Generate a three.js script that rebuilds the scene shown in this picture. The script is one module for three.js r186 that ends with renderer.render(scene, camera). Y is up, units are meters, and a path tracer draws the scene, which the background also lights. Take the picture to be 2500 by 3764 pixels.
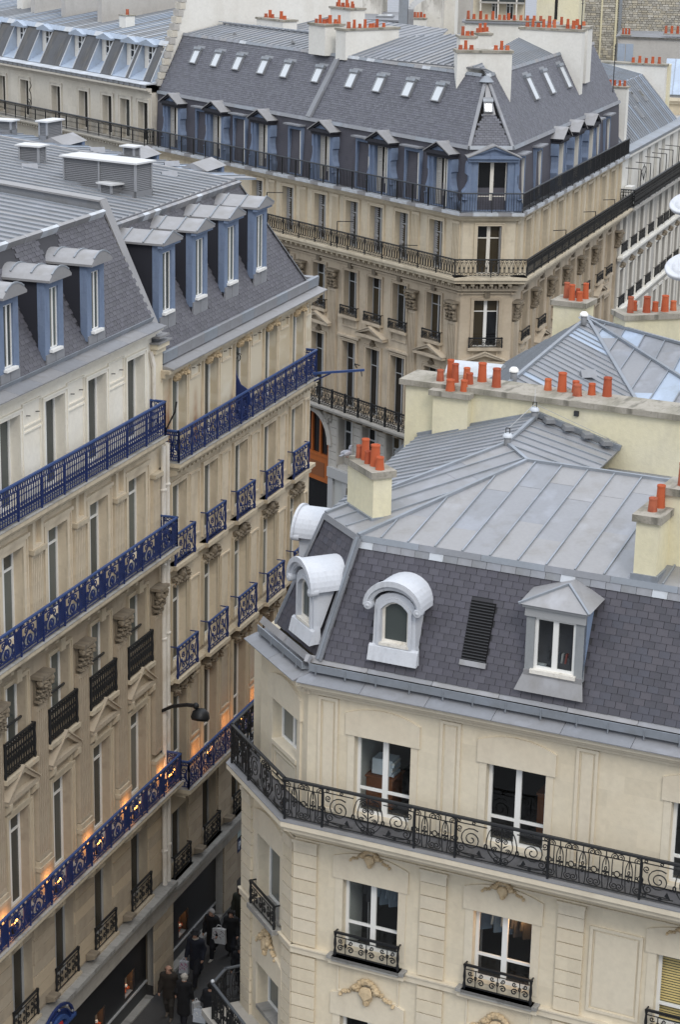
import * as THREE from 'three';
import { MarchingCubes } from 'three/addons/objects/MarchingCubes.js';

// ---------- camera, sky, sun, exposure ----------
const scene = new THREE.Scene();
const camera = new THREE.PerspectiveCamera(27.12, 681 / 1024, 0.5, 1500);
{
  const pitch = 0.29697, roll = 0.0216084, c = Math.cos, s = Math.sin;
  const fwd = new THREE.Vector3(0, -s(pitch), -c(pitch)), up0 = new THREE.Vector3(0, c(pitch), -s(pitch)), rt0 = new THREE.Vector3(1, 0, 0);
  const rt = rt0.clone().multiplyScalar(c(roll)).addScaledVector(up0, s(roll)), up = up0.clone().multiplyScalar(c(roll)).addScaledVector(rt0, -s(roll));
  camera.position.set(0, 33, 0);
  camera.quaternion.setFromRotationMatrix(new THREE.Matrix4().makeBasis(rt, up, fwd.clone().negate()));
}
const SKY = [0.93, 0.98, 1.06].map((v) => v * 1.12), EXPOSURE = 1.4;
{
  const w = 256, h = 128, d = new Float32Array(w * h * 4);
  for (let j = 0; j < h; j++) for (let i = 0; i < w; i++) {
    const el = ((j + 0.5) / h - 0.5) * Math.PI, k = (j * w + i) * 4, sy = Math.sin(el);
    const cl = 1 + 0.07 * Math.sin(i / w * 6.2832 * 3 + Math.sin(j * 0.21) * 2) * Math.cos(el) + 0.05 * Math.sin(i / w * 6.2832 * 7 + j * 0.4) * Math.cos(el);
    const L = sy > 0 ? (1 + 2 * sy) / 3 * 1.28 * cl : 0.22;
    d[k] = SKY[0] * L; d[k + 1] = SKY[1] * L; d[k + 2] = SKY[2] * L; d[k + 3] = 1;
  }
  const sky = new THREE.DataTexture(d, w, h, THREE.RGBAFormat, THREE.FloatType);
  sky.mapping = THREE.EquirectangularReflectionMapping; sky.magFilter = THREE.LinearFilter; sky.minFilter = THREE.LinearFilter; sky.needsUpdate = true;
  scene.background = sky; scene.environment = sky;
}
const sun = new THREE.DirectionalLight(0xfff4e4, 0.75);
sun.position.set(35, 120, 40); sun.target.position.set(0, 10, -75); scene.add(sun, sun.target);
sun.castShadow = true; sun.shadow.radius = 34; sun.shadow.mapSize.set(2048, 2048);
Object.assign(sun.shadow.camera, { left: -80, right: 80, top: 90, bottom: -90, near: 1, far: 320 });
const renderer = new THREE.WebGLRenderer({ antialias: true });
renderer.toneMapping = THREE.LinearToneMapping; renderer.toneMappingExposure = EXPOSURE;
renderer.shadowMap.enabled = true;

// ---------- random numbers, noise, textures ----------
function rng(seed) { let a = seed >>> 0; return () => { a = (a + 0x6d2b79f5) >>> 0; let t = Math.imul(a ^ (a >>> 15), 1 | a); t = (t + Math.imul(t ^ (t >>> 7), 61 | t)) ^ t; return ((t ^ (t >>> 14)) >>> 0) / 4294967296; }; }
function hash(x, y, s) { let h = Math.imul(x, 374761393) ^ Math.imul(y, 668265263) ^ Math.imul(s, 2246822519); h = Math.imul(h ^ (h >>> 13), 1274126177); return ((h ^ (h >>> 16)) >>> 0) / 4294967296; }
function vnoise(x, y, px, py, s) {   // value noise, tiling with periods px, py
  const x0 = Math.floor(x), y0 = Math.floor(y); let fx = x - x0, fy = y - y0; fx = fx * fx * (3 - 2 * fx); fy = fy * fy * (3 - 2 * fy);
  const m = (a, p) => ((a % p) + p) % p, a = hash(m(x0, px), m(y0, py), s), b = hash(m(x0 + 1, px), m(y0, py), s), c = hash(m(x0, px), m(y0 + 1, py), s), d = hash(m(x0 + 1, px), m(y0 + 1, py), s);
  return a + (b - a) * fx + (c - a) * fy + (a - b - c + d) * fx * fy;
}
function fbm(u, v, f, s, oct = 4, ay = 1) { let r = 0, a = 0.5, n = 0; for (let o = 0; o < oct; o++) { const fx = f << o, fy = Math.max(1, Math.round(fx * ay)); r += a * vnoise(u * fx, v * fy, fx, fy, s + o * 17); n += a; a *= 0.55; } return r / n; }
const enc = (v) => { v = Math.min(1, Math.max(0, v)); return Math.round(255 * (v <= 0.0031308 ? 12.92 * v : 1.055 * Math.pow(v, 1 / 2.4) - 0.055)); };
function colorTex(n, fn, metres, m = n) {   // fn(u, v) -> linear rgb
  const d = new Uint8Array(n * m * 4);
  for (let j = 0; j < m; j++) for (let i = 0; i < n; i++) { const c = fn((i + 0.5) / n, (j + 0.5) / m), k = (j * n + i) * 4; d[k] = enc(c[0]); d[k + 1] = enc(c[1]); d[k + 2] = enc(c[2]); d[k + 3] = 255; }
  const t = new THREE.DataTexture(d, n, m); t.colorSpace = THREE.SRGBColorSpace; return finish(t, metres);
}
function grayTex(n, fn, metres) {
  const d = new Uint8Array(n * n * 4);
  for (let j = 0; j < n; j++) for (let i = 0; i < n; i++) { const c = Math.round(255 * Math.min(1, Math.max(0, fn((i + 0.5) / n, (j + 0.5) / n)))), k = (j * n + i) * 4; d[k] = d[k + 1] = d[k + 2] = c; d[k + 3] = 255; }
  return finish(new THREE.DataTexture(d, n, n), metres);
}
function finish(t, metres) {
  t.wrapS = t.wrapT = THREE.RepeatWrapping; t.magFilter = THREE.LinearFilter; t.minFilter = THREE.LinearMipmapLinearFilter; t.generateMipmaps = true;
  if (Array.isArray(metres)) t.repeat.set(1 / metres[0], 1 / metres[1]); else t.repeat.set(1 / metres, 1 / metres);
  t.needsUpdate = true; return t;
}
const mix3 = (a, b, t) => [a[0] + (b[0] - a[0]) * t, a[1] + (b[1] - a[1]) * t, a[2] + (b[2] - a[2]) * t];
const ss = (a, b, x) => { x = Math.min(1, Math.max(0, (x - a) / (b - a))); return x * x * (3 - 2 * x); };
// stone: base tone, warm or grey blotches, dark run-off streaks, faint courses
function stoneTex(base, warm, dark, seed, o = {}) {
  const { streak = 0.35, course = 0, blotch = 0.5, size = 6 } = o;
  return colorTex(768, (u, v) => {
    let c = mix3(base, warm, ss(0.35, 0.75, fbm(u, v, 4, seed)) * blotch);
    c = mix3(c, dark, ss(0.5, 0.85, fbm(u, v, 10, seed + 5, 4, 0.25)) * streak);
    c = mix3(c, dark, ss(0.6, 0.9, fbm(u, v, 24, seed + 9, 3)) * streak * 0.5);
    let k = 0.94 + 0.12 * fbm(u, v, 64, seed + 13, 3);
    if (course) { const r = Math.floor(v * course), cu = (u * course * 0.55 + (r % 2) * 0.5); k *= 0.955 + 0.09 * hash(Math.floor(cu), r, seed); }
    return [c[0] * k, c[1] * k, c[2] * k];
  }, size);
}
const grain = grayTex(256, (u, v) => 0.6 * fbm(u, v, 32, 3, 3) + 0.4 * fbm(u, v, 8, 4, 2), 0.8);
const RGB = (r, g, b) => new THREE.Color().setRGB(r, g, b);
function mat(color, rough = 0.9, o = {}) { return new THREE.MeshStandardMaterial({ color: Array.isArray(color) ? RGB(...color) : color, roughness: rough, ...o }); }
const stoneMat = (t, bump = 0.004) => mat([1, 1, 1], 0.92, { map: t, bumpMap: grain, bumpScale: bump });
// ---------- materials ----------
const MT = {};
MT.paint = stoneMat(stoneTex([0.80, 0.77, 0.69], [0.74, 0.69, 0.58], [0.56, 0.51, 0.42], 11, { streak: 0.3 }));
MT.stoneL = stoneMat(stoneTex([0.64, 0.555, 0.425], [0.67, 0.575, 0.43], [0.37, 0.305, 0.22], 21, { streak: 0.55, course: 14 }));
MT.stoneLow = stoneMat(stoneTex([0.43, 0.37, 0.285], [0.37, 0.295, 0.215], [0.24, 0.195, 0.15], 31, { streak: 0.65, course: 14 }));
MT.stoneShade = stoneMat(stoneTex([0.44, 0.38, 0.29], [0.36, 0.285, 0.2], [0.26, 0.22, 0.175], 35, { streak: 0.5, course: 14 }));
MT.stoneTrim = stoneMat(stoneTex([0.53, 0.46, 0.345], [0.48, 0.40, 0.29], [0.26, 0.225, 0.175], 41, { streak: 0.6 }));
MT.stoneR = stoneMat(stoneTex([0.68, 0.61, 0.475], [0.66, 0.57, 0.42], [0.5, 0.435, 0.33], 51, { streak: 0.28, course: 15 }), 0.003);
MT.stoneRtrim = stoneMat(stoneTex([0.68, 0.615, 0.49], [0.65, 0.565, 0.435], [0.46, 0.4, 0.315], 55, { streak: 0.35 }), 0.003);
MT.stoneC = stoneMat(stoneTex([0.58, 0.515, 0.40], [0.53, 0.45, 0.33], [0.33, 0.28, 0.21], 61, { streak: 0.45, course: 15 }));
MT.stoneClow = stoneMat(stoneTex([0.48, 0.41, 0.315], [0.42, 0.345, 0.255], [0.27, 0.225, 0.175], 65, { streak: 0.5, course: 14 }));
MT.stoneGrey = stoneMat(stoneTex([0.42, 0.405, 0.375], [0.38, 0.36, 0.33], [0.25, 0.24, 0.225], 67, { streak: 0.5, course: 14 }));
MT.stoneD = stoneMat(stoneTex([0.60, 0.565, 0.495], [0.55, 0.51, 0.43], [0.4, 0.37, 0.31], 71, { streak: 0.35, course: 12 }));
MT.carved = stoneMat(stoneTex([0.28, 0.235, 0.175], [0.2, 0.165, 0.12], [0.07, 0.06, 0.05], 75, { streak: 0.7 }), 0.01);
MT.carvedR = stoneMat(stoneTex([0.56, 0.44, 0.28], [0.5, 0.36, 0.2], [0.22, 0.17, 0.11], 77, { streak: 0.6, size: 1.5 }), 0.01);
MT.plaster = stoneMat(stoneTex([0.74, 0.73, 0.69], [0.7, 0.68, 0.63], [0.6, 0.575, 0.52], 81, { streak: 0.35 }));
MT.plasterGrey = stoneMat(stoneTex([0.47, 0.455, 0.43], [0.43, 0.41, 0.385], [0.34, 0.32, 0.3], 83, { streak: 0.4 }));
MT.rough = stoneMat(stoneTex([0.70, 0.68, 0.63], [0.60, 0.57, 0.5], [0.3, 0.28, 0.25], 85, { streak: 0.8, size: 4 }), 0.01);
MT.yellow = stoneMat(stoneTex([0.71, 0.66, 0.47], [0.73, 0.69, 0.55], [0.46, 0.43, 0.34], 91, { streak: 0.32, size: 5 }), 0.006);
MT.capStone = stoneMat(stoneTex([0.34, 0.315, 0.27], [0.24, 0.225, 0.18], [0.1, 0.095, 0.075], 95, { streak: 0.8, blotch: 0.9, size: 1.7 }), 0.012);
MT.slabTop = stoneMat(stoneTex([0.32, 0.315, 0.3], [0.2, 0.195, 0.185], [0.13, 0.125, 0.12], 97, { streak: 0.7, size: 2.5 }));
// zinc: cloudy oxide patches
const zincTex = (b, seed) => colorTex(512, (u, v) => {
  let c = mix3(b, [b[0] * 1.16, b[1] * 1.17, b[2] * 1.2], ss(0.5, 0.75, fbm(u, v, 5, seed, 4, 0.6)));
  c = mix3(c, [b[0] * 0.86, b[1] * 0.84, b[2] * 0.8], ss(0.5, 0.8, fbm(u, v, 7, seed + 3)) * 0.7);
  const k = 0.95 + 0.1 * fbm(u, v, 60, seed + 7, 2); return [c[0] * k, c[1] * k, c[2] * k];
}, 3.1);
const zincMat = (b, seed, rough = 0.52) => mat([1, 1, 1], rough, { map: zincTex(b, seed), metalness: 0.25 });
MT.zinc = zincMat([0.265, 0.27, 0.288], 101); MT.zincB = zincMat([0.245, 0.254, 0.276], 103); MT.zincC = zincMat([0.29, 0.288, 0.295], 105);
MT.zincBlue = zincMat([0.36, 0.425, 0.52], 107); MT.zincBlueD = zincMat([0.25, 0.33, 0.47], 108, 0.6); MT.zincDark = zincMat([0.24, 0.25, 0.27], 109, 0.6);
MT.deck = stoneMat(stoneTex([0.13, 0.13, 0.14], [0.1, 0.1, 0.105], [0.06, 0.06, 0.06], 99, { streak: 0.6, size: 2 })); MT.zincTrim = zincMat([0.26, 0.285, 0.32], 111); MT.zincWhite = zincMat([0.52, 0.55, 0.59], 113, 0.6);
MT.dormerBlue = stoneMat(stoneTex([0.15, 0.2, 0.3], [0.195, 0.245, 0.345], [0.085, 0.11, 0.175], 115, { streak: 0.5, size: 2 }));
MT.dormerWhite = stoneMat(stoneTex([0.55, 0.57, 0.61], [0.48, 0.51, 0.56], [0.3, 0.31, 0.33], 117, { streak: 0.4, size: 1.8 }), 0.0008);
MT.dormerGrey = stoneMat(stoneTex([0.27, 0.285, 0.295], [0.25, 0.27, 0.29], [0.17, 0.18, 0.19], 119, { streak: 0.3, size: 2 }));
// slate
const slateTone = (b, seed) => colorTex(256, (u, v) => { const k = 0.82 + 0.36 * fbm(u, v, 6, seed); return [b[0] * k, b[1] * k, b[2] * k]; }, 2.3);
MT.slateR = [0, 1, 2, 3].map((i) => mat([1, 1, 1], 0.62, { map: slateTone([[0.07, 0.068, 0.083], [0.062, 0.061, 0.075], [0.079, 0.075, 0.09], [0.067, 0.068, 0.086]][i], 120 + i) }));
MT.slateC = mat([0.118, 0.122, 0.142], 0.62); MT.slateBase = mat([0.045, 0.045, 0.052], 0.8); MT.slateL = mat([0.092, 0.091, 0.104], 0.62);
MT.slateD = stoneMat(stoneTex([0.1, 0.105, 0.115], [0.17, 0.155, 0.125], [0.06, 0.062, 0.07], 125, { streak: 0.6, size: 3 }));
MT.slateWall = mat([0.075, 0.073, 0.09], 0.7, { map: colorTex(256, (u, v) => { const k = 0.8 + 0.4 * fbm(u, v, 8, 127) - (((v * 22) % 1) < 0.16 ? 0.12 : 0); return [k, k, k]; }, 2.2) });
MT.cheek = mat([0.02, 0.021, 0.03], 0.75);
// metal, timber, glass, clay
MT.blue = mat([0.011, 0.026, 0.115], 0.45); MT.blueTop = mat([0.035, 0.075, 0.22], 0.45); MT.black = mat([0.012, 0.013, 0.015], 0.5); MT.iron = mat([0.03, 0.032, 0.035], 0.5); MT.rail = mat([0.075, 0.085, 0.1], 0.45);
MT.white = mat([0.80, 0.80, 0.78], 0.5); MT.whiteOld = stoneMat(stoneTex([0.77, 0.74, 0.68], [0.66, 0.62, 0.55], [0.45, 0.41, 0.34], 131, { streak: 0.6, size: 1.1 })); MT.greyPaint = mat([0.36, 0.37, 0.38], 0.6);
MT.shutter = mat([0.30, 0.30, 0.31], 0.6); MT.shutterM = mat([0.40, 0.39, 0.37], 0.6); MT.shutterW = mat([0.68, 0.67, 0.63], 0.6); MT.pipe = mat([0.78, 0.77, 0.74], 0.6, { map: stoneTex([0.9, 0.87, 0.83], [0.8, 0.75, 0.68], [0.45, 0.38, 0.3], 133, { streak: 0.5, size: 2 }) });
const glassMat = (c, r = 0.06) => new THREE.MeshPhysicalMaterial({ color: RGB(...c), roughness: r, metalness: 0, ior: 1.5 });
MT.glassL = [[0.07, 0.082, 0.08], [0.11, 0.125, 0.12], [0.045, 0.052, 0.052], [0.15, 0.16, 0.15]].map((c) => glassMat(c));
MT.glassC = [[0.012, 0.013, 0.015], [0.02, 0.021, 0.02], [0.05, 0.04, 0.025], [0.016, 0.02, 0.022]].map((c) => glassMat(c));
MT.glassSky = new THREE.MeshPhysicalMaterial({ color: RGB(0.62, 0.66, 0.7), roughness: 0.12, metalness: 0.15 });
MT.pane = new THREE.MeshPhysicalMaterial({ color: RGB(0.96, 0.98, 0.98), roughness: 0.02, transmission: 1, thickness: 0, ior: 1.5 });
MT.room = mat([0.05, 0.048, 0.046], 0.9); MT.roomLight = mat([0.42, 0.43, 0.42], 0.9); MT.roomBrown = mat([0.06, 0.035, 0.022], 0.8);
const clay = (c, s) => mat([1, 1, 1], 0.75, { map: colorTex(128, (u, v) => { let k = mix3(c, [c[0] * 0.55, c[1] * 0.4, c[2] * 0.35], ss(0.55, 0.95, fbm(u, v, 4, s) + (0.28 - v) * 0.9)); k = mix3(k, [c[0] * 1.15, c[1] * 1.5, c[2] * 2], ss(0.6, 0.8, fbm(u, v, 6, s + 4)) * 0.35); return k; }, 1) });
MT.clay = [clay([0.46, 0.1, 0.035], 141), clay([0.36, 0.075, 0.03], 143), clay([0.5, 0.13, 0.05], 145), clay([0.40, 0.11, 0.055], 147)];
MT.soot = mat([0.03, 0.022, 0.02], 0.9); MT.orange = mat([0.36, 0.1, 0.02], 0.55); MT.wood = mat([0.2, 0.07, 0.025], 0.55);
MT.shop = mat([0.022, 0.023, 0.026], 0.35); MT.shopLow = mat([0.05, 0.052, 0.055], 0.6);
MT.asphalt = mat([1, 1, 1], 0.85, { map: colorTex(512, (u, v) => { const k = 0.04 * (0.8 + 0.3 * fbm(u, v, 6, 151) + 0.25 * fbm(u, v, 90, 153, 2)); return [k, k, k * 1.04]; }, 5) });
MT.pavement = mat([1, 1, 1], 0.85, { map: colorTex(512, (u, v) => { const k = 0.048 * (0.8 + 0.3 * fbm(u, v, 5, 155) + 0.2 * fbm(u, v, 80, 157, 2)); return [k, k, k * 1.02]; }, 4) });
MT.louvre = mat([0.24, 0.245, 0.26], 0.5, { metalness: 0.3 }); MT.louvreP = mat([0.33, 0.34, 0.36], 0.5, { metalness: 0.3 }); MT.louvreTop = mat([0.58, 0.59, 0.6], 0.5); MT.void = mat([0.004, 0.004, 0.005], 1);
// ---------- geometry builder: flat-shaded pieces with uv in metres ----------
class B {
  constructor() { this.p = []; this.n = []; this.u = []; }
  tri(a, b, c, na) {
    const ux = b[0] - a[0], uy = b[1] - a[1], uz = b[2] - a[2], vx = c[0] - a[0], vy = c[1] - a[1], vz = c[2] - a[2];
    let n = [uy * vz - uz * vy, uz * vx - ux * vz, ux * vy - uy * vx]; const l = Math.hypot(...n); if (l < 1e-12) return this; n = n.map((v) => v / l);
    const ax = Math.abs(n[0]), ay = Math.abs(n[1]), az = Math.abs(n[2]), f = az >= ax && az >= ay ? (q) => [q[0], q[1]] : ax >= ay ? (q) => [q[2], q[1]] : (q) => [q[0], q[2]];
    [a, b, c].forEach((q, i) => { this.p.push(...q); this.n.push(...(na ? na[i] : n)); this.u.push(...f(q)); }); return this;
  }
  quad(a, b, c, d) { this.tri(a, b, c); return this.tri(a, c, d); }
  poly(pts) { for (let i = 1; i < pts.length - 1; i++) this.tri(pts[0], pts[i], pts[i + 1]); return this; }
  box(x0, y0, z0, x1, y1, z1) {
    const P = (i, j, k) => [i ? x1 : x0, j ? y1 : y0, k ? z1 : z0];
    this.quad(P(0, 0, 1), P(1, 0, 1), P(1, 1, 1), P(0, 1, 1)); this.quad(P(1, 0, 0), P(0, 0, 0), P(0, 1, 0), P(1, 1, 0)); this.quad(P(0, 0, 0), P(0, 0, 1), P(0, 1, 1), P(0, 1, 0));
    this.quad(P(1, 0, 1), P(1, 0, 0), P(1, 1, 0), P(1, 1, 1)); this.quad(P(0, 1, 1), P(1, 1, 1), P(1, 1, 0), P(0, 1, 0)); return this.quad(P(0, 0, 0), P(1, 0, 0), P(1, 0, 1), P(0, 0, 1));
  }
  prism(poly, z0, z1, holes = [], back = false) {   // polygon in x, y (counter-clockwise), with holes
    const v = (q) => new THREE.Vector2(q[0], q[1]); let c = poly.map(v); if (THREE.ShapeUtils.area(c) < 0) c = c.reverse();
    const hs = holes.map((h) => { const a = h.map(v); return THREE.ShapeUtils.area(a) > 0 ? a.reverse() : a; });
    const all = [...c, ...hs.flat()];
    for (const f of THREE.ShapeUtils.triangulateShape(c, hs)) { const q = f.map((i) => [all[i].x, all[i].y, z1]); this.tri(...q); if (back) this.tri(...[q[2], q[1], q[0]].map((p) => [p[0], p[1], z0])); }
    for (const ring of [c, ...hs]) for (let i = 0; i < ring.length; i++) { const a = ring[i], b = ring[(i + 1) % ring.length]; this.quad([a.x, a.y, z0], [b.x, b.y, z0], [b.x, b.y, z1], [a.x, a.y, z1]); }
    return this;
  }
  extrX(prof, x0, x1, caps = true) {   // profile in z, y (counter-clockwise seen from +x: z right, y up)
    const n = prof.length;
    for (let i = 0; i < n; i++) { const a = prof[i], b = prof[(i + 1) % n]; this.quad([x0, a[1], a[0]], [x1, a[1], a[0]], [x1, b[1], b[0]], [x0, b[1], b[0]]); }
    if (caps) { const c = prof.map((q) => new THREE.Vector2(q[0], q[1])); for (const f of THREE.ShapeUtils.triangulateShape(c, [])) { const q = f.map((i) => prof[i]); this.tri(...q.map((p) => [x0, p[1], p[0]])); this.tri(...[q[2], q[1], q[0]].map((p) => [x1, p[1], p[0]])); } }
    return this;
  }
  bar(a, b, t, s = t, up = [0, 1, 0]) {   // straight bar of section t x s
    const A = new THREE.Vector3(...a), D = new THREE.Vector3(...b).sub(A), L = D.length(); if (L < 1e-6) return this; D.divideScalar(L);
    let U = new THREE.Vector3(...up); if (Math.abs(U.dot(D)) > 0.98) U.set(0, 0, 1); const S = new THREE.Vector3().crossVectors(D, U).normalize(); U.crossVectors(S, D);
    const P = (k, i, j) => { const q = A.clone().addScaledVector(D, k * L).addScaledVector(S, i * t / 2).addScaledVector(U, j * s / 2); return [q.x, q.y, q.z]; };
    const c = [[-1, -1], [1, -1], [1, 1], [-1, 1]];
    for (let i = 0; i < 4; i++) { const [a0, a1] = c[i], [b0, b1] = c[(i + 1) % 4]; this.quad(P(0, a0, a1), P(1, a0, a1), P(1, b0, b1), P(0, b0, b1)); }
    this.quad(P(0, -1, 1), P(0, 1, 1), P(0, 1, -1), P(0, -1, -1)); return this.quad(P(1, -1, -1), P(1, 1, -1), P(1, 1, 1), P(1, -1, 1));
  }
  path(pts, t, s = t) { for (let i = 0; i < pts.length - 1; i++) this.bar(pts[i], pts[i + 1], t, s); return this; }
  ribbon(pts, t, z0, z1) {   // flat iron strip along a curve in x, y
    for (let i = 0; i < pts.length - 1; i++) {
      const [x0, y0] = pts[i], [x1, y1] = pts[i + 1], l = Math.hypot(x1 - x0, y1 - y0) || 1, nx = -(y1 - y0) / l * t / 2, ny = (x1 - x0) / l * t / 2;
      this.quad([x0 - nx, y0 - ny, z1], [x1 - nx, y1 - ny, z1], [x1 + nx, y1 + ny, z1], [x0 + nx, y0 + ny, z1]); this.quad([x0 + nx, y0 + ny, z0], [x1 + nx, y1 + ny, z0], [x1 - nx, y1 - ny, z0], [x0 - nx, y0 - ny, z0]);
      this.quad([x0 + nx, y0 + ny, z1], [x1 + nx, y1 + ny, z1], [x1 + nx, y1 + ny, z0], [x0 + nx, y0 + ny, z0]); this.quad([x1 - nx, y1 - ny, z1], [x0 - nx, y0 - ny, z1], [x0 - nx, y0 - ny, z0], [x1 - nx, y1 - ny, z0]);
    } return this;
  }
  lathe(prof, n, cx = 0, cy = 0, cz = 0) {   // profile [radius, y]
    const nor = prof.map((q, i) => { const a = prof[Math.max(0, i - 1)], b = prof[Math.min(prof.length - 1, i + 1)], dy = b[1] - a[1], dr = b[0] - a[0], l = Math.hypot(dy, dr) || 1; return [dy / l, -dr / l]; });
    for (let i = 0; i < prof.length - 1; i++) for (let k = 0; k < n; k++) {
      const a0 = k / n * 6.28319, a1 = (k + 1) / n * 6.28319, P = (j, a) => [cx + prof[j][0] * Math.cos(a), cy + prof[j][1], cz - prof[j][0] * Math.sin(a)], N = (j, a) => [nor[j][0] * Math.cos(a), nor[j][1], -nor[j][0] * Math.sin(a)];
      this.tri(P(i, a0), P(i, a1), P(i + 1, a1), [N(i, a0), N(i, a1), N(i + 1, a1)]); this.tri(P(i, a0), P(i + 1, a1), P(i + 1, a0), [N(i, a0), N(i + 1, a1), N(i + 1, a0)]);
    } return this;
  }
  blob(cx, cy, cz, rx, ry, rz, seed = 0, rough = 0.25) {
    const g = B.ico ||= new THREE.IcosahedronGeometry(1, 1).toNonIndexed(), q = g.attributes.position, P = (i) => { const x = q.getX(i), y = q.getY(i), z = q.getZ(i), k = 1 + rough * (hash(Math.round(x * 40), Math.round(y * 40) + Math.round(z * 40) * 97, seed) - 0.5); return [cx + x * rx * k, cy + y * ry * k, cz + z * rz * k]; };
    for (let i = 0; i < q.count; i += 3) this.tri(P(i), P(i + 1), P(i + 2)); return this;
  }
  add(o, m) { const v = new THREE.Vector3(), nm = new THREE.Matrix3().getNormalMatrix(m); for (let i = 0; i < o.p.length; i += 3) { v.set(o.p[i], o.p[i + 1], o.p[i + 2]).applyMatrix4(m); this.p.push(v.x, v.y, v.z); v.set(o.n[i], o.n[i + 1], o.n[i + 2]).applyMatrix3(nm).normalize(); this.n.push(v.x, v.y, v.z); } this.u.push(...o.u); return this; }
  geo() { const g = new THREE.BufferGeometry(); g.setAttribute('position', new THREE.BufferAttribute(new Float32Array(this.p), 3)); g.setAttribute('normal', new THREE.BufferAttribute(new Float32Array(this.n), 3)); g.setAttribute('uv', new THREE.BufferAttribute(new Float32Array(this.u), 2)); return g; }
}
const boxG = (...a) => new B().box(...a).geo();
const cache = new Map(); const once = (k, f) => { if (!cache.has(k)) cache.set(k, f()); return cache.get(k); };
const rect = (x0, y0, x1, y1) => [[x0, y0], [x1, y0], [x1, y1], [x0, y1]];
const archPts = (x0, y0, x1, yS, rise, n = 10) => { const p = [[x0, y0], [x1, y0]]; for (let i = 0; i <= n; i++) { const t = i / n; p.push([x1 + (x0 - x1) * t, yS + rise * (1 - (2 * t - 1) ** 2)]); } return p; };
// ---------- things and parts ----------
const D2R = Math.PI / 180, names = new Map();
function numbered(n) { const k = names.get(n) || 0; names.set(n, k + 1); return k ? n + '_' + String(k).padStart(3, '0') : n; }
const frame = (x, z, az) => new THREE.Matrix4().makeRotationY(Math.PI / 2 - az * D2R).setPosition(x, 0, z);   // x along the wall, y up, z out to the street
const T = (x = 0, y = 0, z = 0, ry = 0, rx = 0, rz = 0) => new THREE.Matrix4().makeRotationFromEuler(new THREE.Euler(rx, ry, rz, 'YXZ')).setPosition(x, y, z);
const mul = (...m) => m.reduce((a, b) => a.clone().multiply(b));
const W = (F, x, y, z) => new THREE.Vector3(x, y, z).applyMatrix4(F);
function tag(o, label, category, group) { o.userData = { label, category }; if (group) o.userData.group = group; return o; }
function thing(name, label, category, F, group) { const g = new THREE.Group(); g.name = numbered(name); g.applyMatrix4(F); tag(g, label, category, group); scene.add(g); g.updateMatrix(); g.inv = g.matrix.clone().invert(); return g; }
function mesh(name, g, m) { const o = new THREE.Mesh(g instanceof B ? g.geo() : g, m); o.name = name; o.castShadow = o.receiveShadow = true; return o; }
function single(name, g, m, F, label, category, group) { const o = mesh(numbered(name), g, m); o.applyMatrix4(F); scene.add(o); return tag(o, label, category, group); }
function part(t, name, g, m, F) { const o = mesh(name, g, m); if (F) o.applyMatrix4(t.inv.clone().multiply(F)); t.add(o); return o; }   // F: a frame in the world
function sub(p, name, g, m, L) { const o = mesh(name, g, m); if (L) o.applyMatrix4(L); p.add(o); return o; }   // L: relative to the part
function structure(name, g, m, F) { const o = mesh(name, g, m); if (F) o.applyMatrix4(F); o.userData.kind = 'structure'; scene.add(o); return o; }
const stuff = (o) => { o.userData.kind = 'stuff'; return o; };
// ---------- windows, shutters, mouldings ----------
const R1 = rng(77), pick = (a) => a[Math.floor(R1() * a.length)];
function winGeo(w, h, o) {   // base at (0, 0), glazing plane z = 0
  const { rise = 0, f = 0.07, mull = 0.1, bars = [], depth = 0.06, leaves = 2 } = o, key = 'win' + JSON.stringify([w, h, rise, f, mull, bars, depth, leaves]);
  return once(key, () => {
    const b = new B(), out = rise ? archPts(-w / 2, 0, w / 2, h - rise, rise) : rect(-w / 2, 0, w / 2, h), top = (x) => h - rise + rise * (1 - (2 * x / w) ** 2) - f, ys = [f, ...bars, h], holes = [], panes = [];
    for (let k = 0; k < leaves; k++) {
      const a0 = leaves === 2 ? (k ? mull / 2 : -w / 2 + f) : -w / 2 + f, a1 = leaves === 2 ? (k ? w / 2 - f : -mull / 2) : w / 2 - f;
      for (let i = 0; i < ys.length - 1; i++) {
        const y0 = i ? ys[i] + f * 0.4 : f, last = i === ys.length - 2, y1 = last ? 0 : ys[i + 1] - f * 0.4;
        const q = last ? (rise ? [[a0, y0], [a1, y0], ...[0, 1, 2, 3, 4].map((j) => { const x = a1 + (a0 - a1) * j / 4; return [x, top(x)]; })] : rect(a0, y0, a1, h - f)) : rect(a0, y0, a1, y1);
        holes.push(q); panes.push(new B().prism(q.map(([x, y]) => [x, y]), depth * 0.3, depth * 0.3 + 0.008, [], true).geo());
      }
    }
    b.prism(out, 0, depth, holes); return { frame: b.geo(), panes };
  });
}
function addWindow(t, F, x, y, w, h, z, o = {}) {
  const g = winGeo(w, h, o), m = part(t, 'window', g.frame, o.frame || MT.white, mul(F, T(x, y, z)));
  for (const p of g.panes) sub(m, 'pane', p, o.glass ? (Array.isArray(o.glass) ? pick(o.glass) : o.glass) : pick(MT.glassL));
  if (o.shutters) for (const s of o.shutters) sub(m, 'shutter', shutterGeo(s.w || 0.42, h - 0.05, s.n || 20), s.mat || MT.shutter, T(s.x, 0.02, s.z, s.ry));
  return m;
}
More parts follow.
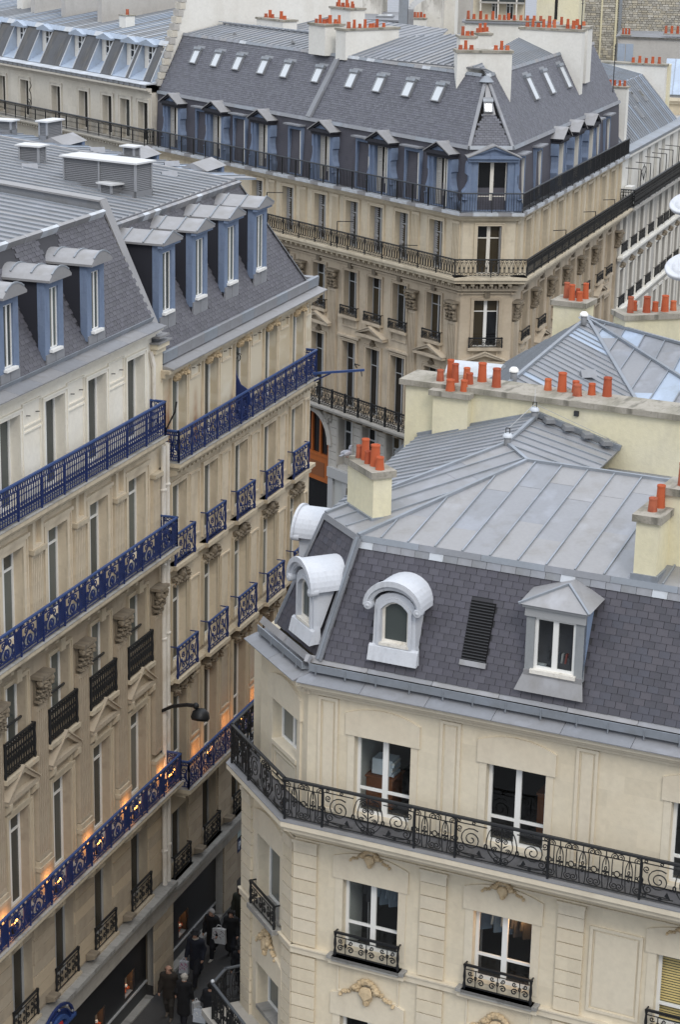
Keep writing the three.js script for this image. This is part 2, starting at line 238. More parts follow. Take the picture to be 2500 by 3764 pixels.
function shutterGeo(w, h, n) { return once('sh' + [w, h, n], () => { const b = new B(); b.box(0, 0, 0, 0.05, h, 0.035).box(w - 0.05, 0, 0, w, h, 0.035); for (const y of [0, h * 0.33, h * 0.66, h - 0.07]) b.box(0.05, y, 0, w - 0.05, y + 0.07, 0.035); for (let i = 0; i < n; i++) { const y = 0.08 + (h - 0.16) * i / n; b.quad([0.05, y, 0.034], [w - 0.05, y, 0.034], [w - 0.05, y + h / n * 0.8, 0.004], [0.05, y + h / n * 0.8, 0.004]); } return b; }); }
function wall(t, F, x0, x1, y0, y1, openings, m, depth = 0.45, name = 'wall') { return part(t, name, new B().prism(rect(x0, y0, x1, y1), -depth, 0, openings), m, F); }
function surround(t, F, x, y0, w, h, m, o = {}) {   // architrave round an opening, optional sill and hood
  const { b = 0.16, d = 0.05, hood = 0, foot = 0, rise = 0 } = o;
  const g = once('sur' + JSON.stringify([w, h, b, d, hood, foot, rise]), () => {
    const q = new B();
    if (rise) { q.prism(archPts(-w / 2 - b, foot, w / 2 + b, h - rise + b, rise, 12), 0, d, [archPts(-w / 2, foot + 0.001, w / 2, h - rise, rise, 12)]); q.prism(archPts(-w / 2 - b - 0.05, h - rise - 0.3, w / 2 + b + 0.05, h - rise + b + 0.05, rise, 12), 0, d + 0.03, [archPts(-w / 2 - b, h - rise - 0.301, w / 2 + b, h - rise + b - 0.001, rise, 12)]); }
    else { q.box(-w / 2 - b, foot, 0, -w / 2, h + b, d).box(w / 2, foot, 0, w / 2 + b, h + b, d).box(-w / 2, h, 0, w / 2, h + b, d); q.box(-w / 2 - b, foot, d, -w / 2 - b + 0.05, h + b, d + 0.03).box(w / 2 + b - 0.05, foot, d, w / 2 + b, h + b, d + 0.03).box(-w / 2 - b + 0.05, h + b - 0.05, d, w / 2 + b - 0.05, h + b, d + 0.03); }
    if (hood) q.box(-w / 2 - b - 0.08, h + b, 0, w / 2 + b + 0.08, h + b + 0.09, hood);
    return q;
  });
  return part(t, 'window_surround', g, m, mul(F, T(x, y0, 0)));
}
function cornice(t, F, x0, x1, y, steps, m, name = 'cornice') {   // steps from the bottom: [height, projection]
  const b = new B(); let h = y; for (const [dh, d] of steps) { b.box(x0, h, 0, x1, h + dh, d); h += dh; } return part(t, name, b, m, F);
}
function row(t, F, x0, x1, step, name, g, m, y, z) { for (let x = x0; x <= x1 + 1e-6; x += step) part(t, name, g, m, mul(F, T(x, y, z))); }
const modillion = (w, h, d) => once('mod' + [w, h, d], () => new B().extrX([[0, 0], [d * 0.55, h * 0.25], [d, h * 0.55], [d, h], [0, h]], -w / 2, w / 2));
const pilasterGeo = (w, h, n, d) => once('pil' + [w, h, n, d], () => { const b = new B().box(-w / 2, 0, 0, w / 2, h, d * 0.45), s = w / n; for (let i = 0; i <= n; i++) { const x = -w / 2 + i * s; b.box(Math.max(-w / 2, x - s * 0.28), 0.12, d * 0.45, Math.min(w / 2, x + s * 0.28), h - 0.12, d); } return b.box(-w / 2, 0, d * 0.45, w / 2, 0.12, d).box(-w / 2, h - 0.12, d * 0.45, w / 2, h, d); });
const capitalGeo = (w, h, d, seed) => once('cap' + [w, h, d, seed], () => { const b = new B(), r = rng(seed); b.box(-w / 2 - 0.06, h - 0.09, 0, w / 2 + 0.06, h, d + 0.08); b.box(-w * 0.38, 0, 0, w * 0.38, h - 0.09, d * 0.32); for (let j = 0; j < 5; j++) for (let i = 0; i < 6; i++) b.blob(-w / 2 + w * (i + 0.5 + 0.3 * (r() - 0.5)) / 6, h * (0.1 + 0.17 * j + 0.05 * r()), d * (0.5 + 0.12 * j), w * (0.05 + 0.05 * r()), h * (0.05 + 0.06 * r()), d * (0.25 + 0.35 * r()), seed + i + j * 9, 0.7); for (const s of [-1, 1]) b.blob(s * w * 0.47, h * 0.76, d * 0.95, w * 0.14, h * 0.13, d * 0.4, seed + 50); return b; });
const carving = (w, h, d, seed, arch = 0) => once('carv' + [w, h, d, seed, arch], () => { const b = new B(), r = rng(seed); for (let i = 0; i < 24; i++) { const x = (r() * 2 - 1) * w / 2, y = h * (0.1 + 0.8 * r()) * (1 - 0.5 * Math.abs(2 * x / w)) + arch * (1 - (2 * x / w) ** 2), s = 0.6 + 0.7 * r(); b.blob(x, y, d * 0.35, w * 0.075 * s, h * 0.15 * s, d * 0.6 * s, seed + i, 0.6); } return b.blob(0, h * 0.55 + arch, d * 0.5, w * 0.12, h * 0.42, d * 0.8, seed + 99, 0.4); });
const cartouche = (w, h) => once('cart' + [w, h], () => {   // shell with scrolls and a tail of husks on either side
  const b = new B(); b.blob(0, h * 0.36, 0.08, w * 0.13, h * 0.34, 0.1, 5, 0.3); b.blob(0, h * 0.05, 0.08, w * 0.06, h * 0.2, 0.08, 6, 0.3);
  for (let i = 0; i < 9; i++) { const a = Math.PI * (i / 8); b.blob(Math.cos(a) * w * 0.17, h * 0.48 + Math.sin(a) * h * 0.4, 0.06, w * 0.06, h * 0.12, 0.07, 20 + i, 0.4); }
  for (const s of [-1, 1]) { for (let i = 0; i < 6; i++) b.blob(s * w * (0.22 + 0.05 * i), h * (0.48 - 0.07 * i + 0.05 * Math.sin(i * 2)), 0.05, w * 0.035, h * 0.075, 0.06, 40 + i, 0.5); b.lathe([[w * 0.05, -0.04], [w * 0.06, 0], [w * 0.05, 0.04], [0, 0.05]], 8, s * w * 0.2, h * 0.58, 0.1); }
  return b;
});
const pedimentGeo = (w, h, d) => once('ped' + [w, h, d], () => { const b = new B(), t = 0.13; b.box(-w / 2, 0, 0, w / 2, t, d); b.prism([[-w / 2 + 0.18, t], [w / 2 - 0.18, t], [0, h - t]], 0, 0.06); for (const s of [-1, 1]) { b.prism([[s * w / 2, t], [0, h], [0, h - t * 1.1], [s * (w / 2 - 0.17), t]], 0, d); b.prism([[s * (w / 2 + 0.04), t + 0.01], [0, h + 0.05], [0, h], [s * w / 2, t]], 0, d + 0.05); } return b; });
// ---------- ironwork ----------
const spiral = (cx, cy, r, a0, turns, n = 14, r1 = 0.18) => { const p = []; for (let i = 0; i <= n; i++) { const k = i / n, a = a0 + turns * 6.28319 * k, q = r * (1 - (1 - r1) * k); p.push([cx + Math.cos(a) * q, cy + Math.sin(a) * q]); } return p; };
const circ = (cx, cy, rx, ry = rx, n = 10) => { const p = []; for (let i = 0; i <= n; i++) p.push([cx + rx * Math.cos(i / n * 6.28319), cy + ry * Math.sin(i / n * 6.28319)]); return p; };
const curve = (pts, n = 10) => new THREE.SplineCurve(pts.map((q) => new THREE.Vector2(q[0], q[1]))).getPoints(n).map((q) => [q.x, q.y]);
function ironPanel(kind, w, h) {
  return once('iron' + [kind, w, h], () => {
    const b = new B(), th = { scrollA: 0.018, scrollB: 0.018, orn: 0.022, lyre: 0.03, black: 0.02 }[kind] || 0.016, R = (p, t = th) => b.ribbon(p, t, -0.011, 0.011), V = (x, y0, y1, t) => R([[x, y0], [x, y1]], t), Hh = (y, x0 = 0, x1 = w, t = th) => R([[x0, y], [x1, y]], t);
    Hh(0.07, 0, w, 0.022); Hh(h - 0.03, 0, w, 0.022);
    if (kind === 'bars') { const n = Math.round(w / 0.115); for (let i = 0; i < n; i++) V((i + 0.5) / n * w, 0.07, h - 0.03); }
    if (kind === 'bars2') { const n = Math.round(w / 0.13); Hh(h - 0.16); Hh(0.18); for (let i = 0; i < n; i++) { const x = (i + 0.5) / n * w; V(x, 0.18, h - 0.16); R(circ(x, h - 0.095, 0.05)); R(circ(x, h * 0.52, 0.02, 0.05, 6)); } }
    if (kind === 'loop') { const n = Math.max(2, Math.round(w / 0.2)); Hh(h - 0.15); Hh(0.2); for (let i = 0; i < n; i++) { const x = (i + 0.5) / n * w, s = w / n; R(curve([[x - s * 0.34, 0.2], [x - s * 0.3, h * 0.55], [x, h - 0.16], [x + s * 0.3, h * 0.55], [x + s * 0.34, 0.2]], 12)); R(circ(x, h - 0.09, s * 0.3, 0.045, 8)); R(circ(x, 0.135, s * 0.3, 0.045, 8)); R(circ(x + s / 2, h * 0.52, 0.022, 0.05, 6)); V(x + s / 2, 0.2, h - 0.16); } }
    if (kind === 'ring') { const n = Math.max(2, Math.round(w / 0.125)); for (let i = 0; i < n; i++) { const x = (i + 0.5) / n * w; V(x, 0.07, h - 0.19, 0.017); R(circ(x, h - 0.12, 0.055, 0.075), 0.018); R(circ(x, h * 0.42, 0.03, 0.05, 6), 0.024); b.box(x - 0.028, h * 0.62, -0.015, x + 0.028, h * 0.66, 0.015); if (i) { R(circ(x - w / n / 2, h * 0.3, 0.028, 0.04, 6)); } } Hh(h - 0.21); Hh(0.19); }
    if (kind === 'lyre') {
      const c = w * 0.36; V(w * 0.72, 0.07, h - 0.03, 0.05); V(w * 0.01, 0.07, h - 0.03, 0.05); Hh(h - 0.14, 0, w, 0.03); Hh(0.15, 0, w, 0.03);
      for (let i = 0; i < 6; i++) { const x0 = w * 0.735 + i * w * 0.045 - w * 0.1, y0 = 0.16; for (const s of [1, -1]) { let p = [[x0, s > 0 ? y0 : h - 0.15], [x0 + (h - 0.31) * 0.5, s > 0 ? h - 0.15 : y0]].map(([x, y]) => [x, y]); const cl = (q) => Math.min(w * 0.99, Math.max(w * 0.74, q)), f = (x) => p[0][1] + (p[1][1] - p[0][1]) * (x - p[0][0]) / (p[1][0] - p[0][0]); const xa = cl(p[0][0]), xb = cl(p[1][0]); if (xb > xa) R([[xa, f(xa)], [xb, f(xb)]], 0.022); } }
      for (const s of [-1, 1]) { R(curve([[c, 0.17], [c + s * w * 0.2, 0.22], [c + s * w * 0.24, h * 0.45], [c + s * w * 0.1, h * 0.62], [c + s * w * 0.05, h - 0.16]], 12), 0.04); R(spiral(c + s * w * 0.14, h * 0.68, 0.1, s > 0 ? 3.4 : -0.3, -s * 1.2), 0.026); R(spiral(c + s * w * 0.26, h * 0.26, 0.075, s > 0 ? 2 : 1.1, -s * 1.1), 0.026); }
      R(circ(c, h * 0.38, w * 0.1, h * 0.14), 0.04); b.blob(c, h * 0.38, 0, 0.05, 0.08, 0.03, 3, 0.3); b.blob(c, h * 0.74, 0, 0.045, 0.08, 0.03, 4, 0.3); R(circ(c - w * 0.26, h * 0.5, 0.04, 0.07, 7), 0.026); R(circ(c + w * 0.26, h * 0.5, 0.04, 0.07, 7), 0.026); for (let i = 0; i < 5; i++) R(circ(w * (0.1 + 0.2 * i), h - 0.085, 0.05, 0.035, 7), 0.016);
    }
    if (kind === 'orn') {
      Hh(h - 0.13, 0, w, 0.026); Hh(0.16, 0, w, 0.026); V(0.012, 0.07, h - 0.03, 0.03); V(w - 0.012, 0.07, h - 0.03, 0.03); const c = w / 2;
      for (const s of [-1, 1]) { R(spiral(c + s * w * 0.2, h * 0.3, 0.12, s > 0 ? 2.6 : 0.5, -s * 1.3), 0.028); R(spiral(c + s * w * 0.22, h * 0.66, 0.11, s > 0 ? 3.6 : -0.5, s * 1.3), 0.028); R(curve([[c, 0.17], [c + s * w * 0.1, h * 0.35], [c + s * w * 0.04, h * 0.6], [c + s * w * 0.12, h - 0.14]], 10), 0.032); R(curve([[c + s * w * 0.46, 0.17], [c + s * w * 0.36, h * 0.48], [c + s * w * 0.46, h - 0.14]], 8), 0.03); b.blob(c + s * w * 0.3, h * 0.48, 0, 0.05, 0.07, 0.025, 8, 0.5); }
      R(circ(c, h * 0.48, w * 0.07, h * 0.15), 0.034); for (let i = 0; i < 6; i++) { R(circ(w * (i + 0.5) / 6, h - 0.08, 0.045, 0.035, 6), 0.016); V(w * (i + 0.5) / 6, 0.07, 0.16); }
    }
    if (kind === 'black') { const n = Math.max(3, Math.round(w / 0.13)); Hh(h - 0.16, 0, w, 0.03); Hh(0.2, 0, w, 0.03); for (let i = 0; i < n; i++) { const x = (i + 0.5) / n * w; V(x, 0.07, h - 0.16, 0.03); R(circ(x, h - 0.1, 0.04, 0.05, 6), 0.026); R(circ(x, h * 0.45, 0.045, 0.1, 7), 0.03); R(circ(x, 0.13, 0.04, 0.05, 6), 0.026); b.box(x - 0.045, h * 0.6, -0.012, x + 0.045, h * 0.68, 0.012); } }
    if (kind === 'fan') { Hh(h - 0.12); for (let k = 0; k < 3; k++) { const c = w * (k + 0.5) / 3; for (const s of [-1, 1]) { R(spiral(c + s * w * 0.08, h * 0.36, 0.085, s > 0 ? 2.6 : 0.5, -s * 1.3), 0.024); R(spiral(c + s * w * 0.08, h * 0.66, 0.06, s > 0 ? 3.6 : -0.5, s * 1.2), 0.02); } V(c, 0.07, h - 0.12); R(circ(c, h * 0.5, 0.03, 0.05, 6)); } }
    if (kind === 'scrollA') {   // bars that end in paired scrolls, chain of rings at mid height
      const n = Math.max(1, Math.round(w / 0.5)), s = w / n;
      for (let i = 0; i < n; i++) { const c = (i + 0.5) * s; for (const k of [-1, 1]) { R(spiral(c + k * s * 0.38, h - 0.125, 0.085, k > 0 ? 3.9 : -0.76, k > 0 ? -1.55 : 1.55, 18)); R(spiral(c + k * s * 0.38, 0.18, 0.095, k > 0 ? 2.4 : 0.74, k > 0 ? 1.55 : -1.55, 18)); V(c + k * s * 0.27, 0.24, h - 0.2); R(curve([[c + k * s * 0.1, 0.07], [c + k * s * 0.14, 0.3], [c + k * s * 0.14, h - 0.36], [c + k * s * 0.03, h - 0.17]], 8)); R(circ(c + k * s * 0.5, h * 0.47, s * 0.12, s * 0.13, 12)); R(circ(c + k * s * 0.33, h * 0.47, s * 0.045, s * 0.05, 7)); } R(circ(c, h * 0.55, s * 0.045, s * 0.09, 8)); R(circ(c, h * 0.39, s * 0.045, s * 0.09, 8)); R(circ(c - s * 0.07, h * 0.47, s * 0.07, s * 0.03, 7)); R(circ(c + s * 0.07, h * 0.47, s * 0.07, s * 0.03, 7)); R([[c, h * 0.64], [c, h - 0.05]], 0.02); }
      Hh(h - 0.17);
    }
    if (kind === 'scrollB') {   // lyre between two great volutes
      const c = w / 2; Hh(h - 0.12, 0, w * 0.34); Hh(h - 0.12, w * 0.66, w); Hh(0.16, 0, w * 0.3); Hh(0.16, w * 0.7, w); V(c, 0.07, h - 0.06, 0.028); V(0.03, 0.16, h - 0.12); V(w - 0.03, 0.16, h - 0.12);
      for (const s of [-1, 1]) {
        R(curve([[c, 0.1], [c + s * 0.22, 0.2], [c + s * 0.36, h * 0.48], [c + s * 0.27, h - 0.14], [c + s * 0.06, h - 0.07]], 14), 0.02); R(curve([[c, 0.2], [c + s * 0.17, 0.3], [c + s * 0.26, h * 0.52], [c + s * 0.2, h - 0.2]], 10)); R(spiral(c + s * 0.12, h - 0.19, 0.09, s > 0 ? 0.2 : 2.94, s > 0 ? 1.5 : -1.5, 18)); R(spiral(c + s * 0.085, h * 0.63, 0.07, s > 0 ? 3.3 : -0.16, s > 0 ? -1.5 : 1.5, 16)); R(spiral(c + s * 0.16, h * 0.4, 0.07, s > 0 ? 2.6 : 0.54, s > 0 ? -1.5 : 1.5, 16)); R(spiral(c + s * 0.11, 0.17, 0.085, s > 0 ? 3 : 0.14, s > 0 ? 1.4 : -1.4, 16));
        const vx = c + s * 0.72; R(spiral(vx, h * 0.52, 0.27, s > 0 ? 2.2 : 0.94, s > 0 ? -2.1 : 2.1, 30, 0.12), 0.02); R(spiral(vx + s * 0.23, h * 0.28, 0.11, s > 0 ? 1.6 : 1.54, s > 0 ? -1.5 : 1.5, 16)); R(spiral(vx + s * 0.28, h * 0.74, 0.08, s > 0 ? 4.2 : -1.06, s > 0 ? 1.4 : -1.4, 14)); R(curve([[vx - s * 0.34, 0.14], [vx - s * 0.02, 0.12], [vx + s * 0.3, 0.2], [vx + s * 0.36, h * 0.5]], 12)); for (const y of [h - 0.075, 0.115]) { R(circ(vx - s * 0.05, y, 0.035, 0.03, 7)); R(circ(vx + s * 0.3, y, 0.035, 0.03, 7)); }
        R(circ(c + s * 0.37, h * 0.42, 0.03, 0.06, 7), 0.03); b.prism([[vx - s * 0.28, 0.13], [vx - s * 0.2, 0.3], [vx - s * 0.14, 0.2]], -0.006, 0.006); b.prism([[c + s * 0.02, h * 0.45], [c + s * 0.16, h * 0.56], [c + s * 0.05, h * 0.52]], -0.006, 0.006);
      }
    }
    return b;
  });
}
function balcony(t, F, x0, x1, y, proj, o = {}) {   // y: top of the slab
  const { kind = 'bars', h = 0.95, pw = 1.2, iron = MT.black, top = MT.rail, slab = MT.stoneTrim, floor = MT.slabTop, left = true, right = true, th = 0.22, panels = null, over = 0.07, bottom = 0.0, name = 'balcony' } = o;
  const b = new B(); b.box(x0 - (left ? over : 0), y - th * 0.45, 0, x1 + (right ? over : 0), y - 0.012, proj + over); b.box(x0, y - th * 0.75, 0, x1, y - th * 0.45, proj); b.box(x0 + 0.02, y - th, 0, x1 - 0.02, y - th * 0.75, proj * 0.8);
  const m = part(t, name, b, slab, F); sub(m, 'floor_sheet', boxG(x0 - (left ? over : 0), y - 0.012, 0, x1 + (right ? over : 0), y, proj + over + 0.015), floor);
  const line = (L, len, list) => { let x = 0; const ps = list || Array.from({ length: Math.max(1, Math.round(len / pw)) }, (_, i, a) => [len / Math.max(1, Math.round(len / pw)), kind]); for (const [w, k] of ps) { sub(m, 'railing_panel', ironPanel(k, +w.toFixed(3), h), iron, mul(L, T(x, y + bottom, 0))); sub(m, 'railing_post', once('post' + h, () => boxG(-0.02, 0, -0.02, 0.02, h, 0.02)), iron, mul(L, T(x, y, 0))); x += w; } sub(m, 'railing_post', once('post' + h, () => boxG(-0.02, 0, -0.02, 0.02, h, 0.02)), iron, mul(L, T(x, y, 0))); sub(m, 'handrail', once('hr' + len.toFixed(3), () => boxG(-0.03, -0.02, -0.03, len + 0.03, 0.025, 0.03)), top, mul(L, T(0, y + h, 0))); };
  line(T(x0, 0, proj), x1 - x0, panels); if (left) line(T(x0, 0, 0.02, -Math.PI / 2), proj - 0.02); if (right) line(T(x1, 0, proj, Math.PI / 2), proj - 0.02);
  return m;
}
function windowRail(t, F, x, y, w, h, z, kind, iron, slab, name = 'window_balcony') {   // small railing before one window
  const m = part(t, name, boxG(x - w / 2 - 0.06, y - 0.12, 0, x + w / 2 + 0.06, y, z + 0.08), slab, F);
  sub(m, 'railing_panel', ironPanel(kind, w, h), iron, T(x - w / 2, y, z)); sub(m, 'handrail', once('whr' + w, () => boxG(-0.02, -0.02, -0.025, w + 0.02, 0.02, 0.025)), iron === MT.blue ? MT.blueTop : iron, T(x - w / 2, y + h, z));
  for (const s of [0, 1]) { sub(m, 'side_bar', once('sb' + z, () => boxG(-0.015, -0.015, 0, 0.015, 0.015, z)), iron, T(x - w / 2 + s * w, y + h, 0)); sub(m, 'railing_post', once('wp' + h, () => new B().lathe([[0.03, 0], [0.045, 0.1], [0.025, 0.2], [0.04, h * 0.5], [0.025, h * 0.8], [0.045, h]], 6)), iron, T(x - w / 2 + s * w, y, z)); }
  return m;
}
// ---------- roofs ----------
function plane3(P, ex0) {   // basis of a roof face: x along the eaves, y up the slope, z out
  const a = P[0], n = new THREE.Vector3(); for (let i = 1; i < P.length - 1; i++) n.add(new THREE.Vector3().crossVectors(P[i].clone().sub(a), P[i + 1].clone().sub(a))); n.normalize(); if (n.y < 0) n.negate();
  const ex = ex0.clone().addScaledVector(n, -ex0.dot(n)).normalize(), ey = new THREE.Vector3().crossVectors(n, ex);
  const m = new THREE.Matrix4().makeBasis(ex, ey, n).setPosition(a), im = m.clone().invert();
  return { m, q: P.map((p) => { const v = p.clone().applyMatrix4(im); return [v.x, v.y]; }) };
}
function clip(poly, ax, v, keepGreater) { const out = [], s = keepGreater ? 1 : -1; for (let i = 0; i < poly.length; i++) { const a = poly[i], b = poly[(i + 1) % poly.length], da = s * (a[ax] - v), db = s * (b[ax] - v); if (da >= 0) out.push(a); if (da * db < 0) { const k = da / (da - db); out.push([a[0] + (b[0] - a[0]) * k, a[1] + (b[1] - a[1]) * k]); } } return out; }
const inPoly = (q, x, y) => { let c = false; for (let i = 0, j = q.length - 1; i < q.length; j = i++) if ((q[i][1] > y) !== (q[j][1] > y) && x < (q[j][0] - q[i][0]) * (y - q[i][1]) / (q[j][1] - q[i][1]) + q[i][0]) c = !c; return c; };
function zincFace(t, P, ex, step, mats, o = {}) {   // P: world points; standing seams run up the slope
  const { seam = 0.035, offset = 0, cross = 0, seed = 5, name = 'zinc_roof' } = o, { m, q } = plane3(P, ex), r = rng(seed), xs = q.map((p) => p[0]), x0 = Math.min(...xs), x1 = Math.max(...xs);
  const base = part(t, name, new B().prism(q, -0.06, -0.012), mats[0], m);
  const cuts = [x0]; for (let x = x0 + offset + (offset ? 0 : step); x < x1 - 0.08; x += step) cuts.push(x); cuts.push(x1);
  for (let i = 0; i < cuts.length - 1; i++) {
    let s = clip(clip(q, 0, cuts[i], true), 0, cuts[i + 1], false); if (s.length < 3) continue; const mm = mats[Math.floor(r() * mats.length)];
    const pieces = []; if (cross) { const ys = s.map((p) => p[1]), ya = Math.min(...ys), yb = Math.max(...ys); let y = ya + cross * (0.45 + 0.5 * ((i * 0.37) % 1)), rest = s; while (y < yb - 0.25) { pieces.push(clip(rest, 1, y, false)); rest = clip(rest, 1, y, true); y += cross; } pieces.push(rest); } else pieces.push(s);
    pieces.forEach((p, k) => { if (p.length >= 3) sub(base, 'zinc_panel', new B().prism(p, -0.012, 0.001 + 0.005 * (k % 2 ? 0 : 1) + 0.002 * r()), mats[Math.floor(r() * mats.length)] || mm); });
    if (i) { const ys = []; for (let k = 0; k < q.length; k++) { const a = q[k], b = q[(k + 1) % q.length]; if ((a[0] - cuts[i]) * (b[0] - cuts[i]) < 0) ys.push(a[1] + (b[1] - a[1]) * (cuts[i] - a[0]) / (b[0] - a[0])); } if (ys.length >= 2) sub(base, 'seam', boxG(cuts[i] - seam / 2, Math.min(...ys) + 0.02, 0, cuts[i] + seam / 2, Math.max(...ys) - 0.02, seam * 1.25), o.seamMat || MT.zincTrim); }
  }
  return base;
}
function slateFace(t, P, ex, w, ex2, mats, o = {}) {   // real slates; the nearest single, the rest joined as stuff
  const { single = 0, skip = () => false, seed = 9, name = 'slate_roof', tint = 0.28 } = o, { m, q } = plane3(P, ex), r = rng(seed), xs = q.map((p) => p[0]), ys = q.map((p) => p[1]), x0 = Math.min(...xs), x1 = Math.max(...xs), y0 = Math.min(...ys), y1 = Math.max(...ys);
  const base = part(t, name, new B().prism(q, -0.12, -0.004), MT.slateBase, m), list = [], v = new THREE.Vector3();
  for (let j = 0; y0 + j * ex2 < y1; j++) for (let x = x0 + (j % 2 ? 0 : -w / 2); x < x1; x += w) { const cx = x + w / 2, cy = y0 + (j + 0.5) * ex2; if (!inPoly(q, cx, cy)) continue; v.set(cx, cy, 0).applyMatrix4(m); if (skip(v)) continue; list.push([x, y0 + j * ex2, v.distanceTo(camera.position), r(), r()]); }
  const gs = once('slate' + [w, ex2], () => new B().quad([0.005, 0, 0.016], [w - 0.005, 0, 0.016], [w - 0.005, ex2 + 0.004, 0.005], [0.005, ex2 + 0.004, 0.005]).quad([0.005, 0, 0.002], [w - 0.005, 0, 0.002], [w - 0.005, 0, 0.016], [0.005, 0, 0.016]).quad([w - 0.005, 0, 0], [w - 0.005, ex2, 0], [w - 0.005, ex2, 0.005], [w - 0.005, 0, 0.016]).quad([0.005, ex2, 0], [0.005, 0, 0], [0.005, 0, 0.016], [0.005, ex2, 0.005]).geo());
  const L = (s) => T(s[0] + (s[3] - 0.5) * 0.006, s[1] + (s[4] - 0.5) * 0.008, s[3] * 0.003, 0, 0, (s[4] - 0.5) * 0.012);
  list.sort((a, b) => a[2] - b[2]); const near = list.slice(0, single), far = list.slice(single);
  for (const s of near) sub(base, 'slate', gs, mats[Math.floor(s[3] * 997) % mats.length], L(s));
  if (far.length) { const im = new THREE.InstancedMesh(gs, o.farMat || mats[0], far.length), c = new THREE.Color(); far.forEach((s, i) => { im.setMatrixAt(i, L(s)); const k = 1 - tint / 2 + tint * s[3]; c.setRGB(k * (1 - 0.03 * s[4]), k * (1 - 0.04 * s[4]), k); im.setColorAt(i, c); }); im.name = 'slates'; stuff(im); im.castShadow = im.receiveShadow = true; base.add(im); }
  return base;
}
function flashing(t, a, b, w, m, name = 'flashing', s = 0.03) { return part(t, name, new B().bar([a.x, a.y, a.z], [b.x, b.y, b.z], w, s), m, new THREE.Matrix4()); }
function chimney(t, F, x0, x1, z0, z1, y0, y1, m, pots, o = {}) {   // pots: [x, z(out), height, radius]
  const { cap = 0.16, over = 0.08, capMat = MT.capStone } = o;
  const c = part(t, 'chimney', boxG(x0, y0, z0, x1, y1, z1), m, F); sub(c, 'chimney_cap', boxG(x0 - over, y1, z0 - over, x1 + over, y1 + cap, z1 + over), capMat);
  pots.forEach((p, i) => addPot(c, p, y1 + cap, i)); if (o.foot) sub(c, 'foot_flashing', boxG(x0 - 0.05, o.foot[0], z0 - 0.05, x1 + 0.05, o.foot[1], z1 + 0.05), MT.zincTrim);
  return c;
}
function addPot(c, [x, z, h, r], y, i) {
  const g = once('pot' + [Math.round(r * 50), Math.round(h * 10)], () => { r = Math.round(r * 50) / 50; h = Math.round(h * 10) / 10; const b = new B(); b.lathe([[r * 1.08, 0], [r * 1.02, 0.03], [r * 0.86, h - 0.05], [r * 0.94, h - 0.045], [r * 0.94, h], [r * 0.78, h], [r * 0.74, h - 0.06], [0, h - 0.06]], 14); return b; });
  const p = sub(c, 'chimney_pot', g, MT.clay[(i * 7 + 3) % 4 === 3 && i % 3 ? 1 : (i * 7 + 3) % 4], T(x, y, z, i * 2.1)); if (i % 3 === 1) p.material = MT.clay[0]; return p;
}
// ---------- ground ----------
const FL = frame(-5.3404, -57.2507, 18.9);
structure('street', new B().box(-400, -0.2, -600, 400, -0.004, 60), MT.asphalt);
structure('pavement', new B().box(-60, -0.15, 0, 60, 0, 3.4), MT.pavement, FL);
structure('kerb', new B().box(-60, -0.15, 3.4, 60, 0.004, 3.6), MT.stoneGrey, FL);
structure('carriageway', new B().box(-60, -0.2, 3.6, 60, -0.1, 6.4), MT.asphalt, FL);

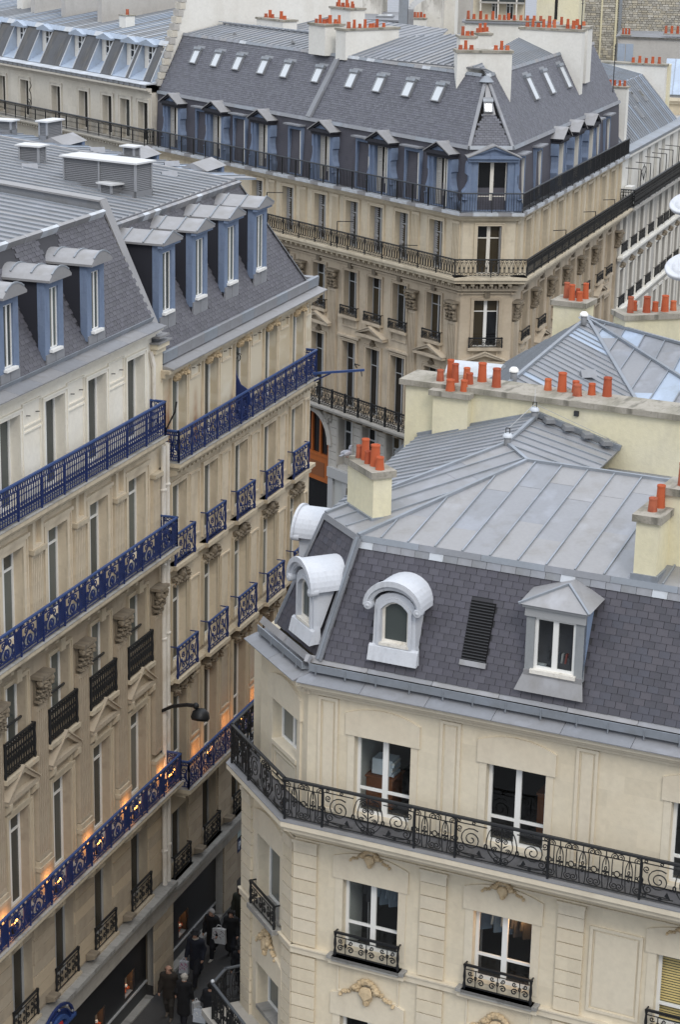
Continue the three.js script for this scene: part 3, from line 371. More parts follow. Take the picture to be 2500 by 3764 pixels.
// ---------- left building, near half ----------
const nearB = thing('apartment_building', 'cream stone building at left with three long ornate blue balconies and arched dormers', 'building', FL);
const X1 = [-13.23, -10.79, -8.35, -5.91, -3.47, -1.02], seen1 = X1.slice(1), PX1 = [-9.57, -7.13, -4.69, -2.25];
const holesAt = (xs, w, y0, y1) => xs.map((x) => rect(x - w / 2, y0, x + w / 2, y1));
{
  const t = nearB, F = FL, xa = -15, G = MT.glassL;
  part(t, 'core', boxG(xa, 0, -14, 0.55, 20.7, -0.5), MT.stoneLow, F);
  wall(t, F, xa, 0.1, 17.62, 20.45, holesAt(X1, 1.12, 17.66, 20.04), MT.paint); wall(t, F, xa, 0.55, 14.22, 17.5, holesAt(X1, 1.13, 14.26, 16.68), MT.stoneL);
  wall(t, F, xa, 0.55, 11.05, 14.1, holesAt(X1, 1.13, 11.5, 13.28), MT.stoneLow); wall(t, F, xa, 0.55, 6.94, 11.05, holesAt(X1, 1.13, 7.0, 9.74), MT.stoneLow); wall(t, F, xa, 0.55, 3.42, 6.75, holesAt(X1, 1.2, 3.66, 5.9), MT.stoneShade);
  for (const x of seen1) {
    addWindow(t, F, x, 17.66, 1.12, 2.38, -0.3, { mull: 0.12, glass: G }); addWindow(t, F, x, 14.26, 1.13, 2.42, -0.3, { bars: [1.85], mull: 0.12, glass: G }); addWindow(t, F, x, 11.5, 1.13, 1.78, -0.3, { mull: 0.12, glass: G }); addWindow(t, F, x, 7.0, 1.13, 2.74, -0.3, { bars: [2.1], mull: 0.12, glass: [MT.glassL[2], MT.glassL[0], MT.glassL[3]] }); addWindow(t, F, x, 3.66, 1.2, 2.24, -0.32, { mull: 0.1, glass: [MT.glassC[1], MT.glassC[3]], frame: MT.greyPaint });
    surround(t, F, x, 17.66, 1.12, 2.38, MT.paint, { b: 0.13 }); surround(t, F, x, 14.26, 1.13, 2.42, MT.stoneL, { b: 0.2, hood: 0.1 }); surround(t, F, x, 11.5, 1.13, 1.78, MT.stoneTrim, { b: 0.13 }); surround(t, F, x, 7.0, 1.13, 2.74, MT.stoneTrim, { b: 0.16 });
    part(t, 'keystone', boxG(-0.13, 0, 0, 0.13, 0.34, 0.16), MT.stoneTrim, mul(F, T(x, 13.3, 0)));
    const pd = part(t, 'pediment', pedimentGeo(1.75, 0.75, 0.2), MT.stoneLow, mul(F, T(x, 10.28, 0))); sub(pd, 'console', modillion(0.16, 0.36, 0.22), MT.stoneTrim, T(-0.72, -0.36, 0)); sub(pd, 'console', modillion(0.16, 0.36, 0.22), MT.stoneTrim, T(0.72, -0.36, 0)); sub(pd, 'panel', new B().prism(rect(-0.52, -0.36, 0.52, -0.08), 0, 0.1, [rect(-0.44, -0.31, 0.44, -0.13)]), MT.stoneTrim);
    windowRail(t, F, x - 0.04, 10.98, 1.6, 0.95, 0.14, 'black', MT.black, MT.stoneTrim); part(t, 'window_bar', boxG(-0.6, 0, 0, 0.6, 0.05, 0.05), MT.iron, mul(F, T(x, 12.1, -0.16)));
    windowRail(t, F, x, 3.6, 1.34, 0.75, 0.1, 'fan', MT.black, MT.stoneShade);
  }
  for (const x of PX1) {
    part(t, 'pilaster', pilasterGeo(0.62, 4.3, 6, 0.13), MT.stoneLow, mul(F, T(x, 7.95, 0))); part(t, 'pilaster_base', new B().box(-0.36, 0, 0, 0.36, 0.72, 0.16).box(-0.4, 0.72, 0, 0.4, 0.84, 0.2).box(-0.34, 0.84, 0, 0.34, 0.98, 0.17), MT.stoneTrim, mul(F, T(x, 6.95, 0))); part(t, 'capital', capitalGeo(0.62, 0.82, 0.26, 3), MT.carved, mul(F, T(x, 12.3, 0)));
    part(t, 'pilaster', pilasterGeo(0.6, 2.1, 6, 0.1), MT.stoneL, mul(F, T(x, 14.25, 0))); part(t, 'pilaster_panel', new B().prism(rect(-0.3, 0, 0.3, 1.05), 0, 0.13, [rect(-0.17, 0.14, 0.17, 0.9)]), MT.stoneL, mul(F, T(x, 16.42, 0))); part(t, 'pilaster_band', boxG(-0.36, 0, 0, 0.36, 0.12, 0.19), MT.stoneTrim, mul(F, T(x, 16.35, 0)));
    part(t, 'wall_panel', new B().prism(rect(-0.5, 0, 0.5, 0.62), 0, 0.04, [rect(-0.46, 0.04, 0.46, 0.58)]), MT.paint, mul(F, T(x, 19.62, 0))); part(t, 'wall_panel', new B().prism(rect(-0.5, 0, 0.5, 1.8), 0, 0.04, [rect(-0.46, 0.04, 0.46, 1.76)]), MT.paint, mul(F, T(x, 17.72, 0))); for (const s of [-1, 1]) part(t, 'hook', new B().bar([s * 0.25, 0.3, 0], [s * 0.25, 0.31, 0.11], 0.022), MT.iron, mul(F, T(x, 19.6, 0)));
    part(t, 'bracket_stone', modillion(0.34, 0.2, 0.34), MT.carved, mul(F, T(x + 0.15, 3.62, 0)));
  }
  for (const x of [0.2]) { part(t, 'pilaster', pilasterGeo(0.5, 4.3, 5, 0.13), MT.stoneLow, mul(F, T(x, 7.95, 0))); part(t, 'pilaster_base', new B().box(-0.28, 0, 0, 0.3, 0.72, 0.16).box(-0.32, 0.72, 0, 0.34, 0.84, 0.2), MT.stoneTrim, mul(F, T(x, 6.95, 0))); part(t, 'capital', capitalGeo(0.52, 0.82, 0.26, 4), MT.carved, mul(F, T(x, 12.3, 0))); part(t, 'pilaster', pilasterGeo(0.46, 2.1, 5, 0.1), MT.stoneL, mul(F, T(x, 14.25, 0))); part(t, 'pilaster_band', boxG(-0.28, 0, 0, 0.32, 0.12, 0.19), MT.stoneTrim, mul(F, T(x, 16.35, 0))); }
  // rusticated stones of the mezzanine piers
  const rs = rng(5), sg = [0, 1, 2].map((i) => boxG(-0.5, 0.012, 0, 0.5, 0.352, 0.05 + 0.004 * i)), sm = [MT.stoneShade, MT.stoneLow, stoneMat(stoneTex([0.5, 0.42, 0.31], [0.45, 0.36, 0.25], [0.3, 0.25, 0.19], 38, { streak: 0.4 }))];
  for (const x of [...PX1, 0.06]) { const k = x > 0 ? 0.9 : 1.2; for (let j = 0; j < 9; j++) part(t, 'stone', sg[j % 3], sm[Math.floor(rs() * 3)], mul(F, T(x, 3.62 + j * 0.355, 0), new THREE.Matrix4().makeScale(k, 1, 1))); }
  for (let j = 0; j < 9; j++) part(t, 'stone', boxG(0.02, 0.012, 0, 1.42, 0.352, 0.05), sm[j % 3], mul(F, T(0, 0.02 + j * 0.355, -0.02)));
  cornice(t, F, xa, 0.9, 2.45, [[0.5, 0.06], [0.02, 0.04], [0.42, 0.1]], MT.stoneGrey, 'lintel_band'); part(t, 'ledge', boxG(xa, 3.39, 0, 0.9, 3.52, 0.42), MT.slabTop, F);
  part(t, 'shop_front', new B().prism(rect(xa, 0, -0.02, 2.45), -0.3, -0.24, [rect(-1.54, 0.6, -0.86, 1.36), rect(-3.56, 0.6, -2.92, 1.22), rect(-6.2, 0.6, -5.5, 1.36)]), MT.shop, F); part(t, 'shop_plinth', boxG(xa, 0, -0.24, -0.1, 0.5, -0.21), MT.shopLow, F); part(t, 'shop_rail', boxG(xa, 0.5, -0.24, -0.05, 0.54, -0.18), MT.greyPaint, F); part(t, 'door_step', boxG(xa, 0, -0.21, -0.1, 0.06, 0.04), MT.slabTop, F);
  // cornice and gutter
  cornice(t, F, xa, 0.15, 20.42, [[0.1, 0.12], [0.1, 0.22], [0.08, 0.34]], MT.paint); for (let i = 0; i < 12; i++) part(t, 'zinc_ledge', new B().extrX([[-0.1, 0.1], [0.46, 0], [0.46, -0.03], [-0.1, -0.03]], -0.62, 0.61), i % 2 ? MT.zincC : MT.zinc, mul(F, T(-0.5 - i * 1.24, 20.74, 0)));
  part(t, 'gutter', new B().extrX([[0.02, 0], [0.1, 0.14], [0.06, 0.14], [0, 0.02], [-0.2, 0.02], [-0.2, 0]], xa, 0.1), MT.zincTrim, mul(F, T(0, 20.82, 0)));
  // balconies
  balcony(t, F, xa, -0.02, 17.64, 0.45, { kind: 'ring', iron: MT.blue, top: MT.blueTop, h: 0.98, pw: 1.22, left: false, th: 0.3, name: 'upper_balcony' }); row(t, F, -10, -0.2, 0.31, 'modillion', modillion(0.12, 0.16, 0.3), MT.stoneTrim, 17.2, 0);
  balcony(t, F, xa, 0.46, 14.28, 0.6, { kind: 'lyre', iron: MT.blue, top: MT.blueTop, h: 0.86, pw: 1.22, left: false, th: 0.28, name: 'middle_balcony' });
  balcony(t, F, xa, 0.62, 6.96, 0.63, { kind: 'lyre', iron: MT.blue, top: MT.blueTop, h: 0.86, pw: 1.22, left: false, th: 0.28, name: 'lower_balcony' });
  for (const x of PX1) for (const s of [-0.3, 0.3]) { part(t, 'console', modillion(0.16, 0.5, 0.5), MT.stoneTrim, mul(F, T(x + s, 6.2, 0))); part(t, 'console', modillion(0.14, 0.3, 0.45), MT.stoneTrim, mul(F, T(x + s, 13.7, 0))); }
  // corner pier with its downpipe
  part(t, 'pier', new B().box(0.1, 17.5, -0.3, 0.66, 19.9, 0.08).box(0.04, 19.9, -0.3, 0.72, 20.05, 0.16).box(-0.0, 20.05, -0.3, 0.78, 20.2, 0.24), MT.stoneR, F); part(t, 'pier_cap', new B().box(-0.05, 20.2, -0.5, 0.84, 20.24, 0.3), MT.zincC, F);
  const pb = new B().lathe([[0.055, 0], [0.055, 2.0]], 8, 0.02, 17.6, 0.1); pb.bar([0.02, 19.58, 0.1], [-0.1, 20.0, 0.05], 0.1); part(t, 'downpipe', pb, MT.pipe, F);
  for (const x of [0.52, 0.8]) { const d = part(t, 'downpipe', new B().lathe([[0.075, 0], [0.075, 13.7]], 10), MT.pipe, mul(F, T(x, 3.5, 0.15))); for (let j = 0; j < 6; j++) sub(d, 'pipe_collar', once('collar', () => new B().lathe([[0.075, 0], [0.1, 0.01], [0.1, 0.07], [0.075, 0.08]], 10)), MT.pipe, T(0, 1.1 + j * 2.25 + (x > 0.6 ? 0.1 : 0), 0)); }
  // roof
  const P = (x, y, z) => W(F, x, y, z), ex = new THREE.Vector3().setFromMatrixColumn(F, 0), dx = [-9.86, -7.5, -5.1, -2.72].map((x) => x - 0.68);
  slateFace(t, [P(xa, 20.9, 0.02), P(0.1, 20.9, 0.02), P(0.1, 23.72, -1.46), P(xa, 23.72, -1.46)], ex, 0.22, 0.12, [MT.slateL], { seed: 21, skip: (v) => { const q = v.clone().applyMatrix4(t.inv); return dx.some((d) => Math.abs(q.x - d) < 0.5) && q.y > 21.1; } });
  for (let i = 0; i < 14; i++) part(t, 'ridge_flashing', new B().bar([0, 0, 0.02], [0.92, 0, 0.02], 0.1, 0.26), i % 3 ? MT.zincC : MT.zincWhite, mul(F, T(-0.9 - i * 0.94, 23.7, -1.42, 0, 0.5)));
  zincFace(t, [P(xa, 23.74, -1.46), P(0.1, 23.74, -1.46), P(0.1, 24.55, -9.5), P(xa, 24.55, -9.5)], ex, 0.48, [MT.zincC, MT.zinc], { seed: 3, seam: 0.045 });
  for (const x of dx) dormerLeft(t, F, x, 21.15, 1.95, 0.0, -1.25, true, 0.98);
  // fire wall between the two halves
  const fw = new B().prism([[-0.1, 19.6], [0.12, 20.4], [-1.55, 24.0], [-12, 24.9], [-12, 19], [-0.1, 19]].map(([a, b]) => [a, b]), -0.14, 0.14); part(t, 'fire_wall', fw, MT.zincDark, mul(F, T(0.32, 0, 0, -Math.PI / 2)));
  part(t, 'coping', new B().bar([0.32, 20.42, 0.12], [0.32, 24.03, -1.54], 0.4, 0.05), MT.zincC, F); part(t, 'coping', new B().bar([0.32, 24.02, -1.54], [0.32, 24.95, -12], 0.46, 0.05), MT.zincC, F); part(t, 'coping_foot', boxG(0.0, 20.36, -0.5, 0.66, 20.42, 0.3), MT.zincC, F);
}
function dormerLeft(t, F, x, yb, h, zf, zb, arch, w) {   // tall dormer: dark cheeks, blue front, zinc top
  const hw = w / 2, d = part(t, 'dormer', new B().prism([[-hw, -0.15], [hw, -0.15], [hw, h - 0.02], ...(arch ? [[hw * 0.5, h + 0.12], [0, h + 0.17], [-hw * 0.5, h + 0.12]] : [[0, h + 0.2]]), [-hw, h - 0.02]], -0.1, 0, [rect(-hw + 0.25, 0.12, hw - 0.25, h - 0.28)]), MT.dormerBlue, mul(F, T(x, yb, zf)));
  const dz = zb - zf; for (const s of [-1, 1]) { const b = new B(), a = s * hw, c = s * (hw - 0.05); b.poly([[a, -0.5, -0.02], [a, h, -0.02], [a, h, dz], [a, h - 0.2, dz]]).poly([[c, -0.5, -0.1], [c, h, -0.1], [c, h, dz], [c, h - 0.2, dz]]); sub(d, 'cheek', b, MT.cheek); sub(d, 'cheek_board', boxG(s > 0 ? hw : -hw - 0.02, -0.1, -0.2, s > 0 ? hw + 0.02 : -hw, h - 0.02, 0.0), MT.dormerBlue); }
  const cs = arch ? [[-hw - 0.12, h - 0.08], ...Array.from({ length: 9 }, (_, i) => [(-1 + i / 4) * (hw + 0.12), h - 0.02 + 0.26 * (1 - (i / 4 - 1) ** 2)]), [hw + 0.12, h - 0.08]] : [[-hw - 0.12, h - 0.02], [-hw - 0.12, h + 0.04], [0, h + 0.3], [hw + 0.12, h + 0.04], [hw + 0.12, h - 0.02]];
  sub(d, 'dormer_roof', new B().prism(cs.reverse(), dz - 0.35, 0.2, [], true), MT.zincC); for (let k = 0; k < 4; k++) { const z = 0.19 - k * (0.2 - dz + 0.25) / 3; sub(d, 'seam', new B().path(cs.filter(([, y]) => y > h).map(([a, y]) => [a, y + 0.015, z]), 0.04), MT.zincTrim); }
  sub(d, 'cornice', boxG(-hw - 0.1, h - 0.1, 0, hw + 0.1, h - 0.02, 0.14), MT.dormerBlue);
  const g = winGeo(w - 0.5, h - 0.4, { f: 0.04, mull: 0.06, depth: 0.04 }); sub(d, 'window_frame', g.frame, MT.white, T(0, 0.12, -0.09)); for (const p of g.panes) sub(d, 'pane', p, pick(MT.glassL), T(0, 0.12, -0.09)); sub(d, 'sill', boxG(-hw + 0.2, 0.06, -0.02, hw - 0.2, 0.13, 0.1), MT.white);
  sub(d, 'apron', new B().quad([-hw, -0.5, 0.03], [hw, -0.5, 0.03], [hw, 0.02, 0.03], [-hw, 0.02, 0.03]).quad([-hw - 0.06, -0.62, 0.16], [hw + 0.06, -0.62, 0.16], [hw, -0.45, 0.03], [-hw, -0.45, 0.03]).box(-hw, -0.6, -0.1, hw, 0.03, 0.028), MT.zinc); sub(d, 'apron_joint', boxG(-0.012, -0.48, 0.028, 0.012, 0.02, 0.036), MT.zincDark);
  return d;
}
// ---------- left building, far half ----------
const farB = thing('apartment_building', 'cream stone building with blue window balconies and slate roof at the street corner', 'building', FL);
{
  const t = farB, F = FL, X = [1.94, 4.32, 6.76, 9.25, 11.74], xe = 13.12, G = MT.glassL;
  part(t, 'core', boxG(0.55, 0, -14, xe - 0.45, 19.5, -0.5), MT.stoneLow, F);
  const rust = stoneMat(colorTex(1024, (u, v) => { let c = mix3([0.60, 0.535, 0.41], [0.52, 0.44, 0.31], ss(0.4, 0.75, fbm(u, v, 8, 201, 4, 0.35))); c = mix3(c, [0.66, 0.61, 0.5], ss(0.5, 0.8, fbm(u, v, 20, 203, 3, 0.4)) * 0.7); const x = u * 13; for (const [a, w, y] of [[0.75, 0.4, 1.1], [2.0, 0.16, 0.9], [2.66, 0.16, 0.8], [3.2, 0.12, 0.9], [5.5, 0.14, 0.5], [8, 0.14, 0.4]]) { const k = Math.exp(-(((x - a) / w) ** 2)) * ss(0.95, 0.2, v / y) * (0.4 + 0.9 * fbm(u, v, 30, 205, 3, 0.3)); c = mix3(c, [0.25, 0.085, 0.018], Math.min(0.85, k)); } c = mix3(c, [0.3, 0.22, 0.13], ss(0.35, 0, v) * 0.4 * fbm(u, v, 12, 207)); return c; }, [13, 2.9], 256)); rust.map.offset.set(-0.55 / 13, -16.5 / 2.9);
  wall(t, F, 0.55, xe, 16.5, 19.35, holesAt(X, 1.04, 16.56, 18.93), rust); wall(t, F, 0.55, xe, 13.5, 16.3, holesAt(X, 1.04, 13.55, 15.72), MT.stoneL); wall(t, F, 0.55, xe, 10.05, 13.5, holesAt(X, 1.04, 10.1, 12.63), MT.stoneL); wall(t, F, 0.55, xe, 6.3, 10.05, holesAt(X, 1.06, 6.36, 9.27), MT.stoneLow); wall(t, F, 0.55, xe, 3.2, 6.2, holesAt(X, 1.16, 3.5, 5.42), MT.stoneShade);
  const FE = mul(F, T(xe, 0, 0, Math.PI / 2)); wall(t, FE, 0.01, 12, 0, 19.35, [], MT.stoneR, 0.4, 'end_wall');
  for (const x of X) {
    addWindow(t, F, x, 16.56, 1.04, 2.37, -0.28, { mull: 0.1, glass: G }); addWindow(t, F, x, 13.55, 1.04, 2.17, -0.28, { mull: 0.1, glass: G }); addWindow(t, F, x, 10.1, 1.04, 2.53, -0.28, { mull: 0.1, bars: [1.9], glass: G }); addWindow(t, F, x, 6.36, 1.06, 2.91, -0.28, { mull: 0.1, bars: [0.75], glass: [MT.glassL[2], MT.glassL[0]] }); addWindow(t, F, x, 3.5, 1.16, 1.92, -0.3, { glass: [MT.glassC[1]], frame: MT.greyPaint });
    surround(t, F, x, 16.56, 1.04, 2.37, MT.stoneL, { b: 0.13 }); surround(t, F, x, 13.55, 1.04, 2.17, MT.stoneL, { b: 0.15 }); surround(t, F, x, 10.1, 1.04, 2.53, MT.stoneTrim, { b: 0.15 }); surround(t, F, x, 6.36, 1.06, 2.91, MT.stoneTrim, { b: 0.15 });
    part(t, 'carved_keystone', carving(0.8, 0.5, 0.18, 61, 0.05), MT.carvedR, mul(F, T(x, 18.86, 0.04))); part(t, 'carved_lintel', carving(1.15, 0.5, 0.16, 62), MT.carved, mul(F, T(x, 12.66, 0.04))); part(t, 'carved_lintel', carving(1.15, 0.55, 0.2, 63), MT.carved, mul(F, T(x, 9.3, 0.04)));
    windowRail(t, F, x - 0.06, 13.42, 1.45, 0.93, 0.24, 'orn', MT.blue, MT.stoneTrim); windowRail(t, F, x - 0.06, 9.94, 1.5, 0.98, 0.32, 'orn', MT.blue, MT.stoneTrim, 'lower_window_balcony'); windowRail(t, F, x, 3.3, 1.25, 0.72, 0.12, 'fan', MT.black, MT.slabTop);
    for (const s of [-0.55, 0.55]) part(t, 'console', modillion(0.15, 0.42, 0.3), MT.carved, mul(F, T(x + s, 9.42, 0)));
    part(t, 'bracket_stone', modillion(0.34, 0.2, 0.34), MT.carved, mul(F, T(x + 1.22, 3.38, 0)));
  }
  const frameP = (w, h) => once('fp' + [w, h], () => new B().prism(rect(-w / 2, 0, w / 2, h), 0, 0.045, [rect(-w / 2 + 0.06, 0.06, w / 2 - 0.06, h - 0.06)]));
  for (let i = 0; i < 5; i++) { const x = i < 4 ? (X[i] + X[i + 1]) / 2 : 12.75, w = i < 4 ? 0.72 : 0.4; part(t, 'wall_panel', frameP(w, 2.0), MT.stoneL, mul(F, T(x, 13.75, 0))); part(t, 'wall_panel', frameP(w, 2.2), MT.stoneL, mul(F, T(x, 10.3, 0))); part(t, 'wall_panel', frameP(w, 2.0), MT.stoneTrim, mul(F, T(x, 7.35, 0))); part(t, 'wall_panel', frameP(w, 0.7), MT.stoneTrim, mul(F, T(x, 6.5, 0.0))); part(t, 'wall_panel', frameP(w, 0.5), MT.stoneL, mul(F, T(x, 18.6, 0))); for (const s of [-0.2, 0.2]) part(t, 'hook', new B().bar([s, 0, 0], [s, 0.02, 0.11], 0.022), MT.iron, mul(F, T(x, 18.9, 0))); }
  cornice(t, F, 0.9, xe + 0.1, 13.2, [[0.1, 0.1], [0.12, 0.2]], MT.stoneTrim, 'band'); cornice(t, F, 0.9, xe + 0.1, 9.72, [[0.1, 0.12], [0.11, 0.24]], MT.stoneTrim, 'band');
  balcony(t, F, 1.0, 12.5, 16.58, 0.42, { kind: 'orn', iron: MT.blue, top: MT.blueTop, h: 0.93, pw: 0.96, th: 0.3, right: true, name: 'upper_balcony' }); row(t, F, 1.1, 13, 0.3, 'modillion', modillion(0.15, 0.18, 0.34), MT.stoneTrim, 16.1, 0);
  balcony(t, F, 1.3, 12.9, 6.38, 0.6, { kind: 'orn', iron: MT.blue, top: MT.blueTop, h: 0.88, pw: 0.97, th: 0.3, name: 'lower_balcony' });
  const rs = rng(8), sm = [MT.stoneShade, MT.stoneLow]; for (const [x, w] of [[3.13, 1.08], [5.54, 1.1], [8.0, 1.1], [10.5, 1.1]]) for (let j = 0; j < 8; j++) part(t, 'stone', boxG(-w / 2, 0.012, 0, w / 2, 0.352, 0.05), sm[Math.floor(rs() * 2)], mul(F, T(x, 3.4 + j * 0.355, 0)));
  for (let j = 0; j < 7; j++) part(t, 'stone', boxG(5.5, 0.012, -0.02, 6.62, 0.345, 0.05), sm[j % 2], mul(F, T(0, 0.1 + j * 0.35, 0))); wall(t, F, 5.47, 6.6, 0, 3.2, [], MT.stoneGrey); wall(t, F, 0.55, 1.45, 0, 3.2, [], MT.stoneGrey); wall(t, F, 12.2, xe, 0, 3.2, [], MT.stoneGrey);
  cornice(t, F, 0.9, xe, 2.5, [[0.62, 0.07], [0.08, 0.3]], MT.stoneGrey, 'lintel_band'); part(t, 'ledge', boxG(0.9, 3.2, 0, xe, 3.3, 0.38), MT.slabTop, F);
  part(t, 'shop_front', new B().prism(rect(1.45, 0, 5.47, 2.5), -0.3, -0.24, [rect(2.46, 0.6, 3.22, 1.38)]), MT.shop, F); part(t, 'shop_plinth', new B().box(1.5, 0, -0.24, 5.4, 0.46, -0.21), MT.shopLow, F); part(t, 'shop_rail', boxG(1.45, 0.46, -0.24, 5.45, 0.5, -0.19), MT.greyPaint, F); part(t, 'door_step', boxG(1.5, 0, -0.21, 5.4, 0.1, 0.04), MT.slabTop, F); part(t, 'passage', boxG(6.6, 0, -3, 12.2, 2.5, -2.8), MT.shop, F);
  // eaves
  cornice(t, F, 0.55, xe + 0.2, 19.0, [[0.12, 0.1], [0.12, 0.2], [0.1, 0.34]], MT.stoneTrim); part(t, 'zinc_ledge', new B().extrX([[-0.2, 0.14], [0.42, 0.0], [0.42, -0.03], [-0.2, -0.03]], 0.66, xe + 0.36), MT.zincC, mul(F, T(0, 19.38, 0)));
  for (let i = 0; i < 13; i++) part(t, 'gutter', new B().extrX([[-0.1, 0], [0.08, 0], [0.1, 0.3], [0.04, 0.32], [-0.1, 0.28]], 0, 0.98), i % 3 ? MT.zinc : MT.zincTrim, mul(F, T(0.68 + i * 0.985, 19.5, 0.02)));
  part(t, 'gutter', new B().extrX([[-0.1, 0], [0.1, 0], [0.12, 0.32], [-0.1, 0.3]], 0, 3), MT.zinc, mul(F, T(xe + 0.1, 19.5, 0, Math.PI / 2)));
  const P = (x, y, z) => W(F, x, y, z), ex = new THREE.Vector3().setFromMatrixColumn(F, 0), q = new THREE.Vector3(), dxs = [1.9, 4.28, 6.74, 9.13];
  slateFace(t, [P(0.5, 19.72, 0.0), P(12.6, 19.72, 0.0), P(10.9, 23.17, -1.85), P(0.5, 23.17, -1.85)], ex, 0.22, 0.12, [MT.slateL], { seed: 31, skip: (v) => { q.copy(v).applyMatrix4(t.inv); return dxs.some((d) => Math.abs(q.x - d) < 0.56) && q.y > 20.25; } });
  slateFace(t, [P(12.6, 19.72, 0.0), P(12.6, 19.72, -3), P(10.9, 23.17, -3), P(10.9, 23.17, -1.85)], new THREE.Vector3().setFromMatrixColumn(F, 2).negate(), 0.22, 0.12, [MT.slateL], { seed: 32 });
  flashing(t, P(12.6, 19.75, 0.02), P(10.9, 23.2, -1.83), 0.14, MT.zincDark);
  for (let i = 0; i < 26; i++) part(t, 'ridge_flashing', new B().bar([0, 0, 0.02], [0.38, 0, 0.02], 0.1, 0.3), [MT.zincC, MT.zincWhite, MT.zincDark, MT.zinc][Math.floor(hash(i, 3, 9) * 4)], mul(F, T(0.6 + i * 0.394, 23.06, -1.77, 0, 0.5)));
  zincFace(t, [P(0.5, 23.2, -1.85), P(10.9, 23.2, -1.85), P(10.9, 24.26, -12.4), P(0.5, 24.26, -12.4)], ex, 0.44, [MT.zincC, MT.zinc, MT.zincC], { seed: 4, seam: 0.045 }); zincFace(t, [P(10.9, 23.2, -2.6), P(14.6, 22.75, -2.6), P(14.6, 23.85, -13), P(10.9, 24.26, -12.4)], new THREE.Vector3().setFromMatrixColumn(F, 2).negate(), 0.42, [MT.zincBlue, MT.zincB], { seed: 6, name: 'far_zinc_roof' });
  flashing(t, P(10.9, 23.22, -1.9), P(10.9, 24.3, -12.4), 0.16, MT.zincC, 'ridge'); flashing(t, P(7.9, 24.0, -12.4), P(10.9, 24.3, -12.4), 0.16, MT.zincC, 'ridge');
  for (const x of dxs) dormerLeft(t, F, x, 20.62, 2.1, -0.32, -1.75, false, 1.1);
  for (const z of [-4.2, -6.6, -9.4]) { const d = part(t, 'rear_dormer', new B().prism([[-0.55, 0], [0.55, 0], [0, 0.25]], -1.6, 0.1, [], true), MT.zincC, mul(F, T(14.4, 22.95 + (-2.6 - z) * 0.1, z, Math.PI / 2))); sub(d, 'dormer_front', boxG(-0.5, -1.2, -0.2, 0.5, 0, 0), MT.dormerBlue); }
  for (const [x, z] of [[6.9, -7.0], [9.7, -3.5], [2.5, -3.6], [12.6, -7.4], [12.4, -4.6]]) part(t, 'roof_vent', new B().prism([[-0.12, 0], [0.12, 0], [0, 0.16]], -0.4, 0.1), MT.zincB, mul(F, T(x, 23.2 + (-z - 1.85) * 0.1 - Math.max(0, x - 10.9) * 0.12, z, 0.6)));
  // blue screen that parts the long balcony
  part(t, 'balcony_screen', new B().prism([[0, 0], [0.42, 0], [0.42, 0.35], [0.52, 0.6], [0.5, 0.85], [0.38, 1.0], [0.2, 1.1], [0.06, 1.4], [0, 1.75]], -0.02, 0.02, [], true), MT.blue, mul(F, T(6.3, 16.58, 0.0, -Math.PI / 2))); part(t, 'screen_scroll', new B().path(spiral(0.05, 1.95, 0.14, -1.2, 1.2, 14).map(([a, b]) => [a, b, 0]), 0.025).path([[-0.14, 2.16, 0], [0.2, 2.04, 0]], 0.018), MT.black, mul(F, T(6.3, 16.58, 0.0, -Math.PI / 2)));
  part(t, 'rain_stay', new B().path([[0, 0, 0.05], [0.0, 0.6, 0.35], [0, 0.9, 0.4]].map(([a, b, c]) => [a + 0.9, b + 17.5, c]), 0.04), MT.black, F);
}
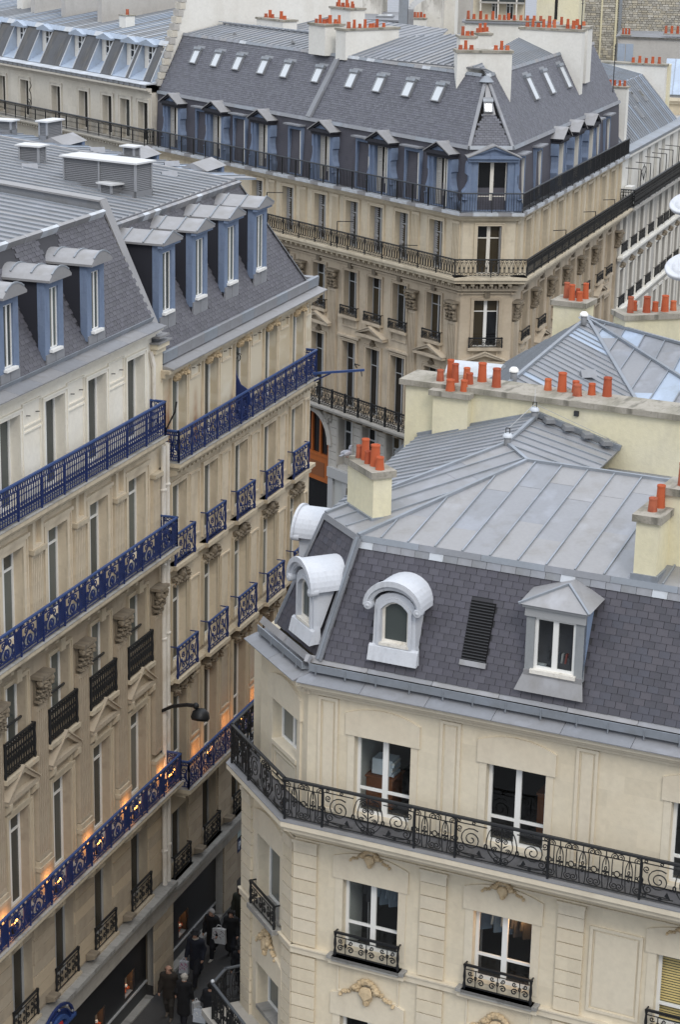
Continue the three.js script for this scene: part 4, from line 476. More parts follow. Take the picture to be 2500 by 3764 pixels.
// ---------- right building: rounded-headed dormers, big black scroll balcony ----------
const FR = frame(-1.12589, -44.602, 115.25), KL = frame(-0.89573, -45.48853, 155.1), K2 = frame(-0.63684, -45.12318, 155.1), K3 = frame(-0.39366, -45.05272, 155.1), FS = frame(-2.23462, -48.37293, 198.9);
const plan = (pts, y0, y1) => new B().prism(pts.map(([x, z]) => [x, -z]), y0, y1, [], true), LAY = T(0, 0, 0, 0, -Math.PI / 2);
const rightB = thing('apartment_building', 'pale cream corner building at right with black scrollwork balcony and white arched dormers', 'building', FR);
{
  const t = rightB, F = FR, U = mul(FR, T(0, 0, -0.68)), Lo = mul(FR, T(0, 0, -0.9)), G = MT.pane, S = MT.stoneR, xr = 11.2;
  // storeys
  const up = [2.12, 5.35, 8.63 + 0.96], lo = [1.82, 5.12, 9.45];
  wall(t, U, 0.22, xr, 12.0, 14.95, up.map((x) => archPts(x - 0.7, 12.1, x + 0.7, 14.36, 0.2)), S, 0.35);
  wall(t, Lo, -0.17, xr, 8.16, 11.72, lo.map((x) => archPts(x - 0.71, 8.5, x + 0.71, 10.6, 0.2)), S, 0.35); wall(t, Lo, -0.17, xr, 0, 8.16, lo.map((x) => archPts(x - 0.71, 5.0, x + 0.71, 7.02, 0.2)), S, 0.35);
  wall(t, K2, -2.8, 0, 12.0, 14.95, [archPts(-1.96, 12.98, -0.5, 14.35, 0.22)], S, 0.35); wall(t, KL, -3.18, 0, 8.2, 11.72, [archPts(-2.18, 8.45, -0.76, 10.55, 0.2)], S, 0.4); wall(t, KL, -3.18, 0, 0, 8.2, [archPts(-2.18, 5.5, -0.76, 7.05, 0.2)], S, 0.4);
  wall(t, FS, -13.5, 0, 0, 11.72, [], S, 0.35); wall(t, mul(FS, T(0, 0, -0.2)), -13.5, -0.1, 12, 14.95, [], S, 0.35);
  // rooms behind the panes
  const room = (y0, y1, z, m) => part(t, 'interior', new B().quad([0.9, y0, z], [xr, y0, z], [xr, y0, z - 4], [0.9, y0, z - 4]).quad([0.9, y1, z], [xr, y1, z], [xr, y1, z - 4], [0.9, y1, z - 4]).quad([0.9, y0, z - 4], [xr, y0, z - 4], [xr, y1, z - 4], [0.9, y1, z - 4]).box(3.3, y0, z - 4, 3.4, y1, z).box(7.0, y0, z - 4, 7.1, y1, z).box(0.8, y0, z - 4, 0.9, y1, z), m, F);
  room(12.02, 14.85, -1.04, MT.room); room(8.2, 11.6, -1.26, MT.room); room(4.8, 8.1, -1.26, MT.room);
  part(t, 'partition', new B().box(1.28, 12.03, -4.5, 1.36, 14.8, -1.05), MT.roomLight, F); part(t, 'sloping_ceiling', new B().bar([1.75, 14.75, -1.1], [1.75, 13.9, -4.5], 0.8, 0.06), MT.roomLight, F); part(t, 'partition', new B().box(1.06, 8.25, -2.0, 1.12, 11.5, -1.27), MT.roomLight, F);
  part(t, 'core', plan([[-0.2, -5.4], [xr, -5.4], [xr, -10], [-1.5, -10], [-1.9, -7]], 0, 17.8), MT.room, mul(F, LAY)); 
  const wo = { rise: 0.2, f: 0.075, mull: 0.13, glass: G, frame: MT.white };
  up.forEach((x) => { addWindow(t, U, x, 12.1, 1.4, 2.46, -0.24, { ...wo, bars: [0.62] }); surround(t, U, x, 12.02, 1.4, 2.54, MT.stoneRtrim, { b: 0.17, rise: 0.2, d: 0.02 }); part(t, 'threshold', boxG(x - 0.69, 12.03, -0.23, x + 0.69, 12.108, 0.06), MT.stoneRtrim, U); });
  lo.forEach((x, i) => {
    if (i < 2) addWindow(t, Lo, x, 8.5, 1.42, 2.3, -0.24, { ...wo, bars: [0.62, 1.82] }); else { addWindow(t, Lo, x, 8.5, 1.42, 2.3, -0.24, { ...wo, bars: [0.5] }); const bl = part(t, 'venetian_blind', new B().box(-0.7, 2.2, 0, 0.7, 2.28, 0.05), MT.greyPaint, mul(Lo, T(x, 8.5, -0.34))); const ym = mat([0.8, 0.6, 0.25], 0.6), wm = mat([0.25, 0.25, 0.25], 0.5); for (let j = 0; j < 34; j++) sub(bl, 'slat', once('blind', () => new B().quad([-0.68, 0, 0], [0.68, 0, 0], [0.68, 0.03, -0.025], [-0.68, 0.03, -0.025])), j < 24 ? ym : wm, T(0, 0.05 + j * 0.064, 0)); }
    addWindow(t, Lo, x, 5.0, 1.42, 2.22, -0.24, { ...wo, bars: [0.62, 1.75] });
    for (const [y, h] of [[8.5, 2.3], [5.0, 2.22]]) surround(t, Lo, x, y, 1.42, h, MT.stoneRtrim, { b: 0.2, rise: 0.2, d: 0.02 });
    part(t, 'carved_cartouche', cartouche(1.05, 0.4), MT.carvedR, mul(Lo, T(x, 10.82, 0.03))); part(t, 'carved_cartouche', cartouche(1.45, 0.62), MT.carvedR, mul(Lo, T(x, 7.26, 0.03)));
    part(t, 'window_sill', new B().box(-1.0, 8.26, 0, 1.0, 8.34, 0.24), MT.slabTop, mul(Lo, T(x, 0, 0))); part(t, 'sill_moulding', new B().box(-0.98, 8.12, 0, 0.98, 8.26, 0.18), MT.stoneRtrim, mul(Lo, T(x, 0, 0)));
    windowRail(t, Lo, x, 8.34, 1.62, 0.62, 0.16, 'fan', MT.black, MT.slabTop); part(t, 'wall_panel', new B().prism(rect(-0.8, 7.35, 0.8, 8.05), 0, 0.03, [rect(-0.76, 7.38, 0.76, 8.01)]), MT.stoneRtrim, mul(Lo, T(x, 0, 0)));
  });
  const pan = (Fm, x0, x1, y0, y1) => part(t, 'wall_panel', new B().prism(rect(x0, y0, x1, y1), 0, 0.045, [rect(x0 + 0.07, y0 + 0.07, x1 - 0.07, y1 - 0.07)]).box(x0 + 0.12, y0 + 0.12, 0, x1 - 0.12, y1 - 0.12, 0.02), MT.stoneRtrim, Fm);
  for (const x of [0.5, 3.52, 6.72]) pan(U, x, x + 0.5, 12.06, 14.86); pan(Lo, 7.2, 8.42, 8.5, 10.6); pan(Lo, 7.2, 8.42, 5.2, 7.5);
  // rusticated stones of the quoins
  const rs = rng(15), qm = [MT.stoneR, MT.stoneRtrim, stoneMat(stoneTex([0.68, 0.6, 0.46], [0.72, 0.64, 0.5], [0.5, 0.43, 0.33], 58, { streak: 0.3 }), 0.003)];
  const quoin = (Fm, x0, x1, y0, n, d = 0.07, s = 0.345) => { for (let j = 0; j < n; j++) part(t, 'stone', boxG(x0, 0.014, 0, x1, s - 0.014, d), qm[Math.floor(rs() * 3)], mul(Fm, T(0, y0 + j * s, 0))); };
  for (const [x0, x1] of [[-0.17, 0.44], [3.1, 3.74], [6.44, 7.06]]) { quoin(Lo, x0, x1, 8.32, 7); quoin(Lo, x0, x1, 4.6, 10); part(t, 'quoin_cap', new B().box(x0, 10.74, 0, x1, 10.98, 0.08).box(x0 - 0.03, 10.98, 0, x1 + 0.03, 11.06, 0.12), MT.stoneRtrim, Lo); }
  for (const [x0, x1] of [[-0.57, 0.0], [-3.18, -2.57]]) { quoin(KL, x0, x1, 8.32, 7); quoin(KL, x0, x1, 2.5, 16); part(t, 'quoin_cap', new B().box(x0, 10.74, 0, x1, 10.98, 0.08).box(x0 - 0.02, 10.98, 0, x1 + 0.02, 11.06, 0.12), MT.stoneRtrim, KL); }
  // string courses
  for (const [Fm, a, b] of [[Lo, -0.2, xr], [KL, -3.22, 0.05]]) { part(t, 'string_course', new B().box(a, 8.1, 0, b, 8.26, 0.1).box(a, 8.26, 0, b, 8.3, 0.14), MT.stoneRtrim, Fm); part(t, 'string_course', new B().box(a, 11.06, 0, b, 11.1, 0.05).box(a, 11.2, 0, b, 11.5, 0.1), MT.stoneRtrim, Fm); }
  row(t, Lo, 0.3, 10.8, 0.42, 'modillion', once('modR', () => boxG(-0.09, 0, 0, 0.09, 0.1, 0.3)), MT.stoneRtrim, 11.42, 0);
  // chamfer windows
  addWindow(t, K2, -1.23, 12.98, 1.46, 1.58, -0.26, { rise: 0.22, frame: MT.white, glass: MT.glassL[3] }); surround(t, K2, -1.23, 12.98, 1.46, 1.58, MT.stoneRtrim, { b: 0.17, rise: 0.22, foot: -0.95 }); part(t, 'window_sill', boxG(-1.95, 12.88, -0.25, -0.51, 12.988, 0.08), MT.stoneRtrim, K2); pan(K2, -1.9, -0.56, 12.1, 12.8);
  for (const [y, h] of [[8.45, 2.3], [5.5, 1.75]]) { addWindow(t, KL, -1.47, y, 1.42, h, -0.34, { rise: 0.2, frame: MT.white, glass: MT.glassL[3], bars: [] }); surround(t, KL, -1.47, y, 1.42, h, MT.stoneRtrim, { b: 0.18, rise: 0.2 }); part(t, 'window_sill', boxG(-2.17, y - 0.09, -0.33, -0.77, y + 0.008, 0.05), MT.slabTop, KL); }
  windowRail(t, KL, -1.47, 8.32, 1.5, 0.62, 0.2, 'fan', MT.black, MT.slabTop); part(t, 'carved_cartouche', cartouche(1.2, 0.62), MT.carvedR, mul(KL, T(-1.5, 7.3, 0.03)));
  // big balcony round the corner
  const ring = (o) => [[xr, o], [-0.36 * o, o], [-2.57 - 1.05 * o, -2.2 + 0.35 * o], [-2.57 - 0.33 * 3 - 1.0 * o, -8.2], [-1, -8.2], [0.5, -1.5], [xr, -1.2]];
  const bal = part(t, 'balcony', plan(ring(0.12), 11.8, 11.93), MT.stoneRtrim, mul(F, LAY)); part(t, 'balcony_moulding', plan(ring(0.02), 11.66, 11.8), MT.stoneRtrim, mul(F, LAY)); part(t, 'balcony_moulding', plan(ring(-0.22), 11.5, 11.66), MT.stoneRtrim, mul(F, LAY)); part(t, 'floor_sheet', plan(ring(0.13), 11.93, 11.95), MT.zinc, mul(F, LAY)); part(t, 'balcony_floor', plan(ring(-0.06), 11.95, 11.957), MT.deck, mul(F, LAY));
  const rail = (L, list) => { let x = 0; for (const [w, k] of list) { part(t, 'railing_panel', ironPanel(k, w, 0.99), MT.black, mul(L, T(x, 11.96, 0))); part(t, 'railing_post', once('postR', () => boxG(-0.022, 0, -0.022, 0.022, 1, 0.022)), MT.black, mul(L, T(x, 11.95, 0))); x += w; } part(t, 'handrail', boxG(-0.03, 12.94, -0.035, x + 0.03, 12.98, 0.035), MT.iron, L); };
  rail(F, [[0.96, 'scrollA'], [2.29, 'scrollB'], [0.99, 'scrollA'], [2.19, 'scrollB'], [2.08, 'scrollA'], [2.25, 'scrollB']]); const az = Math.atan2(2.2, 2.57); rail(mul(F, T(-2.57, 0, -2.2, -az)), [[1.1, 'scrollA'], [2.283, 'scrollB']]); rail(mul(F, T(-3.24, 0, -8.2, -Math.PI / 2 + 0.111)), [[2.0, 'scrollA'], [2.2, 'scrollB'], [1.84, 'scrollA']]);
  // low balcony on the chamfer
  const lb = part(t, 'low_balcony', boxG(-3.3, 4.8, 0, 2.5, 4.98, 1.08), MT.stoneGrey, KL); const lrail = (L, n, w) => { for (let i = 0; i < n; i++) { sub(lb, 'railing_panel', ironPanel('scrollA', w, 1.0), MT.black, mul(L, T(i * w, 4.98, 0))); sub(lb, 'railing_post', once('postR', () => boxG()), MT.black, mul(L, T(i * w, 4.98, 0))); } sub(lb, 'handrail', once('lhr' + n * w, () => boxG(-0.03, 5.97, -0.035, n * w + 0.03, 6.01, 0.035)), MT.rail, L); }; lrail(T(-2.73, 0, 1.0), 4, 1.3); lrail(T(-3.28, 0, 0.43, -0.8), 1, 0.79); lrail(T(-3.3, 0, -0.1, -Math.PI / 2), 1, 0.53); sub(lb, 'rail_knob', new B().blob(0, 0, 0, 0.05, 0.05, 0.05, 1, 0), MT.zincWhite, T(-2.73, 6.05, 1.0));
  // eaves: stone cornice, zinc ledge, gutter on brackets
  for (const [Fm, a, b] of [[U, 0.05, xr], [K2, -2.95, 0.14]]) { cornice(t, Fm, a, b, 14.9, [[0.12, 0.08], [0.1, 0.2], [0.13, 0.32]], MT.stoneRtrim); }
  const lengths = (Fm, a, b, z) => { const n = Math.round((b - a) / 1.5), w = (b - a) / n; for (let i = 0; i < n; i++) part(t, 'zinc_ledge', new B().extrX([[-0.2, 0.22], [0.42, 0], [0.42, -0.02], [-0.2, -0.02]], 0.006, w - 0.006), i % 2 ? MT.zinc : MT.zincB, mul(Fm, T(a + i * w, 15.26, z))); part(t, 'gutter', new B().extrX([[0, 0], [0.15, 0.02], [0.16, 0.2], [0.13, 0.2], [0.12, 0.05], [0.01, 0.04]], a + 0.2, b - 0.1), MT.zincTrim, mul(Fm, T(0, 15.44, z))); for (let i = 0; i < n * 2; i++) part(t, 'gutter_bracket', once('gb', () => boxG(-0.012, 0, 0.15, 0.012, 0.24, 0.175)), MT.zincTrim, mul(Fm, T(a + 0.3 + i * w * 0.49 + 0.12 * hash(i, 2, 7), 15.39, z))); for (let i = 0; i < n; i++) part(t, 'gutter_apron', new B().quad([0.005, 0, 0.02], [w - 0.005, 0, 0.02], [w - 0.005, 0.14, -0.08], [0.005, 0.14, -0.08]).box(w - 0.03, 0, -0.02, w + 0.01, 0.02, 0.03), i % 2 ? MT.zinc : MT.zincC, mul(Fm, T(a + i * w, 15.62, z))); };
  lengths(U, 0.1, xr, 0); lengths(K2, -2.85, 0.1, 0.02);
  // slate mansard
  const P = (x, y, z) => W(F, x, y, z), Q = (x, y, z) => W(K3, x, y, z), col = (M4, i) => new THREE.Vector3().setFromMatrixColumn(M4, i), q = new THREE.Vector3();
  const cut = (v) => { q.copy(v).applyMatrix4(t.inv); const x = q.x, y = q.y; return (x > 1.7 && x < 2.84 && y > 16.05 && y < 17.6) || (x > 5.36 && x < 6.68 && y > 16.2 && y < 17.8) || (x > 3.86 && x < 4.42 && y > 16.28 && y < 17.55); };
  slateFace(t, [P(0.47, 15.72, -0.72), P(xr, 15.72, -0.72), P(xr, 18.28, -1.73), P(0.9, 18.28, -1.73)], col(F, 0), 0.25, 0.154, MT.slateR, { single: 300, skip: cut, seed: 41, farMat: MT.slateR[0] });
  const q3 = new THREE.Vector3(), K3i = K3.clone().invert(); slateFace(t, [Q(-2.58, 15.72, 0), Q(0, 15.72, 0), Q(-0.27, 18.28, -1.01), Q(-2.14, 18.28, -1.01)], col(K3, 0), 0.25, 0.154, MT.slateR, { single: 170, seed: 43, skip: (v) => { q3.copy(v).applyMatrix4(K3i); return Math.abs(q3.x + 0.83) < 0.55 && q3.y > 16.1 && q3.y < 17.55; } });
  const bl = Q(-2.58, 15.72, 0), bt = Q(-2.14, 18.28, -1.01), bd = col(FS, 0).negate(); slateFace(t, [bl.clone().addScaledVector(bd, 8), bl, bt, bt.clone().addScaledVector(bd, 8)], col(FS, 0), 0.25, 0.154, [MT.slateR[0]], { seed: 44 });
  for (const [a, b] of [[Q(0, 15.7, 0.03), Q(-0.27, 18.4, -1.02)], [bl, Q(-2.14, 18.4, -1.02)]]) { flashing(t, a, b, 0.2, MT.zincB, 'hip_flashing', 0.05); flashing(t, a.clone().add(new THREE.Vector3(0, 0.03, 0.03)), b.clone().add(new THREE.Vector3(0, 0.03, 0.03)), 0.06, MT.zincTrim, 'hip_roll', 0.06); }
  for (let i = 0; i < 30; i++) { const w = 0.2 + 0.25 * hash(i, 1, 3); part(t, 'ridge_flashing', boxG(0.004, 0, -0.01, 0.34, 0.17, 0.02), [MT.zincDark, MT.zincWhite, MT.zinc, MT.zincDark, MT.zincB][Math.floor(hash(i, 5, 3) * 5)], mul(F, T(0.95 + i * 0.345, 18.17, -1.67, 0, -0.36))); }
  for (let i = 0; i < 7; i++) part(t, 'break_flashing', boxG(0.003, 0, 0, 1.497, 0.14, 0.05), i % 2 ? MT.zincB : MT.zincTrim, mul(F, T(0.9 + i * 1.5, 18.32, -1.74, 0, -0.3))); part(t, 'break_flashing', boxG(-2.14, 0, 0, -0.25, 0.14, 0.05), MT.zincB, mul(K3, T(0, 18.32, -1.02, 0, -0.3)));
  // zinc roof
  const BR = Q(-0.28, 18.44, -1.05), BL = Q(-2.12, 18.44, -1.05), P1 = P(3.2, 19.4, -6.3), P2 = P(2.26, 19.45, -7.36), PK = P(1.93, 19.45, -10.5), Z = [MT.zinc, MT.zincC, MT.zincB, MT.zincC];
  zincFace(t, [P(0.95, 18.44, -1.75), P(xr, 18.44, -1.75), P(xr, 19.4, -6.3), P1], col(F, 0), 0.66, Z, { cross: 2.0, seed: 7, offset: 0.5 }); zincFace(t, [BL, BR, P1, P2], col(K3, 0), 0.62, Z, { cross: 2, seed: 8, name: 'zinc_roof' });
  zincFace(t, [P(-1.43, 18.44, -10.5), BL, P2, PK], col(FS, 0), 0.42, [MT.zinc, MT.zincB], { seed: 9 }); zincFace(t, [P2, P(3.2, 19.4, -6.3), P(4.5, 18.95, -7.0), P(4.15, 18.85, -10.5), PK], bd, 0.55, [MT.zinc, MT.zincC], { seed: 10 }); zincFace(t, [P1, P(xr, 19.4, -6.3), P(xr, 18.5, -8.5), P(4.5, 18.5, -8.5)], col(F, 0), 0.66, [MT.zincDark], { seed: 11 });
  part(t, 'roof_well', plan([[3.9, -8], [xr, -8], [xr, -10.5], [3.9, -10.5]], 17, 18.3), MT.zincDark, mul(F, LAY));
  for (const [a, b] of [[BR, P1], [BL, P2], [P1, P2], [P2, PK], [P1, P(xr, 19.4, -6.3)]]) flashing(t, a.clone().setY(a.y + 0.03), b.clone().setY(b.y + 0.03), 0.09, MT.zincTrim, 'ridge_roll', 0.07);
  for (const [x, z] of [[2.3, -7.3], [1.95, -10.1]]) { const d = part(t, 'anchor_post', new B().lathe([[0.09, 0], [0.09, 0.22], [0, 0.22]], 8), MT.zincDark, mul(F, T(x, 19.42, z))); sub(d, 'anchor_cap', new B().lathe([[0.13, 0], [0.13, 0.04], [0.08, 0.1], [0, 0.1]], 8), MT.zincWhite, T(0, 0.22, 0)); sub(d, 'anchor_eye', new B().path([[-0.05, 0.3, 0], [-0.05, 0.45, 0], [0.05, 0.45, 0], [0.05, 0.3, 0]], 0.018), MT.iron); }
  part(t, 'safety_cable', new B().path([[2.3, 19.85, -7.3], [1.95, 19.82, -10.1], [1.8, 20.1, -10.5]], 0.012).path([[1.95, 19.82, -10.1], [4.1, 19.0, -10.45]], 0.01), MT.greyPaint, F);
  for (let i = 0; i < 4; i++) part(t, 'roof_vent', new B().prism([[-0.14, 0], [0.14, 0], [0.1, 0.1], [-0.1, 0.1]], -0.2, 0.16, [], true), MT.zincDark, mul(F, T(2.35 + i * 0.52, 19.38 - i * 0.125, -10.15, 0.6)));
  // dormers
  archDormer(t, F, 2.28, -0.78); archDormer(t, K3, -0.83, 0.02); archDormer(t, mul(FS, T(0, 0, -0.85)), -1.9, 0); hipDormer(t, F, 6.03, -0.8);
  const vt = part(t, 'slate_vent', boxG(-0.29, 0, -0.06, 0.29, 1.33, 0.0), MT.void, mul(F, T(4.14, 16.28, -0.895, 0, -0.375))); for (let i = 0; i < 20; i++) sub(vt, 'vent_slat', boxG(-0.28, 0.012, 0, 0.28, 0.034, 0.02), MT.iron, T(0, i * 0.066, 0)); sub(vt, 'vent_sill', boxG(-0.31, -0.12, -0.02, 0.31, 0, 0.03), MT.zincC);
  // chimneys and party wall
  chimney(t, K3, -2.3, -0.9, -2.15, -1.68, 18.2, 19.56, MT.yellow, [[-2.14, -1.89, 0.33, 0.08], [-1.93, -1.95, 0.52, 0.1], [-1.6, -1.86, 0.32, 0.075], [-1.37, -1.94, 0.52, 0.11], [-1.04, -1.9, 0.3, 0.105]], { foot: [18.4, 18.62] });
  chimney(t, F, 7.37, 7.87, -3.7, -1.8, 18.3, 19.76, MT.yellow, [[7.6, -2.15, 0.3, 0.1], [7.66, -2.5, 0.5, 0.1], [7.74, -2.85, 0.32, 0.075], [7.7, -3.2, 0.34, 0.085], [7.7, -3.52, 0.4, 0.09]], { foot: [18.4, 18.6] }); chimney(t, F, 7.7, 9.4, -3.4, -2.6, 18.3, 20.2, MT.yellow, [[8.0, -2.9, 0.5, 0.1], [8.35, -2.9, 0.32, 0.1], [8.7, -3.1, 0.5, 0.1]], {});
}
function archDormer(t, F, x, z) {   // white painted zinc dormer with a rolled hood and scrolls
  const hole = archPts(-0.33, 0.4, 0.33, 1.18, 0.22, 10), d = part(t, 'arched_dormer', new B().prism([[-0.6, 0], [0.6, 0], [0.52, 0.42], [0.5, 1.24], ...Array.from({ length: 9 }, (_, i) => [Math.cos(i / 8 * Math.PI) * 0.5, 1.24 + Math.sin(i / 8 * Math.PI) * 0.36]), [-0.5, 1.24], [-0.52, 0.42]], -0.16, 0, [hole]), MT.dormerWhite, mul(F, T(x, 15.98, z)));
  sub(d, 'moulding', new B().prism(archPts(-0.42, 0.33, 0.42, 1.2, 0.28, 10), 0, 0.04, [archPts(-0.34, 0.39, 0.34, 1.18, 0.22, 10)]), MT.dormerWhite); for (const s of [-1, 1]) { sub(d, 'cheek', new B().poly([[s * 0.52, 0, 0], [s * 0.5, 1.3, 0], [s * 0.5, 1.3, -0.55], [s * 0.52, 0.4, -0.2]]), MT.dormerWhite); sub(d, 'scroll', new B().lathe([[0, -0.1], [0.1, -0.1], [0.1, 0.1], [0.075, 0.12], [0.05, 0.1], [0.03, 0.13], [0, 0.13]], 14), MT.dormerWhite, T(s * 0.6, 1.27, 0.06, 0, Math.PI / 2)); }
  const arc = (r, h, n = 16) => Array.from({ length: n + 1 }, (_, i) => [Math.cos(i / n * Math.PI) * r, 1.27 + Math.sin(i / n * Math.PI) * h]);
  sub(d, 'hood', new B().prism([...arc(0.68, 0.6), ...arc(0.56, 0.44).reverse()], -1.05, 0.1, [], true), MT.dormerWhite); sub(d, 'hood_moulding', new B().prism([...arc(0.72, 0.65), ...arc(0.62, 0.52).reverse()], 0.1, 0.17, [], true), MT.dormerWhite); sub(d, 'hood_moulding', new B().prism([...arc(0.6, 0.49), ...arc(0.54, 0.41).reverse()], 0.0, 0.08, [], true), MT.dormerWhite);
  const g = winGeo(0.66, 1.0, { rise: 0.22, f: 0.06, leaves: 1, depth: 0.05 }); sub(d, 'window_frame', g.frame, MT.whiteOld, T(0, 0.4, -0.12)); sub(d, 'pane', g.panes[0], MT.glassL[0], T(0, 0.4, -0.12)); sub(d, 'sill', boxG(-0.36, 0.34, -0.1, 0.36, 0.41, 0.05), MT.whiteOld);
  sub(d, 'apron', new B().extrX([[0, 0], [0.14, -0.02], [0.06, 0.3], [0, 0.34]], -0.6, 0.6), MT.dormerWhite); return d;
}
function hipDormer(t, F, x, z) {   // grey dormer under a hipped zinc cap
  const d = part(t, 'hipped_dormer', new B().prism(rect(-0.66, 0, 0.66, 1.62), -0.14, 0, [rect(-0.47, 0.12, 0.47, 1.33)]), MT.dormerGrey, mul(F, T(x, 16.28, z)));
  sub(d, 'lintel', new B().box(-0.69, 1.33, 0, 0.69, 1.54, 0.05).box(-0.73, 1.54, 0, 0.73, 1.62, 0.11), MT.greyPaint); for (const s of [-1, 1]) sub(d, 'cheek', new B().poly([[s * 0.66, 0, 0], [s * 0.66, 1.6, 0], [s * 0.66, 1.6, -0.62], [s * 0.66, 0.1, -0.03]]), MT.zincBlueD);
  sub(d, 'dormer_roof', new B().poly([[-0.8, 1.62, 0.18], [0.8, 1.62, 0.18], [0.1, 2.0, -0.46]]).poly([[0.8, 1.62, 0.18], [0.82, 1.7, -0.78], [0.1, 2.0, -0.94], [0.1, 2.0, -0.46]]).poly([[-0.8, 1.62, 0.18], [0.1, 2.0, -0.46], [0.1, 2.0, -0.94], [-0.82, 1.7, -0.78]]), MT.zincC); for (const s of [-1, 1]) sub(d, 'hip_roll', new B().bar([s * 0.8, 1.63, 0.18], [0.1, 2.02, -0.46], 0.05), MT.zincTrim);
  const g = winGeo(0.94, 1.21, { f: 0.07, mull: 0.12, depth: 0.05 }); sub(d, 'window_frame', g.frame, MT.white, T(0, 0.12, -0.1)); for (const p of g.panes) sub(d, 'pane', p, MT.pane, T(0, 0.12, -0.1)); sub(d, 'sill', boxG(-0.52, 0.04, -0.06, 0.52, 0.13, 0.07), MT.whiteOld); sub(d, 'interior', new B().box(-0.64, -0.2, -1.3, 0.64, 0.02, -0.11).box(-0.64, -0.2, -1.4, 0.64, 1.6, -1.3), MT.void);
  sub(d, 'apron', new B().poly([[-0.82, -0.36, 0.17], [0.76, -0.36, 0.17], [0.68, 0.02, 0.02], [-0.68, 0.02, 0.02]]).box(-0.67, -0.02, 0, 0.67, 0.1, 0.04), MT.zincC); return d;
}
